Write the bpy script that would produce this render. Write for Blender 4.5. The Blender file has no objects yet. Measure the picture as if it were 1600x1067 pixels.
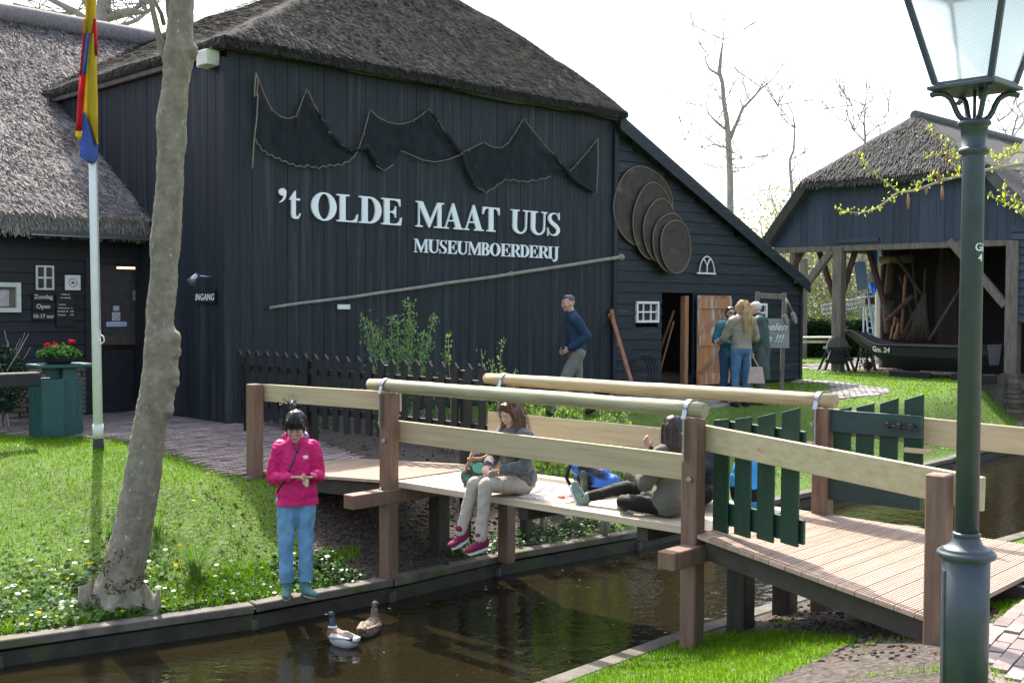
import bpy, bmesh, math, random
import numpy as np
from mathutils import Vector, Matrix, noise
sc = bpy.context.scene
rad = math.radians
# ------------------------------------------------------------------ camera
FPX = 1800.0
PITCH, ROLL = 0.0319, 0.006
CAMZ = 1.6
cam_d = bpy.data.cameras.new('camera'); cam = bpy.data.objects.new('camera', cam_d)
sc.collection.objects.link(cam); sc.camera = cam
cam_d.sensor_width = 36.0; cam_d.lens = 36.0*FPX/1600.0
cam_d.clip_start = 0.05; cam_d.clip_end = 2000
CM = Matrix.Rotation(math.pi/2-PITCH, 3, 'X') @ Matrix.Rotation(ROLL, 3, 'Z')
cam.matrix_world = Matrix.Translation((0, 0, CAMZ)) @ CM.to_4x4()
# ------------------------------------------------------------------ world, sun, exposure
SUN_EL, SUN_AZ = rad(50), rad(-20)   # direction to the sun: x = sin(az), y = cos(az)
w = bpy.data.worlds.new('World'); sc.world = w; w.use_nodes = True
nt = w.node_tree; bg = nt.nodes['Background']
sky = nt.nodes.new('ShaderNodeTexSky'); sky.sky_type = 'NISHITA'; sky.sun_disc = False
sky.sun_elevation = SUN_EL; sky.sun_rotation = SUN_AZ
sky.air_density = 1.0; sky.dust_density = 4.0; sky.ozone_density = 1.0
hsv = nt.nodes.new('ShaderNodeHueSaturation'); hsv.inputs['Saturation'].default_value = 0.75
hsv.inputs['Value'].default_value = 1.0
nt.links.new(sky.outputs[0], hsv.inputs['Color']); nt.links.new(hsv.outputs[0], bg.inputs['Color'])
bg.inputs['Strength'].default_value = 0.15
sl = bpy.data.lights.new('sun', 'SUN'); sl.energy = 3.0; sl.angle = rad(0.5); sl.color = (1, 0.95, 0.86)
so = bpy.data.objects.new('sun', sl); sc.collection.objects.link(so)
sd = Vector((math.sin(SUN_AZ)*math.cos(SUN_EL), math.cos(SUN_AZ)*math.cos(SUN_EL), math.sin(SUN_EL)))
so.rotation_euler = sd.to_track_quat('Z', 'Y').to_euler()
sc.view_settings.view_transform = 'Standard'; sc.view_settings.look = 'None'
sc.view_settings.gamma = 1; sc.view_settings.exposure = 1.75
# ------------------------------------------------------------------ helpers
V = Vector
def ray(px, py): return (CM @ V(((px-800)/FPX, (533.5-py)/FPX, -1))).normalized()
CP = V((0, 0, CAMZ))
def atz(px, py, z):
    r = ray(px, py); return CP + r*((z-CAMZ)/r.z)
def aty(px, py, Y):
    r = ray(px, py); return CP + r*(Y/r.y)
def atplane(px, py, P, n):
    r = ray(px, py); n = V(n); return CP + r*((V(P)-CP).dot(n)/r.dot(n))
CMI = CM.transposed()
def proj(p):
    q = CMI @ (V(p)-CP)
    if q.z > -0.01: return None
    return (800+FPX*q.x/-q.z, 533.5-FPX*q.y/-q.z)
rng = random.Random(7)
nrng = np.random.default_rng(11)

def wl(o):
    p = V((0, 0, 0))
    while o is not None:
        p += o.location; o = o.parent
    return p
def tag(o, label=None, cat=None, group=None, kind=None):
    if label: o['label'] = label
    if cat: o['category'] = cat
    if group: o['group'] = group
    if kind: o['kind'] = kind
    return o
def thing(name, label, cat, loc=(0, 0, 0), group=None):
    o = bpy.data.objects.new(name, None); sc.collection.objects.link(o); o.location = loc
    o.empty_display_size = .2
    return tag(o, label, cat, group)
def copy_tree(o, parent=None):
    c = o.copy(); sc.collection.objects.link(c); c.parent = parent
    for ch in o.children: copy_tree(ch, c)
    return c
UP = V((0, 0, 1))
def frame(d, up=UP):
    d = V(d).normalized()
    if abs(d.dot(up)) > .98: up = V((1, 0, 0))
    x = up.cross(d).normalized(); return x, d.cross(x), d     # x side, y up-ish, d
class MB:
    def __init__(s): s.v = []; s.f = []; s.m = []; s.sm = []
    def add(s, vs, fs, mi=0, sm=False):
        o = len(s.v); s.v.extend([tuple(a) for a in vs])
        s.f.extend([tuple(i+o for i in f) for f in fs]); s.m.extend([mi]*len(fs)); s.sm.extend([sm]*len(fs))
    def box(s, c, h, ax=None, mi=0):   # centre, half sizes, axes
        c = V(c); ax = ax or (V((1, 0, 0)), V((0, 1, 0)), V((0, 0, 1)))
        vs = [c+ax[0]*h[0]*a+ax[1]*h[1]*b+ax[2]*h[2]*d for a in (-1, 1) for b in (-1, 1) for d in (-1, 1)]
        fs = [(0, 1, 3, 2), (4, 6, 7, 5), (0, 4, 5, 1), (2, 3, 7, 6), (0, 2, 6, 4), (1, 5, 7, 3)]
        s.add(vs, fs, mi)
    def beam(s, p0, p1, wd, ht, up=UP, mi=0):
        p0, p1 = V(p0), V(p1); x, y, d = frame(p1-p0, up)
        s.box((p0+p1)/2, (wd/2, ht/2, (p1-p0).length/2), (x, y, d), mi)
    def tube(s, pts, rs, n=8, mi=0, cap=True, flat=1.0):
        pts = [V(p) for p in pts]
        if not hasattr(rs, '__len__'): rs = [rs]*len(pts)
        vs = []; px_ = None
        for i, p in enumerate(pts):
            d = (pts[min(i+1, len(pts)-1)]-pts[max(i-1, 0)]).normalized()
            if px_ is None: x, y, _ = frame(d)
            else:
                x = (px_-d*px_.dot(d)).normalized(); y = d.cross(x)
            px_ = x
            for k in range(n):
                a = 2*math.pi*k/n; vs.append(p+x*math.cos(a)*rs[i]+y*math.sin(a)*rs[i]*flat)
        fs = [(i*n+k, i*n+(k+1) % n, (i+1)*n+(k+1) % n, (i+1)*n+k) for i in range(len(pts)-1) for k in range(n)]
        s.add(vs, fs, mi, True)
        if cap:
            o = len(s.v)-len(vs)
            s.f.append(tuple(o+k for k in range(n))[::-1]); s.m.append(mi); s.sm.append(False)
            s.f.append(tuple(o+(len(pts)-1)*n+k for k in range(n))); s.m.append(mi); s.sm.append(False)
    def lathe(s, prof, org, n=24, mi=0, sm=True):
        org = V(org); vs = []
        for r, z in prof:
            for k in range(n):
                a = 2*math.pi*k/n; vs.append(org+V((r*math.cos(a), r*math.sin(a), z)))
        fs = [(i*n+k, i*n+(k+1) % n, (i+1)*n+(k+1) % n, (i+1)*n+k) for i in range(len(prof)-1) for k in range(n)]
        s.add(vs, fs, mi, sm)
        o = len(s.v)-len(vs)
        s.f.append(tuple(o+k for k in range(n))[::-1]); s.m.append(mi); s.sm.append(False)
        s.f.append(tuple(o+(len(prof)-1)*n+k for k in range(n))); s.m.append(mi); s.sm.append(False)
    def prism(s, poly, ex, mi=0):      # poly: list of 3D points, ex: extrusion vector
        poly = [V(p) for p in poly]; ex = V(ex); n = len(poly)
        vs = poly+[p+ex for p in poly]
        fs = [tuple(range(n))[::-1], tuple(range(n, 2*n))]+[(i, (i+1) % n, n+(i+1) % n, n+i) for i in range(n)]
        s.add(vs, fs, mi)
    def ell(s, c, r, R=None, n=12, mi=0):
        c = V(c); R = R or Matrix.Identity(3); m = max(6, n*2//3); vs = [c+R@V((0, 0, r[2]))]
        for i in range(1, m):
            t = math.pi*i/m
            for k in range(n):
                a = 2*math.pi*k/n
                vs.append(c+R@V((r[0]*math.sin(t)*math.cos(a), r[1]*math.sin(t)*math.sin(a), r[2]*math.cos(t))))
        vs.append(c+R@V((0, 0, -r[2])))
        fs = [(0, 1+k, 1+(k+1) % n) for k in range(n)]
        for i in range(m-2):
            fs += [(1+i*n+k, 1+(i+1)*n+k, 1+(i+1)*n+(k+1) % n, 1+i*n+(k+1) % n) for k in range(n)]
        L = 1+(m-2)*n; e = len(vs)-1
        fs += [(L+k, e, L+(k+1) % n) for k in range(n)]
        s.add(vs, fs, mi, True)
    def cone(s, p0, p1, r0, r1, n=12, mi=0, flat=1.0, up=UP):   # capsule of two radii, closed
        p0, p1 = V(p0), V(p1); x, y, d = frame(p1-p0, up); vs = [p0-d*r0*.9]; rings = []
        for t in (60, 30, 0): rings.append((p0-d*r0*math.sin(rad(t))*.9, r0*math.cos(rad(t))))
        for t in (0, 30, 60): rings.append((p1+d*r1*math.sin(rad(t))*.9, r1*math.cos(rad(t))))
        for c, r in rings:
            for k in range(n):
                a = 2*math.pi*k/n; vs.append(c+x*r*math.cos(a)+y*r*flat*math.sin(a))
        vs.append(p1+d*r1*.9); e = len(vs)-1
        fs = [(0, 1+(k+1) % n, 1+k) for k in range(n)]
        for i in range(5): fs += [(1+i*n+k, 1+i*n+(k+1) % n, 1+(i+1)*n+(k+1) % n, 1+(i+1)*n+k) for k in range(n)]
        fs += [(1+5*n+k, 1+5*n+(k+1) % n, e) for k in range(n)]
        s.add(vs, fs, mi, True)
    def mesh(s, name, mats, off=V((0, 0, 0))):
        me = bpy.data.meshes.new(name)
        v = np.array(s.v, dtype=float).reshape(-1, 3)-np.array(off)
        me.from_pydata(v.tolist(), [], s.f)
        for m_ in (mats if isinstance(mats, (list, tuple)) else [mats]): me.materials.append(m_)
        me.polygons.foreach_set('material_index', s.m)
        me.polygons.foreach_set('use_smooth', s.sm); me.update()
        return me
    def build(s, name, mats, parent=None, loc=None, bevel=0, fixn=False, seg=1):
        if parent is not None: off = wl(parent)
        else: off = V(loc) if loc is not None else V((0, 0, 0))
        me = s.mesh(name, mats, off)
        if fixn:
            b = bmesh.new(); b.from_mesh(me); bmesh.ops.recalc_face_normals(b, faces=b.faces); b.to_mesh(me); b.free()
        o = bpy.data.objects.new(name, me); sc.collection.objects.link(o)
        if parent is not None: o.parent = parent
        elif loc is not None: o.location = loc
        if bevel:
            md = o.modifiers.new('bevel', 'BEVEL'); md.width = bevel; md.segments = seg; md.limit_method = 'ANGLE'; md.angle_limit = rad(40)
        return o
def organic(mb, name, mats, parent, voxel=.008, sm_=3, amp=0, fs=18, amp2=0, colf=None, off=None, extra=None):
    """one continuous surface out of overlapping closed volumes"""
    me = mb.mesh('tmp', mats, off); o = bpy.data.objects.new('tmp', me); sc.collection.objects.link(o)
    r = o.modifiers.new('r', 'REMESH'); r.mode = 'VOXEL'; r.voxel_size = voxel; r.use_smooth_shade = True
    s_ = o.modifiers.new('s', 'SMOOTH'); s_.factor = .5; s_.iterations = sm_
    dg_ = bpy.context.evaluated_depsgraph_get(); m2_ = bpy.data.meshes.new_from_object(o.evaluated_get(dg_)); bpy.data.objects.remove(o); bpy.data.meshes.remove(me)
    m2_.materials.clear()
    for m_ in (mats if isinstance(mats, (list, tuple)) else [mats]): m2_.materials.append(m_)
    n = len(m2_.vertices); co = np.empty(n*3); m2_.vertices.foreach_get('co', co); co = co.reshape(-1, 3)
    if amp or amp2:
        nn_ = np.array([tuple(v.normal) for v in m2_.vertices])
        d = np.array([amp*noise.noise(V((c[0]*fs, c[1]*fs, c[2]*fs*.6)))+amp2*noise.noise(V(c)*fs*3) for c in co])
        # ridged folds
        co = co+nn_*d[:, None]; m2_.vertices.foreach_set('co', co.reshape(-1))
    if colf:
        for p in m2_.polygons: p.material_index = colf(p.center)
    for p in m2_.polygons: p.use_smooth = True
    if extra:
        b = bmesh.new(); b.from_mesh(m2_); ex = extra.mesh('ex', mats, off); b.from_mesh(ex); b.to_mesh(m2_); b.free(); bpy.data.meshes.remove(ex)
    m2_.update(); o = bpy.data.objects.new(name, m2_); sc.collection.objects.link(o); o.parent = parent; m2_.name = name
    return o
# ------------------------------------------------------------------ materials
def nd(nt_, t, **kw):
    n = nt_.nodes.new(t)
    for k, v_ in kw.items(): setattr(n, k, v_)
    return n
def mat(name, c1, c2=None, rough=.8, sc_=8, st=(1, 1, 1), rz=0, bump=.3, bd=.01, isl=0, metal=0, c3=None, s3=30, t3=.62,
        trans=0, alpha=1, spec=.5, detail=6, coord='Object', subs=0, sheen=0, ramp=(.3, .7), coat=0):
    m = bpy.data.materials.new(name); m.use_nodes = True; t = m.node_tree; L = t.links
    p = t.nodes['Principled BSDF']; c2 = c2 or tuple(x*.8 for x in c1)
    tc = nd(t, 'ShaderNodeTexCoord'); mp = nd(t, 'ShaderNodeMapping'); mp.inputs['Scale'].default_value = st
    rt = nd(t, 'ShaderNodeMapping'); rt.inputs['Rotation'].default_value = (0, 0, rz)
    L.new(tc.outputs[coord], rt.inputs[0]); L.new(rt.outputs[0], mp.inputs[0])
    n1 = nd(t, 'ShaderNodeTexNoise'); n1.inputs['Scale'].default_value = sc_; n1.inputs['Detail'].default_value = detail
    n1.inputs['Roughness'].default_value = .6
    L.new(mp.outputs[0], n1.inputs['Vector'])
    r = nd(t, 'ShaderNodeValToRGB'); L.new(n1.outputs['Fac'], r.inputs[0])
    r.color_ramp.elements[0].position = ramp[0]; r.color_ramp.elements[1].position = ramp[1]
    r.color_ramp.elements[0].color = (*c2, 1); r.color_ramp.elements[1].color = (*c1, 1)
    col = r.outputs[0]
    if c3:
        n3 = nd(t, 'ShaderNodeTexNoise'); n3.inputs['Scale'].default_value = s3; n3.inputs['Detail'].default_value = 4
        L.new(mp.outputs[0], n3.inputs['Vector'])
        r3 = nd(t, 'ShaderNodeValToRGB'); L.new(n3.outputs['Fac'], r3.inputs[0])
        r3.color_ramp.elements[0].position = t3; r3.color_ramp.elements[1].position = t3+.08
        r3.color_ramp.elements[0].color = (0, 0, 0, 1)
        mx = nd(t, 'ShaderNodeMix', data_type='RGBA'); L.new(r3.outputs[0], mx.inputs['Factor']); L.new(col, mx.inputs['A'])
        mx.inputs['B'].default_value = (*c3, 1); col = mx.outputs['Result']
    if isl:
        g = nd(t, 'ShaderNodeNewGeometry'); mr = nd(t, 'ShaderNodeMapRange')
        L.new(g.outputs['Random Per Island'], mr.inputs['Value']); mr.inputs['To Min'].default_value = 1-isl; mr.inputs['To Max'].default_value = 1+isl
        hs = nd(t, 'ShaderNodeHueSaturation'); L.new(mr.outputs[0], hs.inputs['Value']); L.new(col, hs.inputs['Color']); col = hs.outputs[0]
    L.new(col, p.inputs['Base Color'])
    p.inputs['Roughness'].default_value = rough; p.inputs['Metallic'].default_value = metal
    p.inputs['Specular IOR Level'].default_value = spec
    if trans: p.inputs['Transmission Weight'].default_value = trans
    if alpha < 1: p.inputs['Alpha'].default_value = alpha
    if subs: p.inputs['Subsurface Weight'].default_value = subs; p.inputs['Subsurface Radius'].default_value = (.01, .004, .002)
    if sheen: p.inputs['Sheen Weight'].default_value = sheen
    if coat: p.inputs['Coat Weight'].default_value = coat; p.inputs['Coat Roughness'].default_value = .15
    if bump:
        b = nd(t, 'ShaderNodeBump'); b.inputs['Strength'].default_value = bump; b.inputs['Distance'].default_value = bd
        L.new(n1.outputs['Fac'], b.inputs['Height']); L.new(b.outputs[0], p.inputs['Normal'])
    return m
def leafmat(name, c1, c2, isl=.3, tr=.4, rough=.6, sc_=3, coord='Object'):
    m = mat(name, c1, c2, rough=rough, sc_=sc_, bump=0, isl=isl, spec=.04 if rough > .5 else .4, coord=coord)
    t = m.node_tree; L = t.links; p = t.nodes['Principled BSDF']; out = t.nodes['Material Output']
    tl = nd(t, 'ShaderNodeBsdfTranslucent'); ms = nd(t, 'ShaderNodeMixShader'); ms.inputs[0].default_value = tr
    src = p.inputs['Base Color'].links[0].from_socket
    L.new(src, tl.inputs['Color']); L.new(p.outputs[0], ms.inputs[1]); L.new(tl.outputs[0], ms.inputs[2]); L.new(ms.outputs[0], out.inputs[0])
    return m
AB = math.atan2(-.671, .742)    # bridge direction angle
FB = math.atan2(.702, .712)     # facade direction angle
M = {}
M['tar_v'] = mat('tarred_boards', (.022, .028, .035), (.012, .016, .021), spec=.28, rough=.55, sc_=3, st=(7, 7, .35), bump=.35, bd=.003, isl=.13, c3=(.034, .040, .046), s3=1.3, t3=.56)
M['tar_h'] = mat('tarred_siding', (.021, .027, .033), (.011, .014, .018), spec=.3, rough=.55, sc_=3, st=(.6, .6, 9), bump=.5, bd=.005, isl=.18, c3=(.036, .045, .053), s3=2.5, t3=.6)
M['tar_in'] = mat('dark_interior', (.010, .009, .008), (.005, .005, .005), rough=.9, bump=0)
M['tar_left'] = mat('black_entrance_boards', (.009, .0105, .014), (.005, .006, .008), rough=.6, sc_=3, st=(.6, .6, 9), bump=.4, bd=.004, isl=.25)
M['blue_v'] = mat('shed_boards', (.032, .050, .078), (.018, .028, .044), rough=.55, sc_=3, st=(6, 6, .4), bump=.4, bd=.004, isl=.3)
M['blue_h'] = mat('shed_siding', (.030, .046, .068), (.016, .024, .036), rough=.5, sc_=3, st=(.6, .6, 8), bump=.5, bd=.005, isl=.3)
M['thatch'] = mat('dark_reed_thatch', (.068, .066, .060), (.035, .034, .032), spec=.12, rough=.95, sc_=22, st=(1.5, 1.5, 1), bump=.8, bd=.008, isl=.55, c3=(.085, .072, .022), s3=1.6, t3=.66)
M['thatch_l'] = mat('grey_reed_thatch', (.345, .31, .293), (.19, .170, .160), spec=.2, rough=.9, sc_=20, bump=.8, bd=.008, isl=.5)
M['thatch_s'] = mat('shed_reed_thatch', (.138, .132, .122), (.075, .071, .065), spec=.15, rough=.9, sc_=16, bump=.8, bd=.008, isl=.5)
M['white'] = mat('white_paint', (.80, .80, .78), (.68, .68, .66), rough=.5, sc_=5, bump=.05)
M['letter'] = mat('white_letter_paint', (.86, .88, .90), (.80, .82, .84), rough=.45, sc_=3, bump=.02)
M['oldwhite'] = mat('old_white_paint', (.72, .72, .62), (.55, .55, .46), rough=.6, sc_=9, bump=.1)
M['glass'] = mat('dark_window_glass', (.03, .032, .035), (.015, .015, .017), rough=.08, bump=0, spec=.6)
M['rope'] = mat('rope', (.30, .25, .19), (.15, .12, .09), rough=.9, sc_=40, bump=.5)
M['float'] = mat('net_float', (.22, .06, .03), (.12, .04, .02), rough=.7, sc_=9)
M['post'] = mat('hardwood_post', (.215, .125, .085), (.12, .068, .048), rough=.65, sc_=5, st=(7, 7, .7), bump=.5, bd=.004, c3=(.16, .11, .08), s3=3, t3=.6)
M['pine'] = mat('pine_plank', (.47, .39, .245), (.36, .29, .17), rough=.6, sc_=3, st=(.5, 9, 9), rz=-AB, bump=.2, bd=.002, c3=(.34, .19, .07), s3=1.6, t3=.67, isl=.08)
M['log_grey'] = mat('greyed_log', (.38, .345, .21), (.24, .22, .135), rough=.6, sc_=4, st=(.6, 8, 8), rz=-AB, bump=.35, bd=.004, c3=(.17, .13, .07), s3=2.6, t3=.66)
M['log'] = mat('peeled_log', (.46, .37, .20), (.30, .235, .12), rough=.6, sc_=4, st=(.6, 8, 8), rz=-AB, bump=.3, bd=.003, c3=(.20, .13, .06), s3=2.6, t3=.68)
M['newdeck'] = mat('new_pale_deck', (.54, .45, .33), (.42, .33, .22), rough=.7, sc_=3, st=(.5, 9, 9), rz=-AB, bump=.2, bd=.002, isl=.12)
M['reddeck'] = mat('grooved_red_deck', (.40, .295, .225), (.30, .21, .155), rough=.7, sc_=3, st=(8, .8, 3), rz=-AB, bump=.2, bd=.002, isl=.15, c3=(.36, .28, .22), s3=3, t3=.6)
M['pile'] = mat('wet_pile', (.045, .042, .028), (.018, .018, .012), rough=.5, sc_=6, st=(4, 4, .6), bump=.5, c3=(.035, .06, .015), s3=3, t3=.55)
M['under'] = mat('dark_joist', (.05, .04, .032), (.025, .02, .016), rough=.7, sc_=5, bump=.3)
M['zinc'] = mat('galvanised_steel', (.42, .46, .50), (.30, .33, .37), rough=.35, metal=.8, sc_=20, bump=.1)
M['gate'] = mat('dark_green_paint', (.010, .040, .024), (.006, .026, .016), rough=.45, sc_=4, st=(6, 6, .6), bump=.25, bd=.002, isl=.2, spec=.4)
M['gate2'] = mat('worn_green_paint', (.020, .052, .048), (.010, .032, .030), rough=.5, sc_=4, st=(1, 6, 6), rz=-AB, bump=.25, bd=.002, c3=(.05, .05, .035), s3=4, t3=.68)
M['lamp'] = mat('lamp_green_enamel', (.046, .062, .076), (.033, .046, .057), rough=.42, sc_=14, bump=.12, bd=.002, c3=(.04, .06, .065), s3=9, t3=.68)
M['black'] = mat('black_paint', (.012, .012, .013), (.006, .006, .007), rough=.55, sc_=6, st=(5, 5, .6), bump=.3, bd=.003, isl=.25)
M['blackmat'] = mat('black_plastic', (.02, .02, .02), (.012, .012, .012), rough=.6, bump=0)
M['kerb'] = mat('wet_kerb_timber', (.15, .13, .10), (.045, .038, .030), rough=.8, sc_=5, st=(1, 1, 1), bump=.7, bd=.01, c3=(.07, .075, .02), s3=2.5, t3=.58)
M['kerb_face'] = mat('wet_mossy_boards', (.050, .042, .030), (.018, .015, .011), rough=.6, sc_=6, bump=.7, bd=.01, c3=(.040, .052, .012), s3=3, t3=.56)
M['soil'] = mat('dark_soil', (.065, .05, .038), (.022, .017, .013), rough=.95, sc_=14, bump=1, bd=.04)
M['cobble'] = mat('grey_cobble', (.30, .275, .25), (.19, .175, .16), rough=.85, sc_=7, bump=.4, isl=.3)
M['brick'] = mat('paving_brick', (.255, .205, .185), (.15, .12, .115), rough=.85, sc_=7, bump=.5, bd=.006, isl=.3, c3=(.30, .27, .25), s3=2.2, t3=.58)
M['sand'] = mat('path_sand', (.20, .17, .145), (.12, .10, .085), rough=.95, sc_=20, bump=.6)
M['plinth'] = mat('old_brick', (.21, .165, .125), (.11, .085, .065), rough=.9, sc_=9, bump=.6, isl=.35)
M['teal'] = mat('teal_green_paint', (.018, .088, .082), (.012, .060, .057), rough=.5, sc_=6, st=(4, 4, 1), bump=.2, isl=.1)
M['bark'] = mat('grey_bark', (.27, .232, .17), (.15, .128, .088), rough=.9, sc_=13, st=(1, 1, .55), bump=1, bd=.02, c3=(.46, .45, .39), s3=34, t3=.645)
M['shadewood'] = mat('shaded_stored_wood', (.10, .075, .055), (.045, .034, .026), rough=.85, sc_=4, st=(5, 5, .6), bump=.5, isl=.2)  # darker copy of the weathered oak, shed-interior shade put into its colour
M['bark_d'] = mat('bare_tree_bark', (.40, .36, .32), (.26, .23, .20), rough=.9, sc_=6, bump=.6)
M['oldwood'] = mat('weathered_oak', (.20, .17, .145), (.09, .07, .058), rough=.85, sc_=4, st=(5, 5, .6), bump=.6, isl=.15)
M['door'] = mat('weathered_orange_door', (.40, .165, .065), (.26, .12, .06), rough=.7, sc_=4, st=(6, 6, .5), bump=.5, c3=(.36, .32, .29), s3=1.6, t3=.52, isl=.25)
M['rust'] = mat('orange_raw_wood', (.38, .18, .09), (.22, .10, .05), rough=.7, sc_=5, st=(3, 3, .6), bump=.4)
# ------------------------------------------------------------------ facade frame
C0 = atz(355, 661, 0.0); C0.z = 0
D = V((.712, .702, 0)).normalized(); W = V((-D.y, D.x, 0))
def F(t, z, v=0): return C0 + D*t + W*v + V((0, 0, z))
def fac(px, py, v=0):
    p = atplane(px, py, C0+W*v, W)-C0; return p.dot(D), p.z
# ------------------------------------------------------------------ canal and terrain
WZ = -1.07; KZ = -.88
LK = [atz(px_, py_, KZ) for px_, py_ in ((0, 1003), (400, 947), (615, 907), (780, 870), (1000, 832), (1230, 778), (1490, 717))]
LK = [LK[0]+(LK[0]-LK[1]).normalized()*14] + LK
LK += [atz(1588, 690, KZ), V((11.4, 25.5, KZ)), V((13.6, 33, KZ))]; LK.append(LK[-1]+V((25, 60, 0)))
RK = [atz(px_, py_, KZ) for px_, py_ in ((844, 1067), (1043, 995), (1259, 927), (1600, 833))]
RK = [RK[0]+(RK[0]-RK[1]).normalized()*12] + RK
RK.append(RK[-1]+(RK[-1]-RK[-2]).normalized()*9); RK.append(RK[-1]+V((25, 55, 0)))
def polydist(P, x, y):
    best = None; s0 = 0
    for i in range(len(P)-1):
        ax_, ay = P[i].x, P[i].y; bx, by = P[i+1].x, P[i+1].y
        dx, dy = bx-ax_, by-ay; l = math.hypot(dx, dy)
        t = ((x-ax_)*dx+(y-ay)*dy)/l/l; tc = min(1, max(0, t))
        ex, ey = x-ax_-dx*tc, y-ay-dy*tc; d = math.hypot(ex, ey)
        side = (dx*(y-ay)-dy*(x-ax_))
        if best is None or d < best[0]: best = (d, s0+l*tc, 1 if side > 0 else -1)
        s0 += l
    return best[0]*best[2], best[1]
def sm(t): t = min(1, max(0, t)); return t*t*(3-2*t)
def lerp(a, b, t): return a+(b-a)*t
S2 = polydist(LK, *atz(615, 907, KZ).xy)[1]
def hleft(x, y):
    q, s = polydist(LK, x, y); s -= S2
    if s < -3.5: wd = 5.2
    elif s < -1.4: wd = lerp(5.2, 2.3, sm((s+3.5)/2.1))
    elif s < 1.2: wd = 2.0
    elif s < 6: wd = lerp(2.0, 3.2, sm((s-1.2)/3))
    else: wd = lerp(3.2, 1.0, sm((s-7.5)/4.5))
    t = min(1, max(0, (q-.14)/wd)); top = lerp(-.17, -.02, sm((q-1.6)/3.6)) if s < 4 else -.03
    hh = lerp(KZ, top, sm(t)*.55+t*.45)
    return hh + .018*noise.noise(V((x*.9, y*.9, 0)))*min(1, q*2)
def hright(x, y):
    q, s = polydist(RK, x, y); q = -q
    t = min(1, max(0, (q-.14)/2.5)); return lerp(KZ, -.19, sm(t)*.4+t*.6)+.02*noise.noise(V((x, y, 3)))*min(1, q*2)
def gz(x, y):
    ql = polydist(LK, x, y)[0]
    if ql > 0: return hleft(x, y)
    qr = polydist(RK, x, y)[0]
    if qr < 0: return hright(x, y)
    return WZ
def inpoly(P, x, y):
    c = False; n = len(P)
    for i in range(n):
        x1, y1 = P[i]; x2, y2 = P[(i+1) % n]
        if (y1 > y) != (y2 > y) and x < (x2-x1)*(y-y1)/(y2-y1)+x1: c = not c
    return c
def pxpoly(pts, z=0): return [tuple(atz(a, b, z).xy) for a, b in pts]
def abp(a, b, z=0): return PB + A*a + B*b + V((0, 0, z))
PB = V((-1.08, 10.35, 0)); A = V((.742, -.671, 0)).normalized(); B = V((-A.y, A.x, 0))
# paths and bare soil as polygons on the ground
e = lambda a, b: tuple(abp(a, b).xy)
fe = lambda t, v: tuple(F(t, 0, v).xy)
PATH_L = [e(-1.95, 1.45), e(-1.95, -.1)] + pxpoly([(345, 728), (255, 700), (150, 690), (60, 684), (-60, 680), (-400, 690)], -.06) + [fe(-9, 2.4), fe(0, 2.4), fe(0, 0), fe(.3, -.15)]
BED = [e(-1.95, 1.45), fe(.3, -.15), fe(3.2, -.1), fe(3.2, -1.2), e(.3, 2.6), e(.1, 1.5)]
SOIL_L = [e(-2.0, 1.5), e(-2.0, -.15)] + pxpoly([(470, 775), (478, 850), (560, 880), (640, 900), (780, 868), (905, 846), (930, 800), (900, 770)], -.6) + [e(2.2, 1.5)]
def gnd(px_, py_):
    r = ray(px_, py_); t = 3.0
    while t < 60:
        p = CP+r*t; z = gz(p.x, p.y)
        if p.z <= max(z, KZ-.02): return (p.x, p.y)
        t += .04
    return (p.x, p.y)
SOIL_R = [gnd(*p) for p in ((1062, 988), (1110, 992), (1210, 988), (1345, 1000), (1290, 1025), (1210, 1064), (1150, 1110), (1750, 1110), (1600, 1000), (1560, 960), (1500, 900), (1420, 880), (1300, 903), (1250, 930), (1160, 955))]
PATH_R = [e(5.40, -.9), e(5.40, 1.9), e(6.8, 2.9), e(9, 2.5), e(9, -2.6), e(6.3, -1.6)]
YARD = pxpoly([(1040, 618), (960, 612), (930, 640), (1070, 640), (1150, 634), (1100, 612)], -.03)
P1 = pxpoly([(1240, 593), (1300, 596), (1345, 603), (1385, 609), (1389, 614), (1370, 619), (1310, 625), (1270, 626), (1230, 618), (1200, 610), (1262, 614), (1300, 611), (1303, 605), (1280, 599), (1235, 598)], -.03)
P2 = pxpoly([(1225, 572), (1290, 568), (1350, 557), (1420, 560), (1560, 566), (1640, 570), (1640, 588), (1500, 588), (1400, 583), (1330, 580), (1225, 577)], -.03)
RECTS = [PATH_L, PATH_R, P1, P2, YARD]
SOILS = [BED, SOIL_L, SOIL_R]
def cover(x, y):
    for P in RECTS:
        if inpoly(P, x, y): return 'path'
    for P in SOILS:
        if inpoly(P, x, y): return 'soil'
    return 'grass'
def grid_strip(P, side, qs, ds_near, hf):
    pts = []; cum = 0
    for i in range(len(P)-1):
        l = (P[i+1]-P[i]).length; n = max(1, int(l/ds_near) if l < 16 else int(l/.5))
        for k in range(n): pts.append(P[i].lerp(P[i+1], k/n))
    pts.append(P[-1])
    m_ = V((-.678, .735, 0))*side
    vs = []; mask = []
    for p in pts:
        for q in qs:
            x, y = p.x+m_.x*q, p.y+m_.y*q
            z = hf(x, y) if q < 14 else (-.03 if side > 0 else -.19)
            if q == 0: z = KZ-.02
            vs.append((x, y, z)); mask.append(0.0 if q > 20 else (1.0 if cover(x, y) == 'soil' else 0.0))
    nq = len(qs); fs = []
    for i in range(len(pts)-1):
        for k in range(nq-1):
            a_ = i*nq+k; f_ = (a_, a_+nq, a_+nq+1, a_+1); fs.append(f_ if side > 0 else f_[::-1])
    return vs, fs, mask
qs = [0]+[.12*i for i in range(1, 60)]+[7.4, 8, 9, 10.5, 12, 14, 18, 25, 40, 80, 200, 600]
v1, f1, m1 = grid_strip(LK, 1, qs, .14, hleft)
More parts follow.
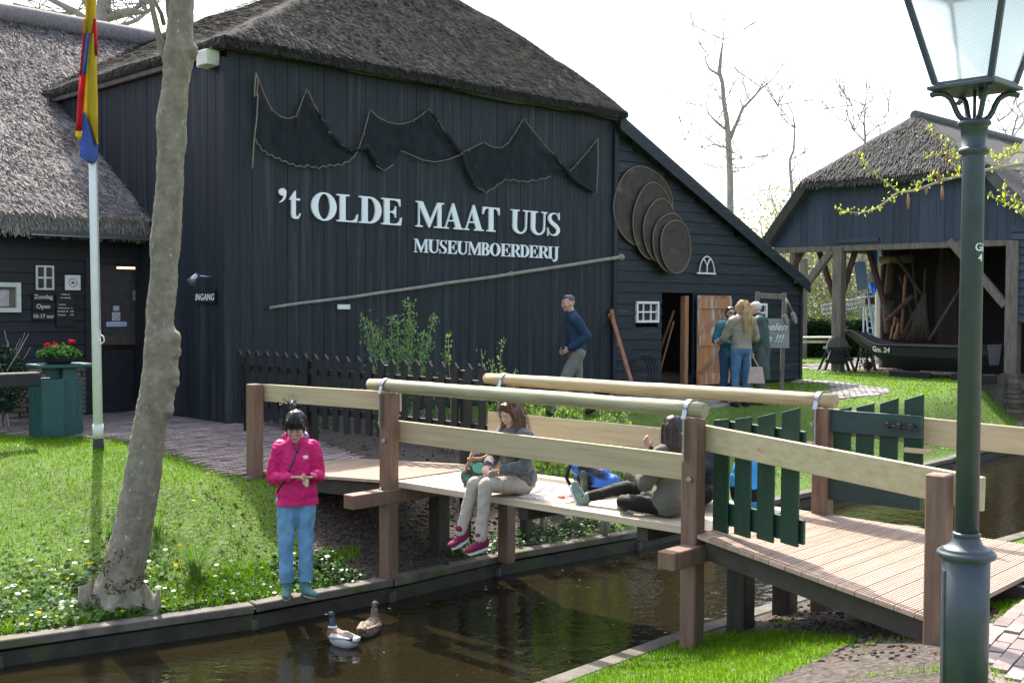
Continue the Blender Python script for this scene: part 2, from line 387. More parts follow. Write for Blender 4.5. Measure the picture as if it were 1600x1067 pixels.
qs2 = [0]+[.1*i for i in range(1, 50)]+[5.3, 6, 8, 12, 20, 60, 200]
v2, f2, m2 = grid_strip(RK, -1, qs2, .12, hright)
g = MB(); g.add(v1, f1, 0, True); g.add(v2, f2, 0, True)
# canal bed closes the sheet under the water
bed = [(p.x, p.y, -2.0) for p in LK]+[(p.x, p.y, -2.0) for p in RK[::-1]]
gm = mat('grass_soil_ground', (.085, .15, .012), (.05, .095, .009), rough=.95, sc_=2.5, bump=.6, bd=.02)
t_ = gm.node_tree; L_ = t_.links; p_ = t_.nodes['Principled BSDF']
at_ = nd(t_, 'ShaderNodeAttribute'); at_.attribute_name = 'soilmask'
nz = nd(t_, 'ShaderNodeTexNoise'); nz.inputs['Scale'].default_value = 5; nz.inputs['Detail'].default_value = 5
tc_ = nd(t_, 'ShaderNodeTexCoord'); L_.new(tc_.outputs['Object'], nz.inputs['Vector'])
ad = nd(t_, 'ShaderNodeMath', operation='MULTIPLY_ADD'); L_.new(nz.outputs['Fac'], ad.inputs[0]); ad.inputs[1].default_value = .9
sb = nd(t_, 'ShaderNodeMath', operation='SUBTRACT'); L_.new(at_.outputs['Fac'], sb.inputs[0]); sb.inputs[1].default_value = .45
L_.new(sb.outputs[0], ad.inputs[2])
cr = nd(t_, 'ShaderNodeValToRGB'); cr.color_ramp.elements[0].position = .42; cr.color_ramp.elements[1].position = .56; L_.new(ad.outputs[0], cr.inputs[0])
ns = nd(t_, 'ShaderNodeTexNoise'); ns.inputs['Scale'].default_value = 26; ns.inputs['Detail'].default_value = 7; L_.new(tc_.outputs['Object'], ns.inputs['Vector'])
rs = nd(t_, 'ShaderNodeValToRGB'); L_.new(ns.outputs['Fac'], rs.inputs[0])
rs.color_ramp.elements[0].position = .35; rs.color_ramp.elements[0].color = (.022, .017, .013, 1); rs.color_ramp.elements[1].position = .68; rs.color_ramp.elements[1].color = (.095, .074, .058, 1)
mx_ = nd(t_, 'ShaderNodeMix', data_type='RGBA'); L_.new(cr.outputs[0], mx_.inputs['Factor'])
src = p_.inputs['Base Color'].links[0].from_socket; L_.new(src, mx_.inputs['A']); L_.new(rs.outputs[0], mx_.inputs['B']); L_.new(mx_.outputs['Result'], p_.inputs['Base Color'])
b2 = nd(t_, 'ShaderNodeBump'); b2.inputs['Strength'].default_value = .9; b2.inputs['Distance'].default_value = .03
L_.new(ns.outputs['Fac'], b2.inputs['Height']); L_.new(b2.outputs[0], p_.inputs['Normal'])
go = g.build('ground', gm); tag(go, kind='structure')
at2 = go.data.attributes.new('soilmask', 'FLOAT', 'POINT'); at2.data.foreach_set('value', m1+m2)
bb = MB(); bb.add([(-60, -30, -2), (90, -30, -2), (140, 140, -2), (-60, 140, -2)], [(0, 1, 2, 3)])
tag(bb.build('canal_bed', M['soil']), kind='structure')
# water
wm = bpy.data.materials.new('canal_water'); wm.use_nodes = True; t_ = wm.node_tree; L_ = t_.links; p_ = t_.nodes['Principled BSDF']
p_.inputs['Base Color'].default_value = (.013, .0105, .0045, 1); p_.inputs['Roughness'].default_value = .035; p_.inputs['IOR'].default_value = 1.33
tc_ = nd(t_, 'ShaderNodeTexCoord'); mp_ = nd(t_, 'ShaderNodeMapping'); mp_.inputs['Rotation'].default_value = (0, 0, rad(-42)); mp_.inputs['Scale'].default_value = (1, 1.6, 1)
L_.new(tc_.outputs['Object'], mp_.inputs[0])
n1 = nd(t_, 'ShaderNodeTexNoise'); n1.inputs['Scale'].default_value = 3.2; n1.inputs['Detail'].default_value = 3; L_.new(mp_.outputs[0], n1.inputs['Vector'])
n2 = nd(t_, 'ShaderNodeTexNoise'); n2.inputs['Scale'].default_value = 11; n2.inputs['Detail'].default_value = 2; L_.new(mp_.outputs[0], n2.inputs['Vector'])
ma = nd(t_, 'ShaderNodeMath', operation='MULTIPLY_ADD'); L_.new(n2.outputs['Fac'], ma.inputs[0]); ma.inputs[1].default_value = .22; L_.new(n1.outputs['Fac'], ma.inputs[2])
b_ = nd(t_, 'ShaderNodeBump'); b_.inputs['Strength'].default_value = .4; b_.inputs['Distance'].default_value = .025; L_.new(ma.outputs[0], b_.inputs['Height']); L_.new(b_.outputs[0], p_.inputs['Normal'])
wt = MB(); wp = [(p.x, p.y, WZ) for p in LK]+[(p.x, p.y, WZ) for p in RK[::-1]]
# grid of quads between the two banks
wv = []; NW = 40
def along(P, u):
    Ls = [(P[i+1]-P[i]).length for i in range(len(P)-1)]; tot = sum(Ls); d_ = u*tot
    for i, l in enumerate(Ls):
        if d_ <= l or i == len(Ls)-1: return P[i].lerp(P[i+1], min(1, d_/l))
        d_ -= l
for i in range(NW+1):
    a_, b__ = along(LK, i/NW), along(RK, i/NW)
    o_ = (a_-b__).normalized()*.15
    wv += [(a_.x+o_.x, a_.y+o_.y, WZ), (b__.x-o_.x, b__.y-o_.y, WZ)]
wt.add(wv, [(2*i, 2*i+1, 2*i+3, 2*i+2) for i in range(NW)])
tag(wt.build('water', wm), kind='structure')
# timber kerbs
def kerb(P, side, name, label):
    k = MB(); m_ = V((-.678, .735, 0))*side
    for i in range(len(P)-1):
        l = (P[i+1]-P[i]).length
        if l > 40: continue
        n = max(1, round(l/2.4))
        for j in range(n):
            a_ = P[i].lerp(P[i+1], j/n); b__ = P[i].lerp(P[i+1], (j+1)/n); dd = (b__-a_).normalized()*.006
            jz = V((0, 0, rng.uniform(-.006, .006)))
            k.beam(a_+dd+m_*.065+V((0, 0, -.015))+jz, b__-dd+m_*.065+V((0, 0, -.015))+jz, .15, .07)
            k.beam(a_+m_*.05+V((0, 0, -.23)), b__+m_*.05+V((0, 0, -.215)), .06, .30, mi=1)
            k.tube([a_+m_*.03+V((0, 0, -.5)), a_+m_*.03+V((0, 0, -.10))], .045, 8, mi=1)
    o = k.build(name, [M['kerb'], M['kerb_face']], loc=P[2], bevel=.008)
    return tag(o, label, 'canal edging')
kerb(LK, 1, 'canal_kerb', 'mossy timber kerb edging the lawn and the garden along the farm side of the canal')
kerb(RK, -1, 'canal_kerb', 'pale timber kerb along the near bank of the canal below the lamp post side')
# ------------------------------------------------------------------ brick paths
def bricks(poly, ang, name, bl=.2, bw=.065, lift=.012, gap=.008, size_up=1, bm='brick'):
    mb = MB(); sand = MB()
    ca, sa = math.cos(ang), math.sin(ang)
    xs = [p[0]*ca+p[1]*sa for p in poly]; ys = [-p[0]*sa+p[1]*ca for p in poly]
    bl *= size_up; bw *= size_up
    j = 0; y = min(ys)
    while y < max(ys):
        x = min(xs)-(j % 2)*bl/2
        while x < max(xs):
            wx, wy = x*ca-y*sa, x*sa+y*ca
            if inpoly(poly, wx, wy):
                z = gz(wx, wy)+lift+rng.uniform(-.005, .005)
                a_ = ang+rng.uniform(-.04, .04)
                ux = V((math.cos(a_), math.sin(a_), rng.uniform(-.02, .02))); uy = V((-math.sin(a_), math.cos(a_), rng.uniform(-.03, .03)))
                mb.box((wx, wy, z-.02), (bl/2-gap/2-rng.uniform(0, .003), bw/2-gap/2, .03), (ux, uy, V((0, 0, 1))))
            x += bl
        y += bw; j += 1
    # sand bed sheet following the ground
    st = .25; x0, x1 = min(p[0] for p in poly), max(p[0] for p in poly); y0, y1 = min(p[1] for p in poly), max(p[1] for p in poly)
    nx, ny = int((x1-x0)/st)+1, int((y1-y0)/st)+1
    vid = {}; vs = []; fs = []
    def vv(i, k):
        if (i, k) not in vid:
            vid[(i, k)] = len(vs); X, Y_ = x0+i*st, y0+k*st; vs.append((X, Y_, gz(X, Y_)+.004))
        return vid[(i, k)]
    for i in range(nx):
        for k in range(ny):
            if inpoly(poly, x0+(i+.5)*st, y0+(k+.5)*st): fs.append((vv(i, k), vv(i+1, k), vv(i+1, k+1), vv(i, k+1)))
    mb.add(vs, fs, 1)
    o = mb.build(name, [M[bm], M['sand']]); tag(o, kind='structure'); return o
bricks(PATH_L, AB+math.pi/2, 'path', size_up=1.0)
bricks(PATH_R, AB+math.pi/2+.12, 'path', bl=.20, bw=.085)
bricks(P1, 0.5, 'path', bl=.15, bw=.08, bm='cobble', gap=.012); bricks(P2, .3, 'path', bl=.2, bw=.12, bm='cobble', gap=.012); bricks(YARD, FB, 'path', bl=.25, bw=.12, bm='cobble')
# ------------------------------------------------------------------ thatch
def thatch_straw(mb, O, U, S, N, su, ss, n, ln=.2, wd=.012, inside=None, mi=0, lift=.012):
    """O: low left corner, U: along the eave, S: up the slope, N: normal; sizes su, ss"""
    O, U, S, N = V(O), V(U).normalized(), V(S).normalized(), V(N).normalized()
    a = nrng.random((n, 2)); 
    for i in range(n):
        u, s_ = a[i, 0]*su, a[i, 1]*ss
        if inside and not inside(u, s_): continue
        l = ln*rng.uniform(.5, 1.2); sk = rng.uniform(-.35, .35)*l; w_ = wd*rng.uniform(.6, 1.4)
        p = O+U*u+S*s_+N*rng.uniform(0, lift); q = p-S*l+U*sk+N*rng.uniform(.0, .05)
        mb.add([p-U*w_/2, p+U*w_/2, q+U*w_/2, q-U*w_/2], [(0, 1, 2, 3)], mi)
def slab(mb, quad, th, mi=0, nu=1, nv=1, amp=0):
    """thick roof plane from 4 corners (low left, low right, up right, up left), bumpy"""
    a, b, c, d = [V(p) for p in quad]; N = (b-a).cross(d-a).normalized()
    vs = []
    for j in range(nv+1):
        for i in range(nu+1):
            p = a.lerp(b, i/nu).lerp(d.lerp(c, i/nu), j/nv)
            p = p+N*amp*noise.noise(p*1.3)+N*amp*.5*noise.noise(p*4)
            vs.append(p)
    fs = [(j*(nu+1)+i, j*(nu+1)+i+1, (j+1)*(nu+1)+i+1, (j+1)*(nu+1)+i) for j in range(nv) for i in range(nu)]
    mb.add(vs, fs, mi, True)
    lo = [a-N*th, b-N*th, c-N*th, d-N*th]
    mb.add([a, b, c, d]+lo, [(0, 4, 5, 1), (1, 5, 6, 2), (2, 6, 7, 3), (3, 7, 4, 0), (7, 6, 5, 4)], mi)
# ------------------------------------------------------------------ main barn
WT = 7.86; LT = 14.16
barn = thing('barn', 'large black boarded thatched barn with white lettering on its long front and a lean-to wing', 'barn', tuple(F(0, 0)))
def boards_v(mb, t0, t1, z0, z1, fn, bw=.19, th=.025, v=0.0, top=None):
    t = t0
    while t < t1-.02:
        w_ = min(bw*rng.uniform(.85, 1.15), t1-t); zz = z1 if top is None else min(top(t), top(t+w_))
        pr = rng.uniform(0, .008)
        q = [fn(t+.003, z0, v-th-pr), fn(t+w_-.003, z0, v-th-pr+rng.uniform(-.003, .003)), fn(t+w_-.003, zz, v-th-pr), fn(t+.003, zz, v-th-pr)]
        mb.prism(q, (fn(0, 0, 1)-fn(0, 0, 0))*th)
        t += w_
def boards_h(mb, t0, t1, z0, z1, fn, bh=.2, v=0.0, clip=None, holes=(), wav=.012):
    z = z0
    while z < z1-.01:
        h_ = min(bh*rng.uniform(.85, 1.15), z1-z)
        segs = [(t0, t1)]
        if clip: segs = [(t0, min(t1, clip(z+h_)))]
        for (h0, h1, hz0, hz1) in holes:
            if z+h_*.5 > hz0 and z+h_*.5 < hz1:
                ns_ = []
                for (a_, b_) in segs:
                    if h1 <= a_ or h0 >= b_: ns_.append((a_, b_))
                    else:
                        if h0 > a_: ns_.append((a_, h0))
                        if h1 < b_: ns_.append((h1, b_))
                segs = ns_
        for (a_, b_) in segs:
            if b_-a_ < .03: continue
            n = max(1, int((b_-a_)/.45)); vs = []
            ph = rng.uniform(0, 50)
            for i in range(n+1):
                t = lerp(a_, b_, i/n); wv_ = wav*noise.noise(V((t*1.7, ph, 0)))
                vs += [fn(t, z-.012+wv_, v-.040), fn(t, z+h_+.0, v-.014), fn(t, z+h_, v-.002), fn(t, z-.012+wv_, v-.002)]
            fs = []
            for i in range(n):
                o_ = i*4
                for k in range(4): fs.append((o_+k, o_+(k+1) % 4, o_+4+(k+1) % 4, o_+4+k)[::-1])
            fs += [(0, 1, 2, 3), (n*4+3, n*4+2, n*4+1, n*4)]
            mb.add(vs, fs)
        z += h_
fw = MB(); boards_v(fw, 0, WT, .02, 4.93, F, .19)
fw.box(F(-.02, 2.42, -.02), (.06, .05, 2.40), (D, W, UP)); fw.box(F(WT, 2.4, -.03), (.05, .045, 2.38), (D, W, UP))
fw.build('front_wall', M['tar_v'], barn, fixn=True)
G = lambda u, z, v=0: C0 - D*v*-1 + W*u + V((0, 0, z))       # side wall: u runs back, v negative = outwards
def Gs(u, z, v=0): return C0 + W*u + D*v + V((0, 0, z))
sw = MB(); boards_v(sw, .03, 2.49, .02, 4.86, Gs, .19); boards_v(sw, 2.49, 9.2, 2.35, 4.86, Gs, .19)
sw.build('side_wall', M['tar_v'], barn, fixn=True)
# lean-to wing, with its doorway and windows
dt0, dz0 = fac(1032, 603); dt1, dz1 = fac(1080, 462); dtop = fac(1050, 461)[1]
DH = (fac(1032, 500)[0], fac(1081, 500)[0], 0, dtop)
lt_top = lambda t: lerp(4.86, 2.14, (t-WT)/(LT-WT))
lt_inv = lambda z: WT+(LT-WT)*(4.86-z)/(4.86-2.14)
wins = []
for (x0, x1, y0, y1) in ((991, 1026, 471, 504), (1163, 1195, 474, 503)):
    wins.append((fac(x0, 490)[0], fac(x1, 490)[0], fac((x0+x1)/2, y1)[1], fac((x0+x1)/2, y0)[1]))
lw = MB(); boards_h(lw, WT+.06, LT, .03, 4.8, F, .2, clip=lambda z: min(LT, lt_inv(z)), holes=[DH]+[(a_, b_, c_, d_) for a_, b_, c_, d_ in wins])
lw.box(F(LT+.01, 1.06, -.01), (.05, .05, 1.06), (D, W, UP))
lw.build('wing_wall', M['tar_h'], barn, fixn=True)
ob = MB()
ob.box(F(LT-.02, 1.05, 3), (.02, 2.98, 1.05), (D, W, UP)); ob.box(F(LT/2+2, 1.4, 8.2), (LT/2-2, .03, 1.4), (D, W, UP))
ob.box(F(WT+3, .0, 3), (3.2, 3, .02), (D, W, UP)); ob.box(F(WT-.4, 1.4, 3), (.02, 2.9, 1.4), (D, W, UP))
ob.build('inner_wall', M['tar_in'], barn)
lr = MB()
q = [F(WT-.02, 4.97, -.16), F(LT+.13, 2.14-.03, -.16), F(LT+.13, 2.11, 6.3), F(WT-.02, 4.97, 6.3)]
lr.prism(q, (0, 0, .07)); lr.build('wing_roof', M['tar_h'], barn, fixn=True, bevel=.01)
fa = MB(); fa.prism([F(WT-.03, 4.99, -.19), F(LT+.15, 2.11, -.19), F(LT+.15, 1.89, -.19), F(WT-.03, 4.74, -.19)], W*.03)
fa.build('wing_fascia', M['tar_h'], barn, fixn=True, bevel=.006)
# windows
for (a_, b_, c_, d_) in wins:
    wf = MB(); r_ = .022
    for z in (c_+r_, d_-r_): wf.box(F((a_+b_)/2, z, -.035), ((b_-a_)/2, .03, r_), (D, W, UP))
    wf.box(F((a_+b_)/2, (c_+d_)/2, -.03), ((b_-a_)/2, .015, .014), (D, W, UP))
    for t in (a_+r_, b_-r_): wf.box(F(t, (c_+d_)/2, -.036), (r_, .03, (d_-c_)/2-.045), (D, W, UP))
    for k in (1, 2): wf.box(F(lerp(a_, b_, k/3), (c_+d_)/2, -.031), (.013, .013, (d_-c_)/2-.045), (D, W, UP))
    wfo = wf.build('window', M['white'], barn)
    pn = MB(); pn.box(F((a_+b_)/2, (c_+d_)/2, -.005), ((b_-a_)/2, .004, (d_-c_)/2), (D, W, UP)); pn.build('pane', M['glass'], wfo)
# door: open leaf folded against the wall right of the doorway
o1 = fac(1083, 500)[0]; o2 = fac(1135, 500)[0]
dr = MB(); n = 6
for i in range(n):
    a_, b_ = lerp(o1, o2, i/n), lerp(o1, o2, (i+1)/n)
    dr.box(F((a_+b_)/2, dtop/2+.03, -.10), ((b_-a_)/2-.004, .015, dtop/2-.03), (D, W, UP))
dro = dr.build('door', M['door'], barn, bevel=.003)
br = MB()
for z, h_ in ((dtop-.16, .10), (dtop*.5+.02, .11), (.16, .11)):
    br.box(F((o1+o2)/2, z, -.13), ((o2-o1)/2-.02, .014, h_), (D, W, UP))
for z0, z1 in ((dtop*.5+.13, dtop-.26), (.27, dtop*.5-.09)):
    br.beam(F(o1+.06, z0, -.13), F(o2-.10, z1, -.13), .10, .028, up=W)
br.build('door_brace', M['door'], dro, bevel=.004)
jb = MB(); jt = fac(1075, 500)[0]; jb.box(F(jt-.07, dtop/2, .03), (.06, .06, dtop/2-.01), (D, W, UP)); jb.build('door_post', M['rust'], barn, bevel=.01)
for k in range(2):
    ip = MB(); ip.beam(F(jt-.35+k*.12, 0, .5+.3*k), F(jt-.12, 1.3+k*.2, .25), .05, .03)
    tag(ip.build('plank', M['rust'], loc=F(jt-.35+k*.12, 0, .5)), ('shorter' if k == 0 else 'longer')+' raw plank leaning just inside the dark wing doorway', 'plank', 'planks leaning inside the doorway')
# half-moon fan ornament
fo = MB(); fc = fac(1100, 427.5); R_ = fac(1112, 428)[0]-fac(1086, 428)[0]; c_t = (fac(1112, 428)[0]+fac(1086, 428)[0])/2+.02; R_ = R_*.45
zb = fc[1]
fo.box(F(c_t-.03, zb, -.07), (R_+.06, .02, .015), (D, W, UP))
arc = [F(c_t+R_*math.cos(a), zb+R_*1.35*math.sin(a), -.07) for a in [math.pi*i/12 for i in range(13)]]
fo.tube(arc, .014, 6)
fo.tube([F(c_t, zb, -.07), F(c_t, zb+R_*.6, -.07), F(c_t+R_*.3, zb+R_*1.1, -.07), F(c_t+R_*.5, zb+R_*1.15, -.07)], .016, 6)
fo.tube([F(c_t, zb+R_*.6, -.07), F(c_t-R_*.3, zb+R_*1.0, -.07), F(c_t-R_*.5, zb+R_*1.15, -.07)], .016, 6)
tag(fo.build('ornament', M['white'], loc=F(c_t, zb)), 'small white half-moon ornament with a Y shape on the wing wall', 'ornament')
# main roof
zr, TF, TS = 5.22, .72, .60
EV = -.22
apx_t, apx_v = 5.2, 3.75
def rf(t, v): return F(t, zr+TF*v, v)            # front plane
ze = zr+TF*EV
rb = MB()
ap = rf(apx_t, apx_v); ap_z = ap.z
# front slope as strips with a curved right edge
Rt = lambda v: np.interp(v, [EV, .6, 1.88, 3.24, 3.75], [8.02, 7.98, 7.72, 6.72, 5.3])
LO = .16
TSs = (ap_z-ze)/(apx_t+LO)
Lt = lambda v: -LO+(TF*(v-EV))/TSs
nv, nu = 22, 40; vs = []
for j in range(nv+1):
    v = lerp(EV, apx_v, j/nv)
    for i in range(nu+1):
        t = lerp(Lt(v), Rt(v), i/nu); p = rf(t, v)
        p = p+UP*(.05*noise.noise(p*1.2)+.012*noise.noise(p*4)); vs.append(p)
rb.add(vs, [(j*(nu+1)+i, j*(nu+1)+i+1, (j+1)*(nu+1)+i+1, (j+1)*(nu+1)+i) for j in range(nv) for i in range(nu)], 0, True)
front = vs[:nu+1]
# left slope
UE = 13.0; nv2 = 16; nu2 = 60; vs = []
def ls(t, u): return F(t, ze+TSs*(t+LO), u)
for j in range(nv2+1):
    t = lerp(-LO, apx_t, j/nv2); v0 = EV+(t+LO)*TSs/TF
    for i in range(nu2+1):
        p = ls(t, lerp(v0, UE, i/nu2))
        if i > 0: p = p+UP*(.05*noise.noise(p*1.2)+.012*noise.noise(p*4))
        else: p = p+UP*(.05*noise.noise(p*1.2)+.012*noise.noise(p*4))
        vs.append(p)
rb.add(vs, [(j*(nu2+1)+i, (j+1)*(nu2+1)+i, (j+1)*(nu2+1)+i+1, j*(nu2+1)+i+1) for j in range(nv2) for i in range(nu2)], 0, True)
# right slope (away from the camera)
vr = []
for j in range(nv+1):
    v = lerp(EV, apx_v, j/nv); vr.append(rf(Rt(v), v)+UP*(.05*noise.noise(rf(Rt(v), v)*1.2)+.012*noise.noise(rf(Rt(v), v)*4)))
bk = [F(lerp(8.02, apx_t, j/nv), lerp(ze, ap_z, j/nv), UE) for j in range(nv+1)]
rb.add(vr+bk, [(j, nv+1+j, nv+2+j, j+1) for j in range(nv)], 0, True)
# eave faces and soffit
th = .15
fl = [p-UP*th+W*.10 for p in front]
rb.add(front+fl, [(i, nu+1+i, nu+2+i, i+1) for i in range(nu)])
le = [ls(-LO, lerp(EV, UE, i/nu2)) for i in range(nu2+1)]; le = [p+UP*(.05*noise.noise(p*1.2)+.012*noise.noise(p*4)) for p in le]
ll = [p-UP*th+D*.10 for p in le]
rb.add(le+ll, [(i, i+1, nu2+2+i, nu2+1+i) for i in range(nu2)])
z_s = ze-th+.02
rb.add([F(-.10, z_s, EV+.06), F(7.95, z_s, EV+.06), F(7.95, z_s, UE), F(-.10, z_s, UE)], [(0, 1, 2, 3)])
Nf = V((0, 0, 1))+W*(-TF); Nf.normalize(); Sf = (W+UP*TF).normalized()
kk = math.hypot(1, TF)
thatch_straw(rb, rf(-.5, EV), D, Sf, Nf, 9.0, 4.2*kk, 60000, .13, .009, inside=lambda u, s_: Lt(EV+s_/kk) < u-.5 < Rt(EV+s_/kk), lift=.04)
Nl = (UP-D*TSs).normalized(); Sl = (D+UP*TSs).normalized(); kl = math.hypot(1, TSs)
thatch_straw(rb, ls(-LO, EV), W, Sl, Nl, 9.5, 5.6*kl, 26000, .13, .009, inside=lambda u, s_: u+EV > EV+(s_/kl)*TSs/TF, lift=.04)
thatch_straw(rb, rf(-LO, EV)-UP*.10-W*.01, D, (W*.25+UP).normalized(), -W, 8.15, .13, 3500, .06, .010, lift=.01)
thatch_straw(rb, ls(-LO, EV)-UP*.10, W, UP, -D, 11, .13, 3000, .06, .010, lift=.01)
rb.build('roof', M['thatch'], barn)
# purlin end under the corner, visible rafters below the side eave
pu = MB(); pu.beam(F(-.09, z_s-.035, .35), F(-.09, z_s-.035, 9), .06, .06); pu.build('eave_beam', M['oldwood'], barn)
# ------------------------------------------------------------------ entrance building on the left
V2 = 2.49
ent = thing('farmhouse', 'low black farmhouse with grey thatched roof and the glazed entrance door', 'house', tuple(F(-2, 0, V2)))
def E(t, z, v=0): return F(t, z, V2+v)
def efac(px, py, v=0): return fac(px, py, V2+v)
et0 = efac(131, 500)[0]; et1 = efac(223, 500)[0]; etz = efac(180, 404)[1]
ew = MB(); pz = .66
boards_h(ew, -7.5, et0, pz, 2.62, E, .17, wav=.003); boards_h(ew, et0, .0, etz, 2.62, E, .17, wav=.003)
ew.build('wall', M['tar_left'], ent, fixn=True)
pb = MB(); z = 0.02; j = 0
while z < pz-.02:
    t = -7.5+(j % 2)*.11
    while t < et0-.02:
        l_ = min(.21, et0-t); pb.box(E(t+l_/2, z+.027, -.03+rng.uniform(-.004, .004)), (l_/2-.006, .04, .026), (D, W, UP)); t += .22
    z += .066; j += 1
pb.box(E((-7.5+et0)/2, pz/2, .03), ((et0+7.5)/2, .04, pz/2), (D, W, UP), 1)
pb.build('brick_plinth', [M['plinth'], M['sand']], ent)
# glazed door with frame
M['doorframe'] = mat('dark_frame_paint', (.020, .022, .026), (.012, .013, .016), rough=.4, bump=.05)
df = MB()
for t in (et0+.05, et1-.05, (et0*.8+et1*.2)): df.box(E(t, etz/2, .0), (.045, .05, etz/2-.002), (D, W, UP))
df.box(E((et0+et1)/2, etz-.04, -.003), ((et1-et0)/2-.1, .045, .04), (D, W, UP))
df.box(E((et0+et1)/2, .06, -.003), ((et1-et0)/2-.1, .045, .06), (D, W, UP))
dfo = df.build('door', M['doorframe'], ent)
gl = mat('door_glass', (.9, .9, .9), rough=.02, bump=0, trans=.95, spec=.6)
dg = MB(); dg.box(E((et0+et1)/2, etz*.5+.45, .02), ((et1-et0)/2-.1, .004, etz*.5-.53), (D, W, UP)); dg.build('pane', gl, dfo)
dp = MB(); 
nb = 7
for i in range(nb):
    dp.box(E(lerp(et0+.1, et1-.1, (i+.5)/nb), .51, .025), ((et1-et0-.2)/nb/2-.002, .012, .39), (D, W, UP))
dp.beam(E(et0+.2, .15, .005), E(et1-.15, .85, .005), .08, .02, up=W)
dp.build('panel', M['doorframe'], dfo)
ir = MB()
ir.box(E((et0+et1)/2+.5, 1.2, 2.2), (1.8, .02, 1.2), (D, W, UP)); ir.box(E(et0-.25, 1.2, 1.15), (.02, 1.1, 1.2), (D, W, UP)); ir.box(E(et1+1.3, 1.2, 1.2), (.02, 1.05, 1.2), (D, W, UP)); ir.box(E(et1+.72, 1.2, .08), (.58, .02, 1.15), (D, W, UP))
ir.box(E((et0+et1)/2+.5, 2.30, 1.2), (1.6, 1.1, .02), (D, W, UP)); ir.box(E((et0+et1)/2+.5, .01, 1.2), (1.6, 1.1, .01), (D, W, UP))
M['inside'] = mat('warm_dim_room', (.16, .10, .06), (.09, .055, .035), rough=.9, bump=0)
ir.box(E(et0+.55, 1.5, 1.9), (.22, .15, .34), (D, W, UP), 1); ir.box(E(et0+.9, .5, 1.4), (.55, .2, .55), (D, W, UP), 1)
M['insidep'] = mat('pale_counter', (.30, .22, .14), (.2, .15, .1), rough=.7, bump=0)
ir.build('inner_room', [M['inside'], M['insidep']], ent)
lampm = bpy.data.materials.new('warm_tube_light'); lampm.use_nodes = True
lampm.node_tree.nodes['Principled BSDF'].inputs['Emission Color'].default_value = (1, .55, .22, 1); lampm.node_tree.nodes['Principled BSDF'].inputs['Emission Strength'].default_value = 3.0
tl = MB(); tt, tz = efac(204, 419, .8); tl.tube([E(tt-.22, tz, .8), E(tt+.1, tz, .8)], .014, 8)
tag(tl.build('ceiling_light', lampm, loc=E(tt, tz, .8)), 'warm glowing tube light seen through the entrance door glass', 'light')
# roof
er = MB(); v_e, z_e, sl_ = -.42, 2.80, .655; v_r = 5.6; t_l, t_r = -9.0, 3.2
def er_(t, v): return E(t, z_e+sl_*(v-v_e), v)
quad = [er_(t_l, v_e), er_(t_r-3.1, v_e), er_(t_r, v_r), er_(t_l, v_r)]
slab(er, [er_(t_l, v_e), er_(.3, v_e), er_(.3, 2.2), er_(t_l, 2.2)], .28, 0, 50, 12, .05)
slab(er, [er_(t_l, 2.2), er_(.9, 2.2), er_(t_r, v_r), er_(t_l, v_r)], .28, 0, 50, 16, .05)
slab(er, [er_(t_r, v_r), er_(t_l, v_r), E(t_l, 3.5, 10.5), E(t_r, 3.5, 10.5)], .28, 0, 10, 6, .05)
Ne = (UP-W*sl_).normalized(); Se = (W+UP*sl_).normalized()
thatch_straw(er, er_(-4.2, v_e-.02), D, Se, Ne, 7.2, 7.3, 64000, .13, .010, lift=.03)
thatch_straw(er, er_(-4.2, v_e)-UP*.26+W*.05, D, (UP-W*.1).normalized(), -W, 4.3, .22, 2200, .09, .010, lift=.015)
rp = [er_(lerp(t_l, t_r, i/30), v_r)+UP*(.10+.012*noise.noise(V((i*.7, 0, 0)))) for i in range(31)]
er.tube(rp, .20, 10)
er.build('roof', M['thatch_l'], ent)
gu = MB(); ga = efac(46, 383, v_e+.0); 
gu.prism([E(ga[0], 2.50, v_e-.07), E(.02, 2.50, v_e-.07), E(.02, 2.50, v_e+.09), E(ga[0], 2.50, v_e+.09)], (0, 0, .008))
gu.prism([E(ga[0], 2.51, v_e-.07), E(.02, 2.51, v_e-.07), E(.02, 2.56, v_e-.10), E(ga[0], 2.56, v_e-.10)], W*.006)
gu.build('gutter', M['zinc'], ent, fixn=True)
# ================================================================== footbridge
bridge = thing('footbridge', 'wooden footbridge with log handrails, pale rail planks, reddish posts and two open green gates', 'bridge', tuple(abp(1.6, .65, 0)))
AX = (A, B, UP)
def post(a, b, zb, zt, s=.064, name='post'):
    m_ = MB(); m_.box(abp(a, b, (zb+zt)/2), (s, s, (zt-zb)/2), AX)
    return m_.build(name, M['post'], bridge, bevel=.008)
post(-2.04, -.03, -.35, .78); post(0, -.03, -.93, .80); post(3.23, -.03, -1.5, .80)
p4o = post(5.27, -.72, -.45, .69, .058)
post(.17, 1.36, -.93, .80); post(3.52, 1.36, -1.5, .80); post(5.45, 1.75, -.8, .74)
for a0, a1, b in ((-.26, 3.32, -.03), (-.12, 3.62, 1.36)):
    m_ = MB(); n = 14
    m_.tube([abp(lerp(a0, a1, i/n), b+.006*noise.noise(V((i*.6, b, 0))), .865+.006*noise.noise(V((i*.5, b, 5)))) for i in range(n+1)], [.052]+[.058+.002*rng.uniform(-1, 1) for i in range(n-1)]+[.054], 20)
    m_.build('handrail', M['log_grey' if b < 1 else 'log'], bridge)
def plank(pa, pb_, b, th=.028, ht=.19, name='rail_plank', b2=None):
    m_ = MB(); b2 = b if b2 is None else b2
    m_.beam(abp(pa[0], b, pa[1]), abp(pb_[0], b2, pb_[1]), th, ht)
    return m_.build(name, M['pine'], bridge, bevel=.005)
plank((-2.18, .685), (.05, .72), .065, ht=.175)
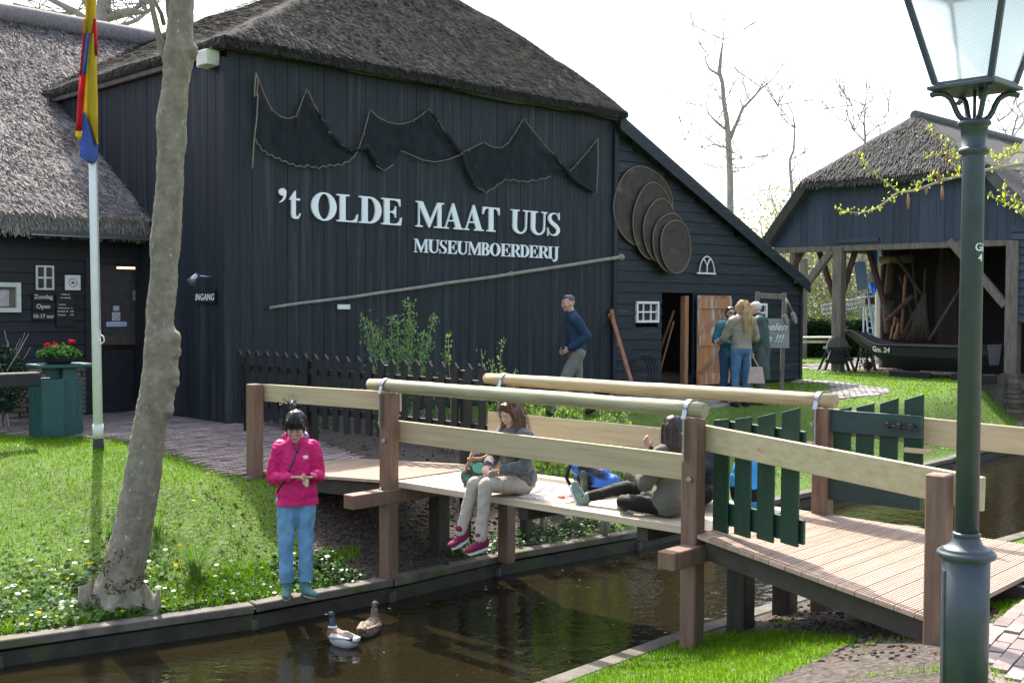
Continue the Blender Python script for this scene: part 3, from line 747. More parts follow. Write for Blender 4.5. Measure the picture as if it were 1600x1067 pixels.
plank((-.04, .455), (3.22, .43), .065); plank((3.26, .66), (5.50, .60), .060, ht=.185, b2=-.69)
plank((.0, .455), (3.5, .45), 1.27); plank((3.56, .70), (5.9, .60), 1.43, ht=.20, b2=1.80)
# straps over the log with bolts
for a, b in ((0, -.03), (3.23, -.03), (.17, 1.36), (3.52, 1.36)):
    m_ = MB(); pts = []
    for i in range(13):
        th_ = math.pi*i/12; pts.append((math.cos(th_)*.066, .865+math.sin(th_)*.066))
    pr = [(.092, .50)] + [(.092, .80)] + pts + [(-.092, .80), (-.092, .50)]
    sa = a-.03
    for i in range(len(pr)-1):
        m_.beam(abp(sa, b-pr[i][0], pr[i][1]), abp(sa, b-pr[i+1][0], pr[i+1][1]), .036, .007, up=A.cross(B) if i in (0,) or i == len(pr)-2 else UP)
    for z in (.54, .70):
        m_.tube([abp(sa, b-.09, z), abp(sa, b-.105, z)], .010, 8)
    m_.tube([abp(a+.02, b-.07, .38), abp(a+.02, b-.095, .38)], .018, 10)
    m_.build('strap', M['zinc'], bridge)
m_ = MB()
for a in (-.02, .035): m_.tube([abp(a, -.10, -.06-.02*(a > 0)), abp(a, -.125, -.06-.02*(a > 0))], .016, 10)
m_.build('bolt', M['zinc'], bridge)
# decks
m_ = MB(); n = 7; w_ = (1.27-.05)/n
for i in range(n):
    b = .05+w_*(i+.5); m_.box(abp(1.66, b, -.028+rng.uniform(-.002, .002)), (1.66, w_/2-.004, .028), AX)
m_.build('deck', M['newdeck'], bridge, bevel=.003)
def groove_deck(a0, a1, z0, z1, b0, b1, name='deck_ramp', cut=None):
    m_ = MB(); bw = .142; a = a0; sl_ = (z1-z0)/(a1-a0)
    da = (A+UP*sl_).normalized(); nn = da.cross(B).normalized(); nn = nn if nn.z > 0 else -nn
    while a+bw <= a1+.01:
        a1_ = a+bw-.006; zc0 = z0+(a-a0)*sl_; zc1 = z0+(a1_-a0)*sl_
        ng = 7; gw = (bw-.006)/ng
        # one grooved board: base plus ridges
        m_.prism([abp(a, b0(a), zc0-.006), abp(a1_, b0(a1_), zc1-.006), abp(a1_, b1(a1_), zc1-.006), abp(a, b1(a), zc0-.006)], -nn*.022)
        for k in range(ng):
            x0 = a+(k+.18)*gw; x1 = a+(k+.82)*gw; y0, y1 = z0+(x0-a0)*sl_, z0+(x1-a0)*sl_
            m_.prism([abp(x0, b0(x0)+.001, y0), abp(x1, b0(x1)+.001, y1), abp(x1, b1(x1)-.001, y1), abp(x0, b1(x0)-.001, y0)], -nn*.0058)
        a += bw
    return m_.build(name, M['reddeck'], bridge, fixn=True)
groove_deck(-2.2, -.02, -.13, .0, lambda a: .04, lambda a: 1.42)
groove_deck(3.30, 5.42, -.01, -.115, lambda a: -.10-(a-3.35)*.345, lambda a: 1.33+(a-3.3)*.17)
for b in (.12, .65, 1.2):
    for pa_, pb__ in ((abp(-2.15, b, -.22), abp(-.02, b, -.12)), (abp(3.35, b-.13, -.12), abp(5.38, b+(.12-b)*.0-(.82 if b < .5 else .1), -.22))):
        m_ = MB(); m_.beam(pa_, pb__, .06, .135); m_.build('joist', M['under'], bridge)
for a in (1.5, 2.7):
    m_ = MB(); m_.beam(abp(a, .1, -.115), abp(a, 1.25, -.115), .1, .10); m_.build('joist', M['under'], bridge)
for a, b0_, b1_, zt in ((0, -.50, 1.3, -.06), (3.25, -.42, 1.35, -.085)):
    m_ = MB(); m_.box(abp(a+.02 if a else -.0, (b0_+b1_)/2, zt-.065), (.07, (b1_-b0_)/2, .062), AX)
    m_.build('crossbeam', M['post'], bridge, bevel=.006)
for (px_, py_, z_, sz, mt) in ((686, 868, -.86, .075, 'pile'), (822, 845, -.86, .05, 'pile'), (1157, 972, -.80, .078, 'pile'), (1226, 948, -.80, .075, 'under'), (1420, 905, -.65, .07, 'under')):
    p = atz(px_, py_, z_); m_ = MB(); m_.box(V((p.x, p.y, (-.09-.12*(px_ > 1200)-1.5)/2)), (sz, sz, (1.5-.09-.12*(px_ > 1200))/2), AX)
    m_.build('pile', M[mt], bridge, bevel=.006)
# gates
def gate(spec, rails, bp, br_, m1, m2, sidew):
    gr = bpy.data.objects.new('gate', None); sc.collection.objects.link(gr); gr.parent = bridge
    gr.location = abp(spec[0][0], bp, 0)-bridge.location
    g_ = (lambda x: (x-3.3)*-.33) if sidew == 1 and bp < 1 else (lambda x: 0)
    for (a0, a1, zb, zt0, zt1) in spec:
        m_ = MB(); m_.prism([abp(a0, bp+g_(a0), zb), abp(a1, bp+g_(a1), zb-.004), abp(a1, bp+g_(a1), zt1), abp(a0, bp+g_(a0), zt0)], B*.022)
        m_.build('picket', m1, gr, bevel=.002, fixn=True)
    for (a0, a1, z0, z1) in rails:
        m_ = MB(); m_.prism([abp(a0, br_+g_(a0), z0), abp(a1, br_+g_(a1), z0), abp(a1, br_+g_(a1), z1), abp(a0, br_+g_(a0), z1)], B*.03); m_.build('rail', m2, gr, bevel=.003, fixn=True)
    return gr
gate([(3.31, 3.465, .0, .785, .81), (3.53, 3.685, .01, .815, .845), (3.75, 3.905, .02, .85, .89), (3.97, 4.125, .035, .90, .945)],
     [(3.32, 4.16, .63, .79), (3.32, 4.16, .05, .21)], .105, .13, M['gate'], M['gate'], 1)
g2 = gate([(3.60, 3.74, .14, .79, .83), (3.785, 3.925, .14, .83, .87), (3.975, 4.115, .13, .87, .92), (4.165, 4.31, .12, .91, .96)],
     [(3.585, 4.31, .63, .80), (3.585, 4.31, .10, .28)], 1.37, 1.338, M['gate'], M['gate2'], 1)
m_ = MB()
m_.beam(abp(4.03, 1.325, .715), abp(4.27, 1.325, .715), .012, .035)
for a in (4.06, 4.15, 4.24): m_.tube([abp(a, 1.33, .715), abp(a, 1.29, .715)], .022, 10)
m_.tube([abp(4.02, 1.315, .715), abp(4.29, 1.315, .70)], .008, 6)
m_.build('latch', M['blackmat'], g2)
m_ = MB(); m_.beam(abp(4.20, 1.31, .545), abp(4.40, 1.31, .545), .035, .035); m_.build('stop_block', M['pine'], bridge, bevel=.003)

# ================================================================== picket fence
f0, f1 = V((*aty(369, 600, 14.55).xy, 0)), V((*abp(.17, 1.36).xy, 0))+V((-.16, .14, 0))
fd = (f1-f0).normalized(); fn_ = V((-fd.y, fd.x, 0)); fL = (f1-f0).length
fence = thing('picket_fence', 'black wooden picket fence with pointed tops between the barn and the footbridge', 'fence', tuple(f0))
npk = 23
proto_p = None
for i in range(npk):
    c = f0+fd*(fL*(i+.3)/npk); tilt = rng.uniform(-.012, .012)
    if proto_p is None:
        m_ = MB(); h_ = .046
        m_.prism([c+fd*-h_+UP*.14, c+fd*h_+UP*.14, c+fd*h_+UP*.94, c+UP*.995, c+fd*-h_+UP*.94], fn_*.022)
        m_.prism([c+fd*(-h_-.004)+UP*.942+fn_*-.004, c+UP*1.0+fn_*-.004, c+UP*1.010+fn_*-.004, c+fd*(-h_-.008)+UP*.952+fn_*-.004], fn_*.030)
        m_.prism([c+fd*(h_+.004)+UP*.942+fn_*-.004, c+UP*1.0+fn_*-.004, c+UP*1.010+fn_*-.004, c+fd*(h_+.008)+UP*.952+fn_*-.004], fn_*.030)
        proto_p = m_.build('picket', M['black'], fence, fixn=True); c_0 = c
    else:
        o = proto_p.copy(); sc.collection.objects.link(o); o.parent = fence; o.location = c-c_0+UP*rng.uniform(-.008, .008)
for z in (.36, .80):
    m_ = MB(); m_.beam(f0+fn_*.045+UP*z, f1+fn_*.045+UP*z, .04, .075); m_.build('rail', M['black'], fence, bevel=.003)
for t in (.03, .33, .62, .90):
    c = f0+fd*fL*t+fn_*.09; zb = gz(c.x, c.y)-.2; m_ = MB(); m_.box(c+UP*((zb+.93)/2), (.045, .045, (.93-zb)/2), (fd, fn_, UP)); m_.build('post', M['black'], fence, bevel=.004)

# ================================================================== street lamp
lb = aty(1511, 800, 5.1); LX, LY = lb.x, lb.y; lz0 = gz(LX, LY)
lamp = thing('street_lamp', 'dark green street lamp post with a glass lantern beside the near end of the footbridge', 'lamp', (LX, LY, lz0))
zc = aty(1511, 862, 5.1).z
m_ = MB(); r_ = .101
m_.lathe([(r_, lz0), (r_, zc-.035), (r_-.004, zc-.033), (r_+.004, zc-.028), (.122, zc-.02), (.127, zc-.008), (.122, zc+.004), (.106, zc+.010), (.108, zc+.014), (.092, zc+.020), (.070, zc+.036), (.058, zc+.060), (.056, zc+.072), (.061, zc+.076), (.062, zc+.083), (.056, zc+.088), (.050, zc+.090)], (LX, LY, 0), 40)
m_.box(V((LX-.099, LY-.012, zc-.33)), (.006, .012, .25), None)
m_.build('base_column', M['lamp'], lamp)
zt = aty(1522, 205, 5.1).z
m_ = MB(); m_.lathe([(.051, zc+.088), (.047, zt-.11), (.047, zt-.105), (.060, zt-.100), (.066, zt-.088), (.060, zt-.076), (.050, zt-.070), (.058, zt+.02), (.066, zt+.022), (.072, zt+.032), (.066, zt+.044), (.05, zt+.048), (.036, zt+.05)], (LX, LY, 0), 36)
m_.build('shaft', M['lamp'], lamp)
# writing on the shaft, wrapped round it
def text_mesh(s, size, ext=.001, font_shear=0, bold=0, spacing=1.0, align='CENTER'):
    cu = bpy.data.curves.new('txt', 'FONT'); cu.body = s; cu.size = size; cu.extrude = ext; cu.shear = font_shear; cu.offset = bold; cu.space_character = spacing
    cu.align_x = align; cu.resolution_u = 3
    o = bpy.data.objects.new('txt', cu); sc.collection.objects.link(o)
    dg_ = bpy.context.evaluated_depsgraph_get(); me = bpy.data.meshes.new_from_object(o.evaluated_get(dg_)); bpy.data.objects.remove(o); bpy.data.curves.remove(cu)
    vs = [tuple(v.co) for v in me.vertices]; fs = [tuple(p.vertices) for p in me.polygons]; bpy.data.meshes.remove(me)
    return vs, fs
def put_text(mb, s, size, org, ux, uy, ext=.002, mi=0, **k):
    vs, fs = text_mesh(s, size, ext, **k); n_ = V(ux).cross(V(uy)).normalized()
    mb.add([V(org)+V(ux)*v[0]+V(uy)*v[1]+n_*v[2] for v in vs], fs, mi)
m_ = MB()
for s_, py_, sz in (('Gi', 392, .050), ('4', 408, .046)):
    zz = aty(1518, py_, 5.05).z; vs, fs = text_mesh(s_, sz, .0004, bold=.0008, align='LEFT' if s_ == 'Gi' else 'CENTER')
    R__ = .0490; x0 = .012 if s_ == 'Gi' else .040
    out = []
    for x, y, z in vs:
        th_ = (x+x0)/R__-math.pi/2-math.atan2(LX, LY); out.append((LX+(R__+z)*math.cos(th_), LY+(R__+z)*math.sin(th_), zz+y))
    m_.add(out, fs)
m_.build('number_mark', M['white'], lamp)
# lantern brackets, plate, frame, glass
yaw = rad(44)
def LF(x, y, z): return V((LX, LY, 0))+V((math.cos(yaw)*x-math.sin(yaw)*y, math.sin(yaw)*x+math.cos(yaw)*y, z))
zp = zt+.05+.128
hb = .128
for sx, sy in ((1, 1), (1, -1), (-1, 1), (-1, -1)):
    m_ = MB(); pts = []
    for r, z in ((.030, .0), (.048, .004), (.066, .018), (.080, .042), (.092, .072), (.106, .096), (.126, .112), (.150, .118), (.175, .116), (.192, .110)): pts.append(LF(sx*r*.707, sy*r*.707, zt+.045+z))
    m_.tube(pts, [.013]*len(pts), 8); m_.build('bracket', M['lamp'], lamp)
m_ = MB(); m_.tube([LF(0, 0, zt+.04), LF(0, 0, zp)], .008, 8); m_.tube([LF(-.05, -.05, zp-.05), LF(-.05, -.05, zp)], .012, 8); m_.build('gas_pipe', M['lamp'], lamp)
m_ = MB(); ax_ = (V((math.cos(yaw), math.sin(yaw), 0)), V((-math.sin(yaw), math.cos(yaw), 0)), UP)
m_.box(LF(0, 0, zp+.008), (hb+.022, hb+.022, .009), ax_); m_.box(LF(0, 0, zp+.024), (hb+.006, hb+.006, .008), ax_)
m_.build('lantern_base', M['lamp'], lamp, bevel=.003)
ztop = zp+.47; ht_ = .232
m_ = MB()
cs = [(1, 1), (-1, 1), (-1, -1), (1, -1)]
for sx, sy in cs: m_.beam(LF(sx*hb*.97, sy*hb*.97, zp+.03), LF(sx*ht_, sy*ht_, ztop), .024, .024, up=V((sx, sy, 0)))
for i in range(4):
    a_, b_ = cs[i], cs[(i+1) % 4]
    m_.beam(LF(a_[0]*ht_, a_[1]*ht_, ztop+.01), LF(b_[0]*ht_, b_[1]*ht_, ztop+.01), .03, .03)
m_.build('lantern_frame', M['lamp'], lamp, bevel=.002)
m_ = MB(); top = LF(0, 0, ztop+.22)
q4 = [LF(a_*(ht_+.04), b_*(ht_+.04), ztop+.03) for a_, b_ in cs]; q5 = [LF(a_*.07, b_*.07, ztop+.2) for a_, b_ in cs]
m_.add(q4+q5, [(i, (i+1) % 4, 4+(i+1) % 4, 4+i) for i in range(4)]+[(3, 2, 1, 0), (4, 5, 6, 7)]); m_.lathe([(.07, ztop+.2), (.05, ztop+.26), (.02, ztop+.3), (.03, ztop+.33), (.005, ztop+.37)], (LX, LY, 0), 16)
m_.build('lantern_roof', M['lamp'], lamp)
gm_ = bpy.data.materials.new('prismatic_lantern_glass'); gm_.use_nodes = True; t_ = gm_.node_tree; L_ = t_.links; p_ = t_.nodes['Principled BSDF']
p_.inputs['Base Color'].default_value = (.86, .92, .95, 1); p_.inputs['Roughness'].default_value = .45; p_.inputs['IOR'].default_value = 1.15
tl_ = nd(t_, 'ShaderNodeBsdfTranslucent'); tl_.inputs['Color'].default_value = (.84, .90, .93, 1)
tp_ = nd(t_, 'ShaderNodeBsdfTransparent'); tp_.inputs['Color'].default_value = (.88, .94, .97, 1)
tc_ = nd(t_, 'ShaderNodeTexCoord'); mp_ = nd(t_, 'ShaderNodeMapping'); mp_.inputs['Rotation'].default_value = (0, 0, -yaw); mp_.inputs['Scale'].default_value = (110, 110, 110); L_.new(tc_.outputs['Object'], mp_.inputs[0])
sx_ = nd(t_, 'ShaderNodeSeparateXYZ'); L_.new(mp_.outputs[0], sx_.inputs[0])
def waves(a_, b_):
    add = nd(t_, 'ShaderNodeMath', operation='ADD'); L_.new(sx_.outputs[0], add.inputs[0]); L_.new(sx_.outputs[1], add.inputs[1])
    m1_ = nd(t_, 'ShaderNodeMath', operation='MULTIPLY'); L_.new(add.outputs[0], m1_.inputs[0]); m1_.inputs[1].default_value = a_*5
    m2_ = nd(t_, 'ShaderNodeMath', operation='MULTIPLY_ADD'); L_.new(sx_.outputs[2], m2_.inputs[0]); m2_.inputs[1].default_value = b_*5; L_.new(m1_.outputs[0], m2_.inputs[2])
    s1_ = nd(t_, 'ShaderNodeMath', operation='SINE'); L_.new(m2_.outputs[0], s1_.inputs[0]); return s1_
wa, wb = waves(.7, .7), waves(.7, -.7)
mm = nd(t_, 'ShaderNodeMath', operation='MULTIPLY'); L_.new(wa.outputs[0], mm.inputs[0]); L_.new(wb.outputs[0], mm.inputs[1])
mr_ = nd(t_, 'ShaderNodeMapRange'); L_.new(mm.outputs[0], mr_.inputs['Value']); mr_.inputs['From Min'].default_value = -1; mr_.inputs['To Min'].default_value = .08; mr_.inputs['To Max'].default_value = .62
ms1 = nd(t_, 'ShaderNodeMixShader'); L_.new(mr_.outputs[0], ms1.inputs[0]); L_.new(tl_.outputs[0], ms1.inputs[1]); L_.new(tp_.outputs[0], ms1.inputs[2])
ms2 = nd(t_, 'ShaderNodeMixShader'); ms2.inputs[0].default_value = .12; L_.new(ms1.outputs[0], ms2.inputs[1]); L_.new(p_.outputs[0], ms2.inputs[2]); L_.new(ms2.outputs[0], t_.nodes['Material Output'].inputs[0])
for i in range(4):
    a_, b_ = cs[i], cs[(i+1) % 4]; m_ = MB()
    q = [LF(a_[0]*hb*.95, a_[1]*hb*.95, zp+.035), LF(b_[0]*hb*.95, b_[1]*hb*.95, zp+.035), LF(b_[0]*ht_*.98, b_[1]*ht_*.98, ztop), LF(a_[0]*ht_*.98, a_[1]*ht_*.98, ztop)]
    m_.add(q, [(0, 1, 2, 3)]); m_.build('glass_pane', gm_, lamp)

# ================================================================== flagpole and flag
fb = atz(154, 727, -.22); FX, FY = fb.x, fb.y; fz = gz(FX, FY)
pole_top = aty(139, -60, FY); ptd = (V(pole_top)-V((FX, FY, fz)))
fpl = thing('flagpole', 'white flagpole with a black foot standing on the lawn before the entrance', 'flagpole', (FX, FY, fz))
def FPt(z): return V((FX, FY, fz))+ptd*((z-fz)/ptd.z)
m_ = MB(); m_.tube([FPt(fz+.28), FPt(fz+2.5), FPt(fz+6.0)], [.052, .047, .034], 20); m_.build('pole', mat('white_pole_paint', (.80, .82, .84), (.74, .76, .78), rough=.45, bump=.02), fpl)
m_ = MB(); m_.tube([FPt(fz-.1), FPt(fz+.13)], .060, 18); m_.tube([FPt(fz+.13), FPt(fz+.29)], .0585, 18, mi=1); m_.build('pole_foot', [M['blackmat'], M['oldwhite']], fpl)
cl = aty(163, 530, FY-.05).z
m_ = MB(); m_.tube([FPt(cl)+V((.05, -.02, .05)), FPt(cl)+V((.09, -.03, .03)), FPt(cl)+V((.10, -.03, -.02)), FPt(cl)+V((.06, -.03, -.06)), FPt(cl)+V((.05, -.02, -.02))], .008, 6)
m_.build('cleat', M['oldwhite'], fpl)
m_ = MB(); m_.tube([FPt(cl+.1)+V((.055, -.03, 0)), FPt(3.2)+V((.052, -.03, 0)), FPt(fz+5.9)+V((.04, -.03, 0))], .004, 5); m_.build('halyard', M['rope'], fpl)
# hanging flag: closed folded cloth, its coloured panels as seen
fl_c = {'r': (.52, .04, .05), 'y': (.62, .48, .05), 'b': (.12, .18, .46)}
fm = [leafmat('flag_'+k, c, tuple(x*.85 for x in c), isl=0, tr=.45, rough=.7) for k, c in fl_c.items()]
zs = [aty(140, y, FY).z for y in (-30, 0, 50, 110, 170, 215, 250)]
def fx(px_, py_, dy=0): p = aty(px_, py_, FY-.06+dy); return p
m_ = MB()
def cloth(poly, mi, bulge=.05, ph=0, dyb=0):
    # poly: rows of (y, xl, xr); folded sheet with waves
    n = 14; vs = []
    for (y, xl, xr) in poly:
        for i in range(n+1):
            u = i/n; vs.append(fx(lerp(xl, xr, u), y, dyb-.03*math.sin(math.pi*u)-bulge*.5*math.sin(u*9+ph+y*.01)))
    fs = [(j*(n+1)+i, j*(n+1)+i+1, (j+1)*(n+1)+i+1, (j+1)*(n+1)+i) for j in range(len(poly)-1) for i in range(n)]
    m_.add(vs, fs, mi, True)
cloth([(-40, 132, 150), (0, 134, 150), (30, 133, 149), (53, 131, 146)], 1, ph=1)
cloth([(30, 142, 150), (60, 143, 151.5), (88, 149.5, 152.2)], 0, .02, dyb=-.012)
cloth([(53, 131, 146), (62, 130.5, 142), (90, 128, 138), (117, 125, 134)], 2, .03, ph=2, dyb=-.004)
cloth([(53, 141, 147), (100, 136, 151), (150, 132, 152.5), (176, 130, 153), (226, 151, 153.5)], 1, .05, ph=1, dyb=-.008)
cloth([(117, 125, 135), (150, 122, 131), (190, 119.5, 128), (205, 118, 127.5)], 0, .03, ph=3)
cloth([(205, 118, 127.5), (212, 118, 127), (219, 124, 127)], 1, .02)
cloth([(176, 130, 132), (200, 129, 143), (226, 126, 152.5), (245, 124, 153.8), (252, 134, 151), (256, 140, 147)], 2, .05, ph=0, dyb=-.01)
cloth([(30, 131, 136), (60, 130, 133), (100, 126, 129.5), (118, 124.5, 128)], 0, .02, dyb=.01)
fo = m_.build('flag', fm, loc=tuple(FPt(3.4))); tag(fo, 'red, yellow and blue flag hanging limp from the white flagpole', 'flag')
sd_ = fo.modifiers.new('thick', 'SOLIDIFY'); sd_.thickness = .004

# ================================================================== lettering
def arcp(cx, cy, rx, ry, a0, a1, n=14):
    return [(cx+rx*math.cos(rad(a0+(a1-a0)*i/n)), cy+ry*math.sin(rad(a0+(a1-a0)*i/n))) for i in range(n+1)]
def glyph(ch):
    s = .055   # serif thickness (in height units; x in width units)
    if ch == 'O': return [arcp(.5, .5, .5, .515, 0, 360, 36)[:-1], arcp(.5, .5, .24, .455, 0, 360, 36)[:-1]]
    if ch == 'L': return [[(0, 0), (.94, 0), (1, .30), (.955, .30), (.86, .12), (.70, s), (.44, s), (.40, .09), (.40, .91), (.45, 1-s), (.58, 1-s), (.58, 1), (0, 1), (0, 1-s), (.09, 1-s), (.14, .91), (.14, .09), (.09, s), (0, s)]]
    if ch == 'D': return [[(0, 0), (.46, 0)]+arcp(.46, .5, .54, .5, -82, 82, 18)+[(.46, 1), (0, 1), (0, 1-s), (.09, 1-s), (.13, .91), (.13, .09), (.09, s), (0, s)],
                          [(.38, .09)]+arcp(.44, .5, .285, .445, -85, 85, 16)+[(.38, .92)]]
    if ch == 'E': return [[(0, 0), (.95, 0), (1, .30), (.95, .30), (.86, .13), (.70, s), (.44, s), (.39, .09), (.39, .47), (.56, .46), (.65, .38), (.67, .29), (.71, .29), (.71, .72), (.67, .72), (.64, .60), (.55, .53), (.39, .525), (.39, .94), (.66, .94), (.82, .88), (.89, .72), (.93, .72), (.92, 1), (0, 1), (0, 1-s), (.09, 1-s), (.13, .91), (.13, .09), (.09, s), (0, s)]]
    if ch == 'M': return [[(0, 0), (.25, 0), (.25, s), (.17, s), (.14, .10), (.14, .80), (.47, 0), (.51, 0), (.80, .80), (.80, .09), (.77, s), (.66, s), (.66, 0), (1.03, 0), (1.03, s), (.96, s), (.94, .09), (.94, .91), (.96, 1-s), (1.03, 1-s), (1.03, 1), (.80, 1), (.53, .30), (.25, 1), (.01, 1), (.01, 1-s), (.07, 1-s), (.10, .88), (.10, .10), (.07, s), (0, s)]]
    if ch == 'A': return [[(-.03, 0), (.26, 0), (.26, s), (.17, s), (.15, .09), (.23, .30), (.55, .30), (.63, .09), (.61, s), (.53, s), (.53, 0), (1.04, 0), (1.04, s), (.97, s), (.92, .09), (.54, 1.03), (.47, 1.03), (.10, .10), (.05, s), (-.03, s)], [(.255, .355), (.395, .72), (.53, .355)]]
    if ch == 'T': return [[(.24, 0), (.76, 0), (.76, s), (.66, s), (.63, .09), (.63, .945), (.80, .93), (.90, .84), (.95, .70), (1, .70), (.99, 1), (.01, 1), (0, .70), (.05, .70), (.10, .84), (.20, .93), (.37, .945), (.37, .09), (.34, s), (.24, s)]]
    if ch == 'U': return [[(0, 1), (0, 1-s), (.07, 1-s), (.11, .91), (.11, .34)]+arcp(.50, .30, .39, .315, 182, 352, 16)+[(.91, .90), (.95, 1-s), (1.02, 1-s), (1.02, 1), (.70, 1), (.70, 1-s), (.79, 1-s), (.83, .90), (.82, .32)]+arcp(.57, .31, .24, .245, -5, -178, 14)+[(.35, .91), (.40, 1-s), (.48, 1-s), (.48, 1)]]
    if ch == 'S':
        cl_ = [(.86, .78), (.80, .90), (.66, .965), (.48, .975), (.30, .93), (.20, .83), (.19, .72), (.28, .61), (.48, .51), (.68, .42), (.83, .31), (.84, .19), (.72, .075), (.52, .022), (.32, .04), (.17, .11), (.09, .24)]
        wd = [.015, .03, .045, .055, .09, .12, .14, .15, .17, .17, .15, .13, .10, .06, .045, .03, .015]
        L, R = [], []
        for i, (x, y) in enumerate(cl_):
            x0, y0 = cl_[max(0, i-1)]; x1, y1 = cl_[min(len(cl_)-1, i+1)]; dx, dy = (x1-x0)*.6, y1-y0; l = math.hypot(dx, dy)
            L.append((x-dy/l*wd[i]*.9, y+dx/l*wd[i]*.5)); R.append((x+dy/l*wd[i]*.9, y-dx/l*wd[i]*.5))
        return [[(.93, 1.02), (.87, 1.02)]+L+[(.10, -.02), (.04, -.02), (.03, .34), (.08, .34)]+R[::-1]+[(.88, .70), (.94, .70)]]
    if ch == 't': return [[(.36, .72), (.56, .74), (.56, 1.0), (.50, 1.0), (.05, .70), (.05, .66), (.20, .66), (.20, .16), (.26, .03), (.48, -.02), (.80, .0), (1, .18), (.94, .20), (.78, .08), (.64, .07), (.56, .14), (.56, .66), (.92, .66), (.92, .73), (.565, .73)][2:]]
    if ch == "'": return [arcp(.5, .74, .48, .26, 250, -20, 18)+[(.95, .5), (.78, .25), (.45, .08), (.12, 0), (.10, .05), (.45, .2), (.62, .38), (.62, .50)]]
    if ch == 'R': return [[(0, 0), (.48, 0), (.48, s), (.40, s), (.37, .09), (.37, .46), (.46, .46), (.78, 0), (1.06, 0), (1.06, s), (1.0, s)]+[(.66, .49)]+arcp(.56, .745, .36, .255, -70, 88, 12)+[(0, 1), (0, 1-s), (.08, 1-s), (.12, .91), (.12, .09), (.08, s), (0, s)], [(.37, .52), (.46, .52)]+arcp(.47, .73, .20, .21, -80, 80, 10)+[(.40, .95), (.37, .92)]]
    if ch == 'B': return [[(0, 0), (.55, 0)]+arcp(.56, .265, .42, .265, -88, 62, 12)+arcp(.55, .76, .34, .24, -55, 88, 12)+[(0, 1), (0, 1-s), (.08, 1-s), (.12, .91), (.12, .09), (.08, s), (0, s)],
                          [(.37, .08), (.45, .05)]+arcp(.46, .26, .23, .21, -85, 85, 10)+[(.37, .48)], [(.37, .54), (.44, .54)]+arcp(.44, .745, .19, .20, -85, 85, 10)+[(.37, .93)]]
    if ch == 'I': return [[(0, 0), (1, 0), (1, s), (.80, s), (.75, .09), (.75, .91), (.80, 1-s), (1, 1-s), (1, 1), (0, 1), (0, 1-s), (.20, 1-s), (.25, .91), (.25, .09), (.20, s), (0, s)]]
    if ch == 'J': return [[(.30, 1), (.30, 1-s), (.42, 1-s), (.47, .91), (.47, .0), (.42, -.14), (.30, -.12), (.16, -.06), (.05, -.12), (.05, -.2), (.22, -.25), (.50, -.22), (.72, -.10), (.80, .08), (.80, .91), (.85, 1-s), (1, 1-s), (1, 1)]]
def glyph_mesh(ch, t0, t1, z0, z1, th=.03, v=-.055):
    cu = bpy.data.curves.new('g', 'CURVE'); cu.dimensions = '2D'; cu.fill_mode = 'BOTH'; cu.extrude = th/2; cu.bevel_depth = 0
    W_, H_ = t1-t0, z1-z0
    for poly in glyph(ch):
        sp = cu.splines.new('POLY'); sp.points.add(len(poly)-1); sp.use_cyclic_u = True
        for i, (x, y) in enumerate(poly): sp.points[i].co = (x*W_, y*H_, 0, 1)
    o = bpy.data.objects.new('g', cu); sc.collection.objects.link(o)
    dg_ = bpy.context.evaluated_depsgraph_get(); me = bpy.data.meshes.new_from_object(o.evaluated_get(dg_)); bpy.data.objects.remove(o); bpy.data.curves.remove(cu)
    mb = MB(); mb.add([F(t0+v_.co.x, z0+v_.co.y, v-v_.co.z) for v_ in me.vertices], [tuple(p.vertices)[::-1] for p in me.polygons]); bpy.data.meshes.remove(me)
    return mb
s1 = thing('lettering', "big white wooden serif letters reading 't OLDE MAAT UUS on the barn front", 'lettering', tuple(F(3, 3, -.04)))
s2 = thing('lettering', 'smaller white letters reading MUSEUMBOERDERIJ below the big name on the barn front', 'lettering', tuple(F(5, 2.5, -.04)))
zb1 = np.mean([fac(526.3, 346.1, -.05)[1], fac(596.7, 350.9, -.05)[1], fac(648, 354.3, -.05)[1], fac(775, 362.7, -.05)[1]])
zt1 = np.mean([fac(525.6, 303, -.05)[1], fac(596, 309.5, -.05)[1], fac(648.7, 314.2, -.05)[1], fac(797.5, 327, -.05)[1]])
zb2 = np.mean([fac(646.7, 394, -.05)[1], fac(865, 404.5, -.05)[1]]); zt2 = np.mean([fac(646.7, 372.7, -.05)[1], fac(872, 386.2, -.05)[1]])
k1 = lambda x: 430+x*.14375
k2 = lambda x: 640+x*.15
for ch, a_, b_ in (("'", k1(33), k1(117)), ('t', k1(145), k1(272)), ('O', k1(388), k1(660)), ('L', k1(665), k1(895)), ('D', k1(905), k1(1148)), ('E', k1(1150), k1(1370)),
                   ('M', k2(58), k2(342)), ('A', k2(350), k2(545)), ('A', k2(565), k2(758)), ('T', k2(755), k2(932)), ('U', k2(1050), k2(1235)), ('U', k2(1240), k2(1425)), ('S', k2(1428), k2(1565))):
    t0_, t1_ = fac(a_, 330, -.05)[0], fac(b_, 330, -.05)[0]
    h_ = zt1-zb1
    if ch == "'": glyph_mesh(ch, t0_, t1_, zb1+h_*.52, zb1+h_*1.03).build('letter', M['letter'], s1, fixn=True)
    elif ch == 't': glyph_mesh(ch, t0_, t1_, zb1, zb1+h_*.98).build('letter', M['letter'], s1, fixn=True)
    else: glyph_mesh(ch, t0_, t1_, zb1, zt1).build('letter', M['letter'], s1, fixn=True)
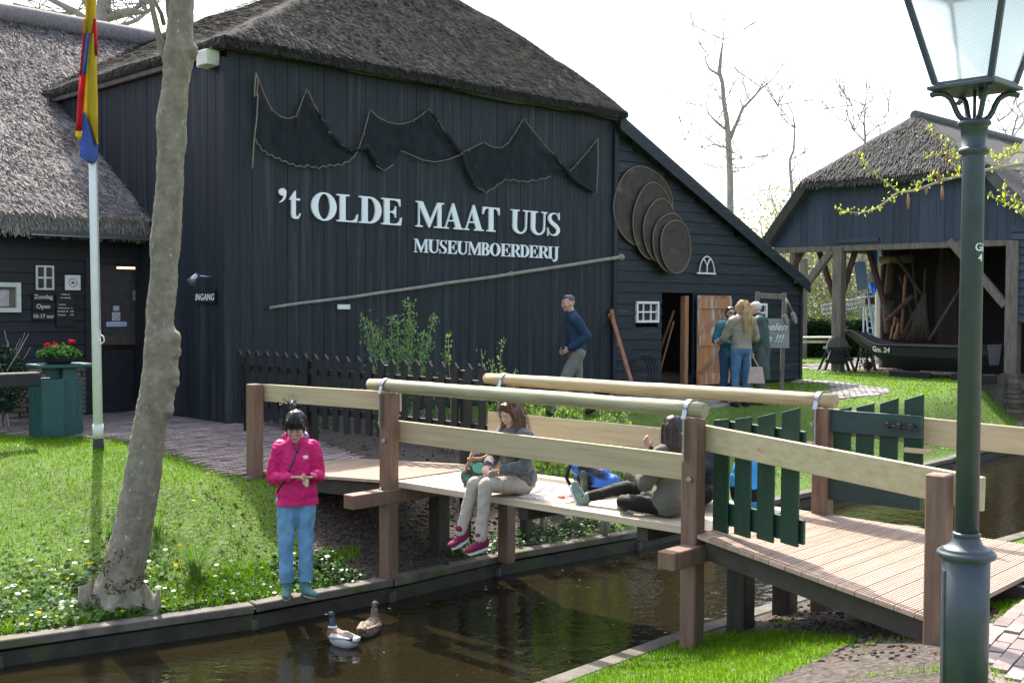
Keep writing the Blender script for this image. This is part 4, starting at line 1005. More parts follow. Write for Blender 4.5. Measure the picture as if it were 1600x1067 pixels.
for ch, a_, b_ in (('M', 42, 188), ('U', 188, 305), ('S', 306, 386), ('E', 390, 490), ('U', 490, 603), ('M', 604, 742), ('B', 741, 830), ('O', 832, 942), ('E', 945, 1047), ('R', 1048, 1150), ('D', 1146, 1242), ('E', 1243, 1335), ('R', 1337, 1440), ('I', 1437, 1487), ('J', 1484, 1552)):
    glyph_mesh(ch, fac(k2(a_), 390, -.05)[0], fac(k2(b_), 390, -.05)[0], zb2, zt2, th=.022, v=-.052).build('letter', M['letter'], s2, fixn=True)

# ================================================================== things on the front wall
# long pole with a knob
pa, pbb = fac(421, 481, -.10), fac(968, 402, -.10)
m_ = MB(); n = 16
pts = [F(lerp(pa[0], pbb[0], i/n), lerp(pa[1], pbb[1], i/n)-.02*math.sin(math.pi*i/n)+.012*noise.noise(V((i*.5, 0, 0))), -.11) for i in range(n+1)]
m_.tube(pts, [lerp(.022, .034, i/n) for i in range(n+1)], 10); m_.ell(F(pbb[0]+.02, pbb[1], -.11), (.075, .06, .06)); m_.ell(pts[10], (.045, .045, .045))
tag(m_.build('punt_pole', mat('grey_pole_wood', (.33, .31, .26), (.20, .19, .16), rough=.8, sc_=6, bump=.3), loc=pts[0]), 'long grey punting pole with a round knob hung slanting across the barn front', 'pole')
# small white sign
ts, zs_ = fac(537, 479.5, -.06); m_ = MB(); m_.box(F(ts, zs_, -.06), (.11, .012, .035), (D, W, UP)); tag(m_.build('name_plate', M['white'], loc=F(ts, zs_, -.06), bevel=.003), 'small blank white plate on the barn front under the slanting pole', 'plate')
# nets
def cpx(lst): return [(380+x/2.6017, 90+y/2.6017) for x, y in lst]
top = cpx([(52, 62), (85, 150), (118, 215), (150, 240), (185, 250), (215, 240), (235, 190), (258, 125), (295, 205), (350, 300), (400, 355), (440, 380), (470, 370), (488, 315), (516, 212), (550, 245), (600, 268), (645, 272), (690, 258), (725, 235), (755, 208), (792, 258), (835, 330), (888, 388), (920, 372), (978, 345), (1010, 365), (1050, 368), (1080, 345), (1102, 310), (1140, 250), (1195, 320), (1252, 385), (1300, 440), (1330, 462), (1355, 435), (1402, 380), (1442, 330)])
bot = cpx([(46, 330), (75, 375), (110, 398), (150, 415), (185, 430), (215, 440), (235, 445), (262, 440), (300, 450), (350, 440), (400, 436), (440, 415), (465, 385), (490, 362), (515, 385), (540, 440), (575, 460), (610, 435), (640, 380), (680, 395), (730, 418), (780, 425), (835, 415), (888, 395), (905, 450), (935, 515), (985, 550), (1020, 530), (1060, 500), (1090, 498), (1140, 505), (1200, 498), (1250, 485), (1290, 478), (1310, 480), (1350, 505), (1395, 545), (1432, 556)])
netm = bpy.data.materials.new('dark_fishing_net'); netm.use_nodes = True; t_ = netm.node_tree; L_ = t_.links; p_ = t_.nodes['Principled BSDF']
p_.inputs['Base Color'].default_value = (.010, .018, .020, 1); p_.inputs['Roughness'].default_value = .9
tc_ = nd(t_, 'ShaderNodeTexCoord'); nz = nd(t_, 'ShaderNodeTexNoise'); nz.inputs['Scale'].default_value = 6; nz.inputs['Detail'].default_value = 3; L_.new(tc_.outputs['Object'], nz.inputs['Vector'])
mr_ = nd(t_, 'ShaderNodeMapRange'); L_.new(nz.outputs['Fac'], mr_.inputs['Value']); mr_.inputs['From Min'].default_value = .3; mr_.inputs['From Max'].default_value = .7; mr_.inputs['To Min'].default_value = .30; mr_.inputs['To Max'].default_value = .80
L_.new(mr_.outputs[0], p_.inputs['Alpha'])
net = thing('fishing_net', 'dark draped fishing net with red floats hung under the thatched eave of the barn', 'fishing net', tuple(F(4, 3.8, -.06)))
def resample(P, n):
    ds = [0]
    for i in range(1, len(P)): ds.append(ds[-1]+math.hypot(P[i][0]-P[i-1][0], P[i][1]-P[i-1][1]))
    u = np.linspace(0, ds[-1], n); return list(zip(np.interp(u, ds, [p[0] for p in P]), np.interp(u, ds, [p[1] for p in P])))
m_ = MB(); n = 150; nr = 12; vs = []
# match by horizontal position
xt = [p[0] for p in top]; xb = [p[0] for p in bot]
segs = list(zip(top, bot)); 
kx = np.linspace(0, len(top)-1, n+1)
T2 = [(np.interp(k, range(len(top)), [p[0] for p in top]), np.interp(k, range(len(top)), [p[1] for p in top])) for k in kx]
B2 = [(np.interp(k, range(len(bot)), [p[0] for p in bot]), np.interp(k, range(len(bot)), [p[1] for p in bot])) for k in kx]
for j in range(nr+1):
    for i in range(n+1):
        x = lerp(T2[i][0], B2[i][0], j/nr); y = lerp(T2[i][1], B2[i][1], j/nr)
        dv = -.085-.03*noise.noise(V((i*.16, j*.35, 0)))-.018*math.sin(i*.9+j*.5)
        t, z = fac(x, y, dv); vs.append(F(t, z, dv))
m_.add(vs, [(j*(n+1)+i, (j+1)*(n+1)+i, (j+1)*(n+1)+i+1, j*(n+1)+i+1) for j in range(nr) for i in range(n)], 0, True)
# gathered dark folds
m_.build('mesh', netm, net)
m_ = MB()
def rope(P, r=.011, dv=-.12, wob=0):
    P = resample(P, max(8, len(P)*4)); pts = []
    for i, (x, y) in enumerate(P):
        t, z = fac(x, y, dv); pts.append(F(t, z+wob*math.sin(i*1.9)*.02, dv))
    m_.tube(pts, r, 6)
rope(top, .007); rope(bot[:13], .007, wob=.8); rope(bot[15:18], .007); rope(bot[18:24], .007); rope(bot[25:33], .007, wob=.7)
rope(cpx([(52, 62), (48, 110), (45, 160), (56, 150), (60, 90), (52, 62)]), .010); rope(cpx([(60, 150), (55, 250), (45, 330), (40, 400), (38, 452)]), .010); rope(cpx([(1442, 330), (1442, 450), (1436, 555)]), .010)
m_.build('rope', M['rope'], net)
m_ = MB()
for x, y in ((118, 218), (215, 240), (252, 146), (295, 205), (350, 304), (488, 315), (517, 216), (603, 268), (688, 259), (748, 214), (792, 260), (915, 380), (978, 345), (1050, 368), (1102, 311), (1145, 254), (1195, 322), (1252, 386), (1355, 435), (1402, 382), (888, 392), (1425, 556)):
    x, y = cpx([(x, y)])[0]; t, z = fac(x, y, -.125); m_ = MB(); m_.ell(F(t, z, -.125), (.030, .022, .022), n=8); m_.build('float', M['float'], net)
bunched = mat('bunched_net', (.014, .024, .025), (.006, .010, .011), rough=.95, sc_=30, bump=.8)
for tr in ([(430, 375), (470, 372), (505, 362), (525, 395), (550, 440), (580, 455)], [(760, 215), (800, 275), (850, 345), (890, 392), (905, 450), (940, 515), (985, 548)], [(1255, 390), (1305, 450), (1350, 500), (1432, 552)], [(300, 215), (350, 305), (400, 358), (450, 382)]):
    P = resample(cpx(tr), 24); pts = []
    for i, (x, y) in enumerate(P):
        t, z = fac(x, y, -.10); pts.append(F(t, z, -.10-.01*math.sin(i)))
    m_ = MB(); m_.tube(pts, [.02+.025*math.sin(math.pi*i/23) for i in range(24)], 8); m_.build('gathered_fold', bunched, net)
# hoops
hp = [(1004, 323, 46, 62), (1020, 347, 31, 60), (1032, 362, 26.5, 50), (1047, 380, 27.5, 46), (1055, 385, 24, 41)]
hoopm = mat('brown_hoop_net', (.075, .058, .045), (.040, .030, .024), rough=.9, sc_=5, st=(1, 1, 1), bump=.5, c3=(.12, .10, .08), s3=3, t3=.6)
names = ['largest brown hoop net, backmost of the five on the wing wall', 'second largest brown hoop net, partly over the largest on the wing wall', 'middle brown hoop net of the five overlapping on the wing wall', 'fourth brown hoop net, second from the front on the wing wall', 'frontmost and lowest oval hoop net on the wing wall']
for i, (cx, cy, rx, ry) in enumerate(hp):
    v = -.06-.045*i
    tL, tR = fac(cx-rx, cy, v)[0], fac(cx+rx, cy, v)[0]; tc, zc_ = (tL+tR)/2, (fac(cx, cy-ry, v)[1]+fac(cx, cy+ry, v)[1])/2
    Ra, Rb = (tR-tL)/2, (fac(cx, cy-ry, v)[1]-fac(cx, cy+ry, v)[1])/2
    h = thing('hoop_net', names[i], 'hoop net', tuple(F(tc, zc_, v)), 'hoop nets on the wing wall')
    pp = [F(tc+Ra*math.cos(a)*(1+.04*math.sin(2*a+i)), zc_+Rb*math.sin(a)*(1+.03*math.cos(3*a+i)), v-.012) for a in [2*math.pi*k/40 for k in range(41)]]
    m_ = MB(); m_.tube(pp, .015, 6, cap=False); m_.build('hoop', mat('hoop_cane_%d' % i, (.20, .15, .11), (.12, .09, .07), rough=.8, sc_=12), h)
    m_ = MB(); c_ = F(tc, zc_-.1, v-.005+.02); m_.add([c_]+pp[:-1], [(0, 1+k, 1+(k+1) % 40) for k in range(40)], 0, True); m_.build('netting', hoopm, h)
# floodlight box at the corner and wall light, INGANG sign
def gsp(px_, py_, off=0):
    p = atplane(px_, py_, C0-D*off, D)-C0; return p.dot(W), p.z
u, z = gsp(328, 92, .12); m_ = MB(); m_.box(Gs(u, z, -.14), (.12, .10, .10), (W, D, UP)); m_.box(Gs(u+.145, z, -.14), (.02, .09, .11), (W, D, UP), 1)
m_.tube([Gs(u, z+.1, -.12), Gs(u, z+.2, -.06)], .03, 8)
tag(m_.build('floodlight', [M['oldwhite'], M['white']], loc=Gs(u, z, -.14), bevel=.01), 'cream box floodlight under the thatch at the barn corner', 'floodlight')
u, z = gsp(313, 435, .15); m_ = MB(); m_.tube([Gs(u-.12, z+.02, -.02), Gs(u-.04, z+.03, -.16), Gs(u+.02, z+.02, -.2)], .012, 8); m_.tube([Gs(u-.03, z+.05, -.20), Gs(u+.06, z-.06, -.26)], [.035, .065], 14); m_.tube([Gs(u+.06, z-.06, -.26), Gs(u+.064, z-.065, -.263)], [.058, .05], 14, mi=1)
tag(m_.build('wall_spotlight', [M['zinc'], M['white']], loc=Gs(u, z, -.1)), 'small metal spotlight above the entrance sign on the barn side wall', 'spotlight')
u, z = gsp(321, 464, .05); m_ = MB(); m_.box(Gs(u, z, -.05), (.27, .012, .085), (W, D, UP)); put_text(m_, 'INGANG', .125, Gs(u, z-.045, -.066), -W*.98, UP, font_shear=.2, bold=.0015, mi=1, spacing=1.05)
tag(m_.build('sign', [M['black'], M['white']], loc=Gs(u, z, -.05)), 'small black sign with slanted white letters INGANG on the barn side wall', 'sign')

# ================================================================== things on the entrance wall
def board(px0, px1, py0, py1, v=-.06, th=.012):
    t0_, t1_ = efac(px0, (py0+py1)/2, v)[0], efac(px1, (py0+py1)/2, v)[0]; pm = (px0+px1)/2
    return t0_, t1_, efac(pm, py1, v)[1], efac(pm, py0, v)[1]
def panel(mb, b, v=-.06, th=.012, mi=0): mb.box(E((b[0]+b[1])/2, (b[2]+b[3])/2, v), ((b[1]-b[0])/2, th, (b[3]-b[2])/2), (D, W, UP), mi)
b = board(56, 84, 415, 453); wf = MB(); r_ = .012
for t in (b[0]+r_, b[1]-r_, (b[0]+b[1])/2): wf.box(E(t, (b[2]+b[3])/2, -.06), (r_ if t != (b[0]+b[1])/2 else .014, .015, (b[3]-b[2])/2), (D, W, UP))
for z in (b[2]+r_, b[3]-r_, (b[2]+b[3])/2): wf.box(E((b[0]+b[1])/2, z, -.058), ((b[1]-b[0])/2-.003, .015, r_), (D, W, UP))
wo = wf.build('window', M['oldwhite'], ent); m_ = MB(); panel(m_, b, -.045, .004); m_.build('pane', M['glass'], wo)
ink = mat('grey_print', (.30, .27, .30), (.25, .22, .25), bump=0); redp = mat('red_print', (.40, .16, .14), (.3, .12, .1), bump=0)
b = board(101.5, 125.5, 430, 453.5); m_ = MB(); panel(m_, b, -.06, .006); c_t, c_z = (b[0]+b[1])/2, (b[2]+b[3])/2; R_ = (b[3]-b[2])*.27
m_.tube([E(c_t+R_*math.cos(a), c_z+R_*math.sin(a), -.068) for a in [2*math.pi*k/24 for k in range(25)]], .006, 5, mi=1, cap=False)
m_.prism([E(c_t-.025, c_z-.02, -.067), E(c_t+.025, c_z-.02, -.067), E(c_t+.025, c_z+.005, -.067), E(c_t, c_z+.028, -.067), E(c_t-.025, c_z+.005, -.067)], W*-.003, 2)
tag(m_.build('emblem_plate', [M['white'], ink, redp], loc=E(c_t, c_z, -.06), fixn=False), 'white square plate with a round grey and red emblem beside the entrance door', 'plate')
for (bx, txt, lab, sz) in (((51, 84, 457, 471), 'Zondag', 'upper black sign board reading Zondag below the small window', .085), ((51, 84, 472.5, 485.5), 'Open', 'middle black sign board reading Open below the small window', .085), ((51, 84, 487, 501), '10-17 uur', 'lower black sign board reading 10-17 uur below the small window', .075)):
    b = board(*bx); m_ = MB(); panel(m_, b, -.055, .008); put_text(m_, txt, sz, E((b[0]+b[1])/2, (b[2]+b[3])/2-.025, -.066), D, UP, mi=1, bold=.001)
    tag(m_.build('sign', [M['tar_left'], M['oldwhite']], loc=E(b[0], b[2], -.05)), lab, 'sign', 'opening hours boards')
b = board(88, 116.5, 456, 510); m_ = MB(); panel(m_, b, -.055, .008)
for i, (s_, x_) in enumerate((('Vrijdag en', .5), ('en maandag', .5), ('', 0), ('Toegang', .30), ('Volwassenen  4,-', .5), ('Kind t/m 12   1,50', .5), ('Groepen       3,50', .5))):
    if s_: put_text(m_, s_, .031, E(lerp(b[0], b[1], x_), b[3]-.045-.048*i, -.066), D, UP, mi=1, bold=.0006)
tag(m_.build('sign', [M['black'], M['oldwhite']], loc=E(b[0], b[2], -.05)), 'tall black price board with small white lines of text left of the door', 'sign')
b = board(-60, 31.5, 441, 488); m_ = MB(); T_, Z_ = (b[0]+b[1])/2, (b[2]+b[3])/2; fw_ = .06
for t in (b[0]+fw_/2, b[1]-fw_/2): m_.box(E(t, Z_, -.07), (fw_/2, .025, (b[3]-b[2])/2), (D, W, UP))
for z in (b[2]+fw_/2, b[3]-fw_/2): m_.box(E(T_, z, -.068), ((b[1]-b[0])/2-.06, .024, fw_/2), (D, W, UP))
m_.box(E(T_, Z_, -.05), ((b[1]-b[0])/2-.05, .005, (b[3]-b[2])/2-.05), (D, W, UP), 1)
m_.box(E(b[1]-.30, Z_-.01, -.058), (.15, .004, .11), (D, W, UP), 2)
phm = mat('faded_picture', (.45, .50, .62), (.40, .28, .22), rough=.4, sc_=9, bump=0, c3=(.25, .32, .12), s3=12, t3=.55)
tag(m_.build('notice_frame', [M['oldwhite'], mat('khaki_backing', (.15, .14, .11), (.10, .09, .07), bump=0), phm], loc=E(T_, Z_, -.06)), 'white framed notice case with a picture on the entrance wall, cut by the picture edge', 'notice case')
# stickers on the door glass
for (bx, cols, lab) in (((177, 186.5, 478, 485.5), 'w', 'small pale sticker high on the entrance door glass'), ((175.5, 188, 488, 501), 'n', 'square sticker with a struck-out circle on the entrance door glass'), ((166.5, 198, 503, 510), 'b', 'long light blue strip sticker on the entrance door glass'), ((208, 217.5, 454, 469.5), 'g', 'grey green notice stuck at the right edge of the entrance door glass')):
    b = board(*bx, v=.0); m_ = MB(); panel(m_, b, .005, .002)
    if cols == 'n':
        ct_, cz_ = (b[0]+b[1])/2, (b[2]+b[3])/2; R_ = (b[3]-b[2])*.36
        m_.tube([E(ct_+R_*math.cos(a), cz_+R_*math.sin(a), .001) for a in [2*math.pi*k/20 for k in range(21)]], .006, 5, mi=1, cap=False); m_.tube([E(ct_-R_*.7, cz_+R_*.7, .001), E(ct_+R_*.7, cz_-R_*.7, .001)], .005, 5, mi=1)
    if cols == 'b': put_text(m_, 'museum & winkel', .038, E((b[0]+b[1])/2, (b[2]+b[3])/2-.014, .001), D, UP, mi=1)
    cm = {'w': (.45, .48, .50), 'n': (.60, .58, .58), 'b': (.50, .58, .80), 'g': (.20, .26, .26)}[cols]
    tag(m_.build('sticker', [mat('sticker_'+cols, cm, cm, bump=0), ink], loc=E(b[0], b[2], .0)), lab, 'sticker')
# open outer door seen on edge right of the entrance
u0, z0_ = gsp(277, 500, .03)
m_ = MB(); m_.box(Gs(1.95, 1.08, -.06), (.48, .02, 1.03), (W, D, UP)); m_.box(Gs(1.42, 1.08, -.06), (.045, .024, 1.035), (W, D, UP), 1)
m_.tube([Gs(1.42, 1.0, -.09), Gs(1.42, 1.12, -.12), Gs(1.42, 1.2, -.09)], .009, 6, mi=2)
tag(m_.build('open_door', [M['tar_left'], M['oldwhite'], M['zinc']], loc=Gs(1.42, 0, -.05)), 'black outer door with a pale edge folded open against the barn side wall', 'door')

# ================================================================== bin, planter, low beam
bx = atz(98, 683, -.04); bd = D; bw = W
def BX(t, v, z): return V((bx.x, bx.y, 0))+D*t+W*v+UP*(z+gz(bx.x, bx.y))
st_ = thing('litter_bin', 'teal green wooden litter bin with a flat shelf top beside the entrance', 'litter bin', tuple(BX(0, 0, 0)))
m_ = MB()
for k in range(3): m_.box(BX(-.20+.0, -.02-.0+.13*k-.13, .36), (.14, .062, .34), (D, W, UP))
m_.box(BX(-.20, .0, .70), (.155, .21, .012), (D, W, UP))
m_.build('bin_body', M['teal'], st_, bevel=.006)
m_ = MB(); m_.box(BX(.05, -.03, .42), (.085, .07, .42), (D, W, UP)); m_.box(BX(.19, .03, .35), (.05, .07, .35), (D, W, UP)); m_.build('post', M['teal'], st_, bevel=.006)
m_ = MB(); m_.box(BX(-.03, 0, .865), (.34, .19, .022), (D, W, UP)); m_.build('shelf', M['teal'], st_, bevel=.008)
m_ = MB()
cur = [(-.04+.0, .84), (-.04, .70)]+[(-.04-.20*math.sin(rad(a)), .70+.14*(1-math.cos(rad(a)))) for a in range(10, 91, 10)]
m_.prism([BX(x, -.02, z) for x, z in cur], W*.04); m_.build('bracket', M['teal'], st_, fixn=True)
m_ = MB(); m_.ell(BX(-.30, -.185, .55), (.035, .02, .04)); m_.build('handle_plate', M['rope'], st_)
pot = thing('flower_pot', 'dark bowl of red geraniums standing on the green bin shelf', 'flower pot', tuple(BX(-.04, 0, .89)))
m_ = MB(); c_ = BX(-.04, 0, .888); m_.lathe([(.13, 0), (.16, .03), (.185, .12), (.19, .135), (.17, .135), (.16, .12)], c_, 24); m_.build('bowl', M['blackmat'], pot)
m_ = MB(); fm_ = MB()
for i in range(900):
    a, r, h = rng.uniform(0, 6.28), .25*math.sqrt(rng.random()), 0
    p = c_+V((r*math.cos(a), r*math.sin(a), .12+.10*(1-(r/.25)**2)*rng.uniform(.4, 1.1)+rng.uniform(-.04, .02)))
    s_ = rng.uniform(.012, .024); n_ = V((rng.uniform(-1, 1), rng.uniform(-1, 1), rng.uniform(.2, 1))).normalized(); x_, y_, _ = frame(n_)
    m_.add([p+(x_*math.cos(k*1.047)+y_*math.sin(k*1.047))*s_ for k in range(6)], [tuple(range(6))])
M['leaf'] = leafmat('garden_leaf', (.07, .17, .04), (.035, .10, .02))
m_.build('leaves', M['leaf'], pot)
for (dx, h) in ((-.14, .235), (-.03, .225), (.15, .265)):
    for i in range(26):
        p = c_+D*dx+V((rng.gauss(0, .018), rng.gauss(0, .018), h+rng.gauss(0, .012))); fm_.ell(p, (.010, .010, .008), n=6)
fm_.build('blossoms', leafmat('red_petals', (.75, .03, .03), (.55, .02, .02)), pot)
la, lb_ = aty(-20, 594, 13.4), aty(60, 592, 13.2)
la.z = lb_.z = aty(60, 592, 13.2).z
lowb = thing('low_beam_rail', 'black wooden rail beam cut by the left picture edge in front of the shrub', 'rail', tuple(lb_))
dd = V((lb_.x-la.x, lb_.y-la.y, 0)).normalized(); lz = lb_.z
m_ = MB(); m_.beam(lb_, lb_-D*2.6, .15, .16); m_.build('beam', M['black'], lowb, bevel=.012)
for t in (.9, 2.2):
    p = lb_-D*t; m_ = MB(); m_.box(V((p.x, p.y, (lz-.08+gz(p.x, p.y)-.2)/2)), (.05, .05, (lz-.08-gz(p.x, p.y)+.2)/2), (D, W, UP)); m_.build('post', M['black'], lowb, bevel=.004)
# ================================================================== boat shed
SA = V((8.2, 29.0, 0)); ES = -W; QS = D
def Sh(w, q, z): return SA+ES*w+QS*q+UP*z
def shp(px_, py_, q):   # pixel on a plane parallel to the shed front
    p = atplane(px_, py_, SA+QS*q, QS)-SA; return p.dot(ES), p.z
shed = thing('boat_shed', 'open boat shed with blue black boarded gable on oak posts and a thatched half-hipped roof', 'shed', tuple(Sh(2, 0, 0)))
AS = (ES, QS, UP)
zb_ = 3.14; zt_ = 4.66
wl0, wr0 = -1.93, 4.95; wl1, wr1 = -.82, 3.78
def gtop(w_):
    if w_ < wl1: return lerp(3.25, zt_, (w_-wl0)/(wl1-wl0))
    if w_ > wr1: return lerp(zt_, 3.3, (w_-wr1)/(wr0-wr1))
    return zt_
m_ = MB(); w_ = wl0
while w_ < wr0-.03:
    bw = min(.21*rng.uniform(.9, 1.1), wr0-w_); a, b = w_+.003, w_+bw-.003; pr = -.03-rng.uniform(0, .008)
    m_.prism([Sh(a, pr, zb_), Sh(b, pr, zb_), Sh(b, pr, gtop(b)), Sh(a, pr, gtop(a))], QS*.025); w_ += bw
m_.box(Sh(.55, -.055, zb_+.10), (.55, .012, .05), AS); m_.build('gable', M['blue_v'], shed, fixn=True)
m_ = MB(); m_.box(Sh(1.5, .06, zb_-.06), (3.4, .08, .09), AS); m_.build('tie_beam', M['oldwood'], shed, bevel=.01)
def spost(w_, q_, z0=-.05, z1=3.1, s=.11, mt='oldwood', name='post'):
    m_ = MB(); m_.box(Sh(w_, q_, (z0+z1)/2), (s, s, (z1-z0)/2), AS); m_.build(name, M[mt], shed, bevel=.02)
def pxw(px_, q_=0): return shp(px_, 480, q_)[0]
spost(pxw(1309), .05, s=.13); spost(pxw(1582), .05, z0=.1, s=.14); spost(pxw(1240, 1.5), 1.5, s=.10); spost(pxw(1309)+.1, 5.5, s=.11); spost(pxw(1582), 5.5, s=.12); spost(pxw(1255, 5.5), 5.5, s=.1)
def brace(x0, y0, x1, y1, q_=.0, s=.12, mt='oldwood'):
    a, b = shp(x0, y0, q_), shp(x1, y1, q_); m_ = MB(); m_.beam(Sh(a[0], q_, a[1]), Sh(b[0], q_, b[1]), s, s, up=QS); m_.build('brace', M[mt], shed, bevel=.012)
M['redwood'] = mat('dark_red_oak', (.12, .055, .045), (.06, .03, .026), rough=.8, sc_=4, st=(5, 5, .8), bump=.5)
brace(1300, 392, 1254, 452, .0, .17); brace(1258, 386, 1236, 425, .4, .12, 'redwood'); brace(1278, 386, 1308, 478, .5, .12, 'redwood'); brace(1338, 386, 1316, 460, .3, .12, 'redwood'); brace(1356, 386, 1382, 475, 1.2, .12, 'redwood')
brace(1485, 376, 1572, 478, .02, .17)
# back and side walls
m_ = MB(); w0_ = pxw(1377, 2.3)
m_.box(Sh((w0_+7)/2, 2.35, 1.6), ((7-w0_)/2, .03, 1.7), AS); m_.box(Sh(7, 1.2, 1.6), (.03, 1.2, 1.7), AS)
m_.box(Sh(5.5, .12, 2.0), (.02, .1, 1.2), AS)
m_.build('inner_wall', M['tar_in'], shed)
m_ = MB(); a = pxw(1378, 2.2); m_.tube([Sh(a, 2.1, shp(1380, 406, 2.1)[1]), Sh(a+.9, 2.1, shp(1380, 406, 2.1)[1])], .11, 10); m_.tube([Sh(a+.02, 2.15, -.05), Sh(a+.02, 2.15, 2.7)], .05, 8)
m_.build('wall_beam', M['oldwood'], shed)
# right boarded wing wall
def wingb(mb, w0, w1, z0, z1):
    z = z0
    while z < z1-.02:
        h_ = min(.19*rng.uniform(.85, 1.15), z1-z); n = 8; vs = []; ph = rng.random()*40
        for i in range(n+1):
            w_ = lerp(w0, w1, i/n); o_ = .03*noise.noise(V((w_*2, ph, 0)))
            vs += [Sh(w_, -.06, z-.02+o_), Sh(w_, -.02, z+h_), Sh(w_, .0, z+h_), Sh(w_, .0, z-.02+o_)]
        fs = [(i*4+k, i*4+(k+1) % 4, i*4+4+(k+1) % 4, i*4+4+k) for i in range(n) for k in range(4)]+[(3, 2, 1, 0), (n*4, n*4+1, n*4+2, n*4+3)]
        mb.add(vs, fs); z += h_
m_ = MB(); zz = shp(1585, 502, 0)[1]; wingb(m_, pxw(1578)+.02, 7.2, zz, 3.5)
m_.build('wing_wall', M['blue_h'], shed, fixn=True)
# roof
m_ = MB()
ev = -.32; wc = 1.5; zpk = 6.3; qpk = .95
def sl_pt(a, b, t): return V(a).lerp(V(b), t)
Lb0, Lt0 = Sh(wl0-.22, ev+.1, 3.22), None
# left slope: from low verge up to the ridge
ql = 9.0
P_l0, P_l1 = Sh(wl0-.25, -.22, 3.30), Sh(wl1-.08, -.30, zt_+.16)
Pk0, Pk1 = Sh(wc, qpk, zpk), Sh(wc, ql, zpk)
P_r0, P_r1 = Sh(wr0+.25, -.22, 3.30), Sh(wr1+.08, -.30, zt_+.16)
slab(m_, [Sh(wl0-.25, ql, 3.30), P_l0, P_l1, Sh(wl1-.08, ql, zt_+.16)], .24, 0, 30, 8, .04)
slab(m_, [Sh(wl1-.08, ql, zt_+.16), P_l1, Pk0, Pk1], .24, 0, 30, 8, .04)
slab(m_, [P_r0, Sh(wr0+.25, ql, 3.30), Sh(wr1+.08, ql, zt_+.16), P_r1], .24, 0, 30, 8, .04)
slab(m_, [P_r1, Sh(wr1+.08, ql, zt_+.16), Pk1, Pk0], .24, 0, 30, 8, .04)
slab(m_, [P_l1, P_r1, Pk0+ES*.12, Pk0-ES*.12], .26, 0, 26, 12, .05)
N_ = (P_r1-P_l1).cross(Pk0-P_l1).normalized(); S_ = N_.cross((P_r1-P_l1).normalized()); hh = (Pk0-(P_l1+P_r1)/2).dot(S_)
Wd = (P_r1-P_l1).length
thatch_straw(m_, P_l1, P_r1-P_l1, S_, N_, Wd, hh, 9000, .2, .018, inside=lambda u, s_: s_/hh*Wd*.5 < u < Wd-s_/hh*Wd*.5, lift=.05)
thatch_straw(m_, P_l1-UP*.15, P_r1-P_l1, UP, -QS, Wd, .2, 1200, .14, .018, lift=.03)
m_.tube([Sh(wc, qpk-.05, zpk+.02), Sh(wc, ql, zpk+.02)], .13, 10)
# thatched wing to the right
wq = .9
slab(m_, [Sh(3.6, wq-.9, 4.05), Sh(9.0, wq-.9, 3.55), Sh(9.0, 3.5, 5.9), Sh(3.2, 3.5, 5.95)], .24, 0, 24, 10, .05)
a0 = Sh(3.6, wq-.9, 4.05); a1 = Sh(9.0, wq-.9, 3.55); a3 = Sh(3.2, 3.5, 5.95); N2 = (a1-a0).cross(a3-a0).normalized()
thatch_straw(m_, a0, a1-a0, N2.cross((a1-a0).normalized()), N2, 5.4, 3.3, 5000, .2, .018, lift=.05)
m_.build('roof', M['thatch_s'], shed)
# brick pier below the right post and quay wall
m_ = MB(); rc = Sh(pxw(1582), .05, 0)
for k in range(9):
    z = .12-.11*k-.055; sp = .2+.017*k; n = 2
    for i in (-1, 1):
        for j in (-1, 1):
            m_.box(rc+ES*i*sp/2+QS*j*sp/2+UP*z, (sp/2-.006, sp/2-.006, .048), AS)
m_.box(rc+UP*-.4, (.2, .2, .5), AS)
m_.build('brick_pier', M['plinth'], shed)
m_ = MB(); a, b = Sh(3.0, -.75, 0), Sh(4.3, -.30, 0)
m_.prism([a+UP*-.02, b+UP*-.02, b+UP*-.7, a+UP*-.7], QS*.3); m_.box(Sh(7.2, .2, -.6), (1.6, .2, .62), AS)
tag(m_.build('quay_wall', M['kerb'], loc=tuple(a), fixn=True), 'low concrete quay edge under the open front of the boat shed', 'quay wall')
m_ = MB(); m_.box(Sh(4.3, 2.0, -.15), (2.7, 2.0, .10), AS); tag(m_.build('shed_floor', M['sand']), kind='structure')
# stored gear: each pole its own object
def gear(x0, y0, x1, y1, q_, r, mt, name, label, cat, grp=None, r2=None, flat=None):
    a, b = shp(x0, y0, q_), shp(x1, y1, q_); m_ = MB(); pts = [Sh(lerp(a[0], b[0], i/6)+.03*noise.noise(V((i*.8, x0, 0))), q_, lerp(a[1], b[1], i/6)) for i in range(7)]
    m_.tube(pts, [lerp(r, r2 or r, i/6) for i in range(7)], 8); tag(m_.build(name, M[mt], loc=pts[-1]), label, cat, grp)
gear(1424, 395, 1438, 528, 1.9, .035, 'shadewood', 'pole', 'long grey pole standing upright left in the dark boat shed', 'pole', 'poles stored in the boat shed')
gear(1400, 400, 1440, 460, 1.85, .045, 'shadewood', 'pole', 'thick slanting spar hung high under the shed log beam', 'pole', 'poles stored in the boat shed')
gear(1502, 448, 1452, 532, .9, .04, 'shadewood', 'pole', 'grey pole leaning from the lamp side down to the boat', 'pole', 'poles stored in the boat shed')
gear(1446, 420, 1443, 530, 1.7, .03, 'redwood', 'pole', 'thin dark pole beside the hanging net in the boat shed', 'pole', 'poles stored in the boat shed')
gear(1415, 430, 1408, 520, 1.6, .035, 'rust', 'rope_hank', 'orange rope hank hanging down in the boat shed', 'rope')
gear(1399, 495, 1391, 530, 1.3, .03, 'rust', 'stick', 'left stick of the orange bundle standing behind the boat', 'stick', 'orange sticks behind the boat')
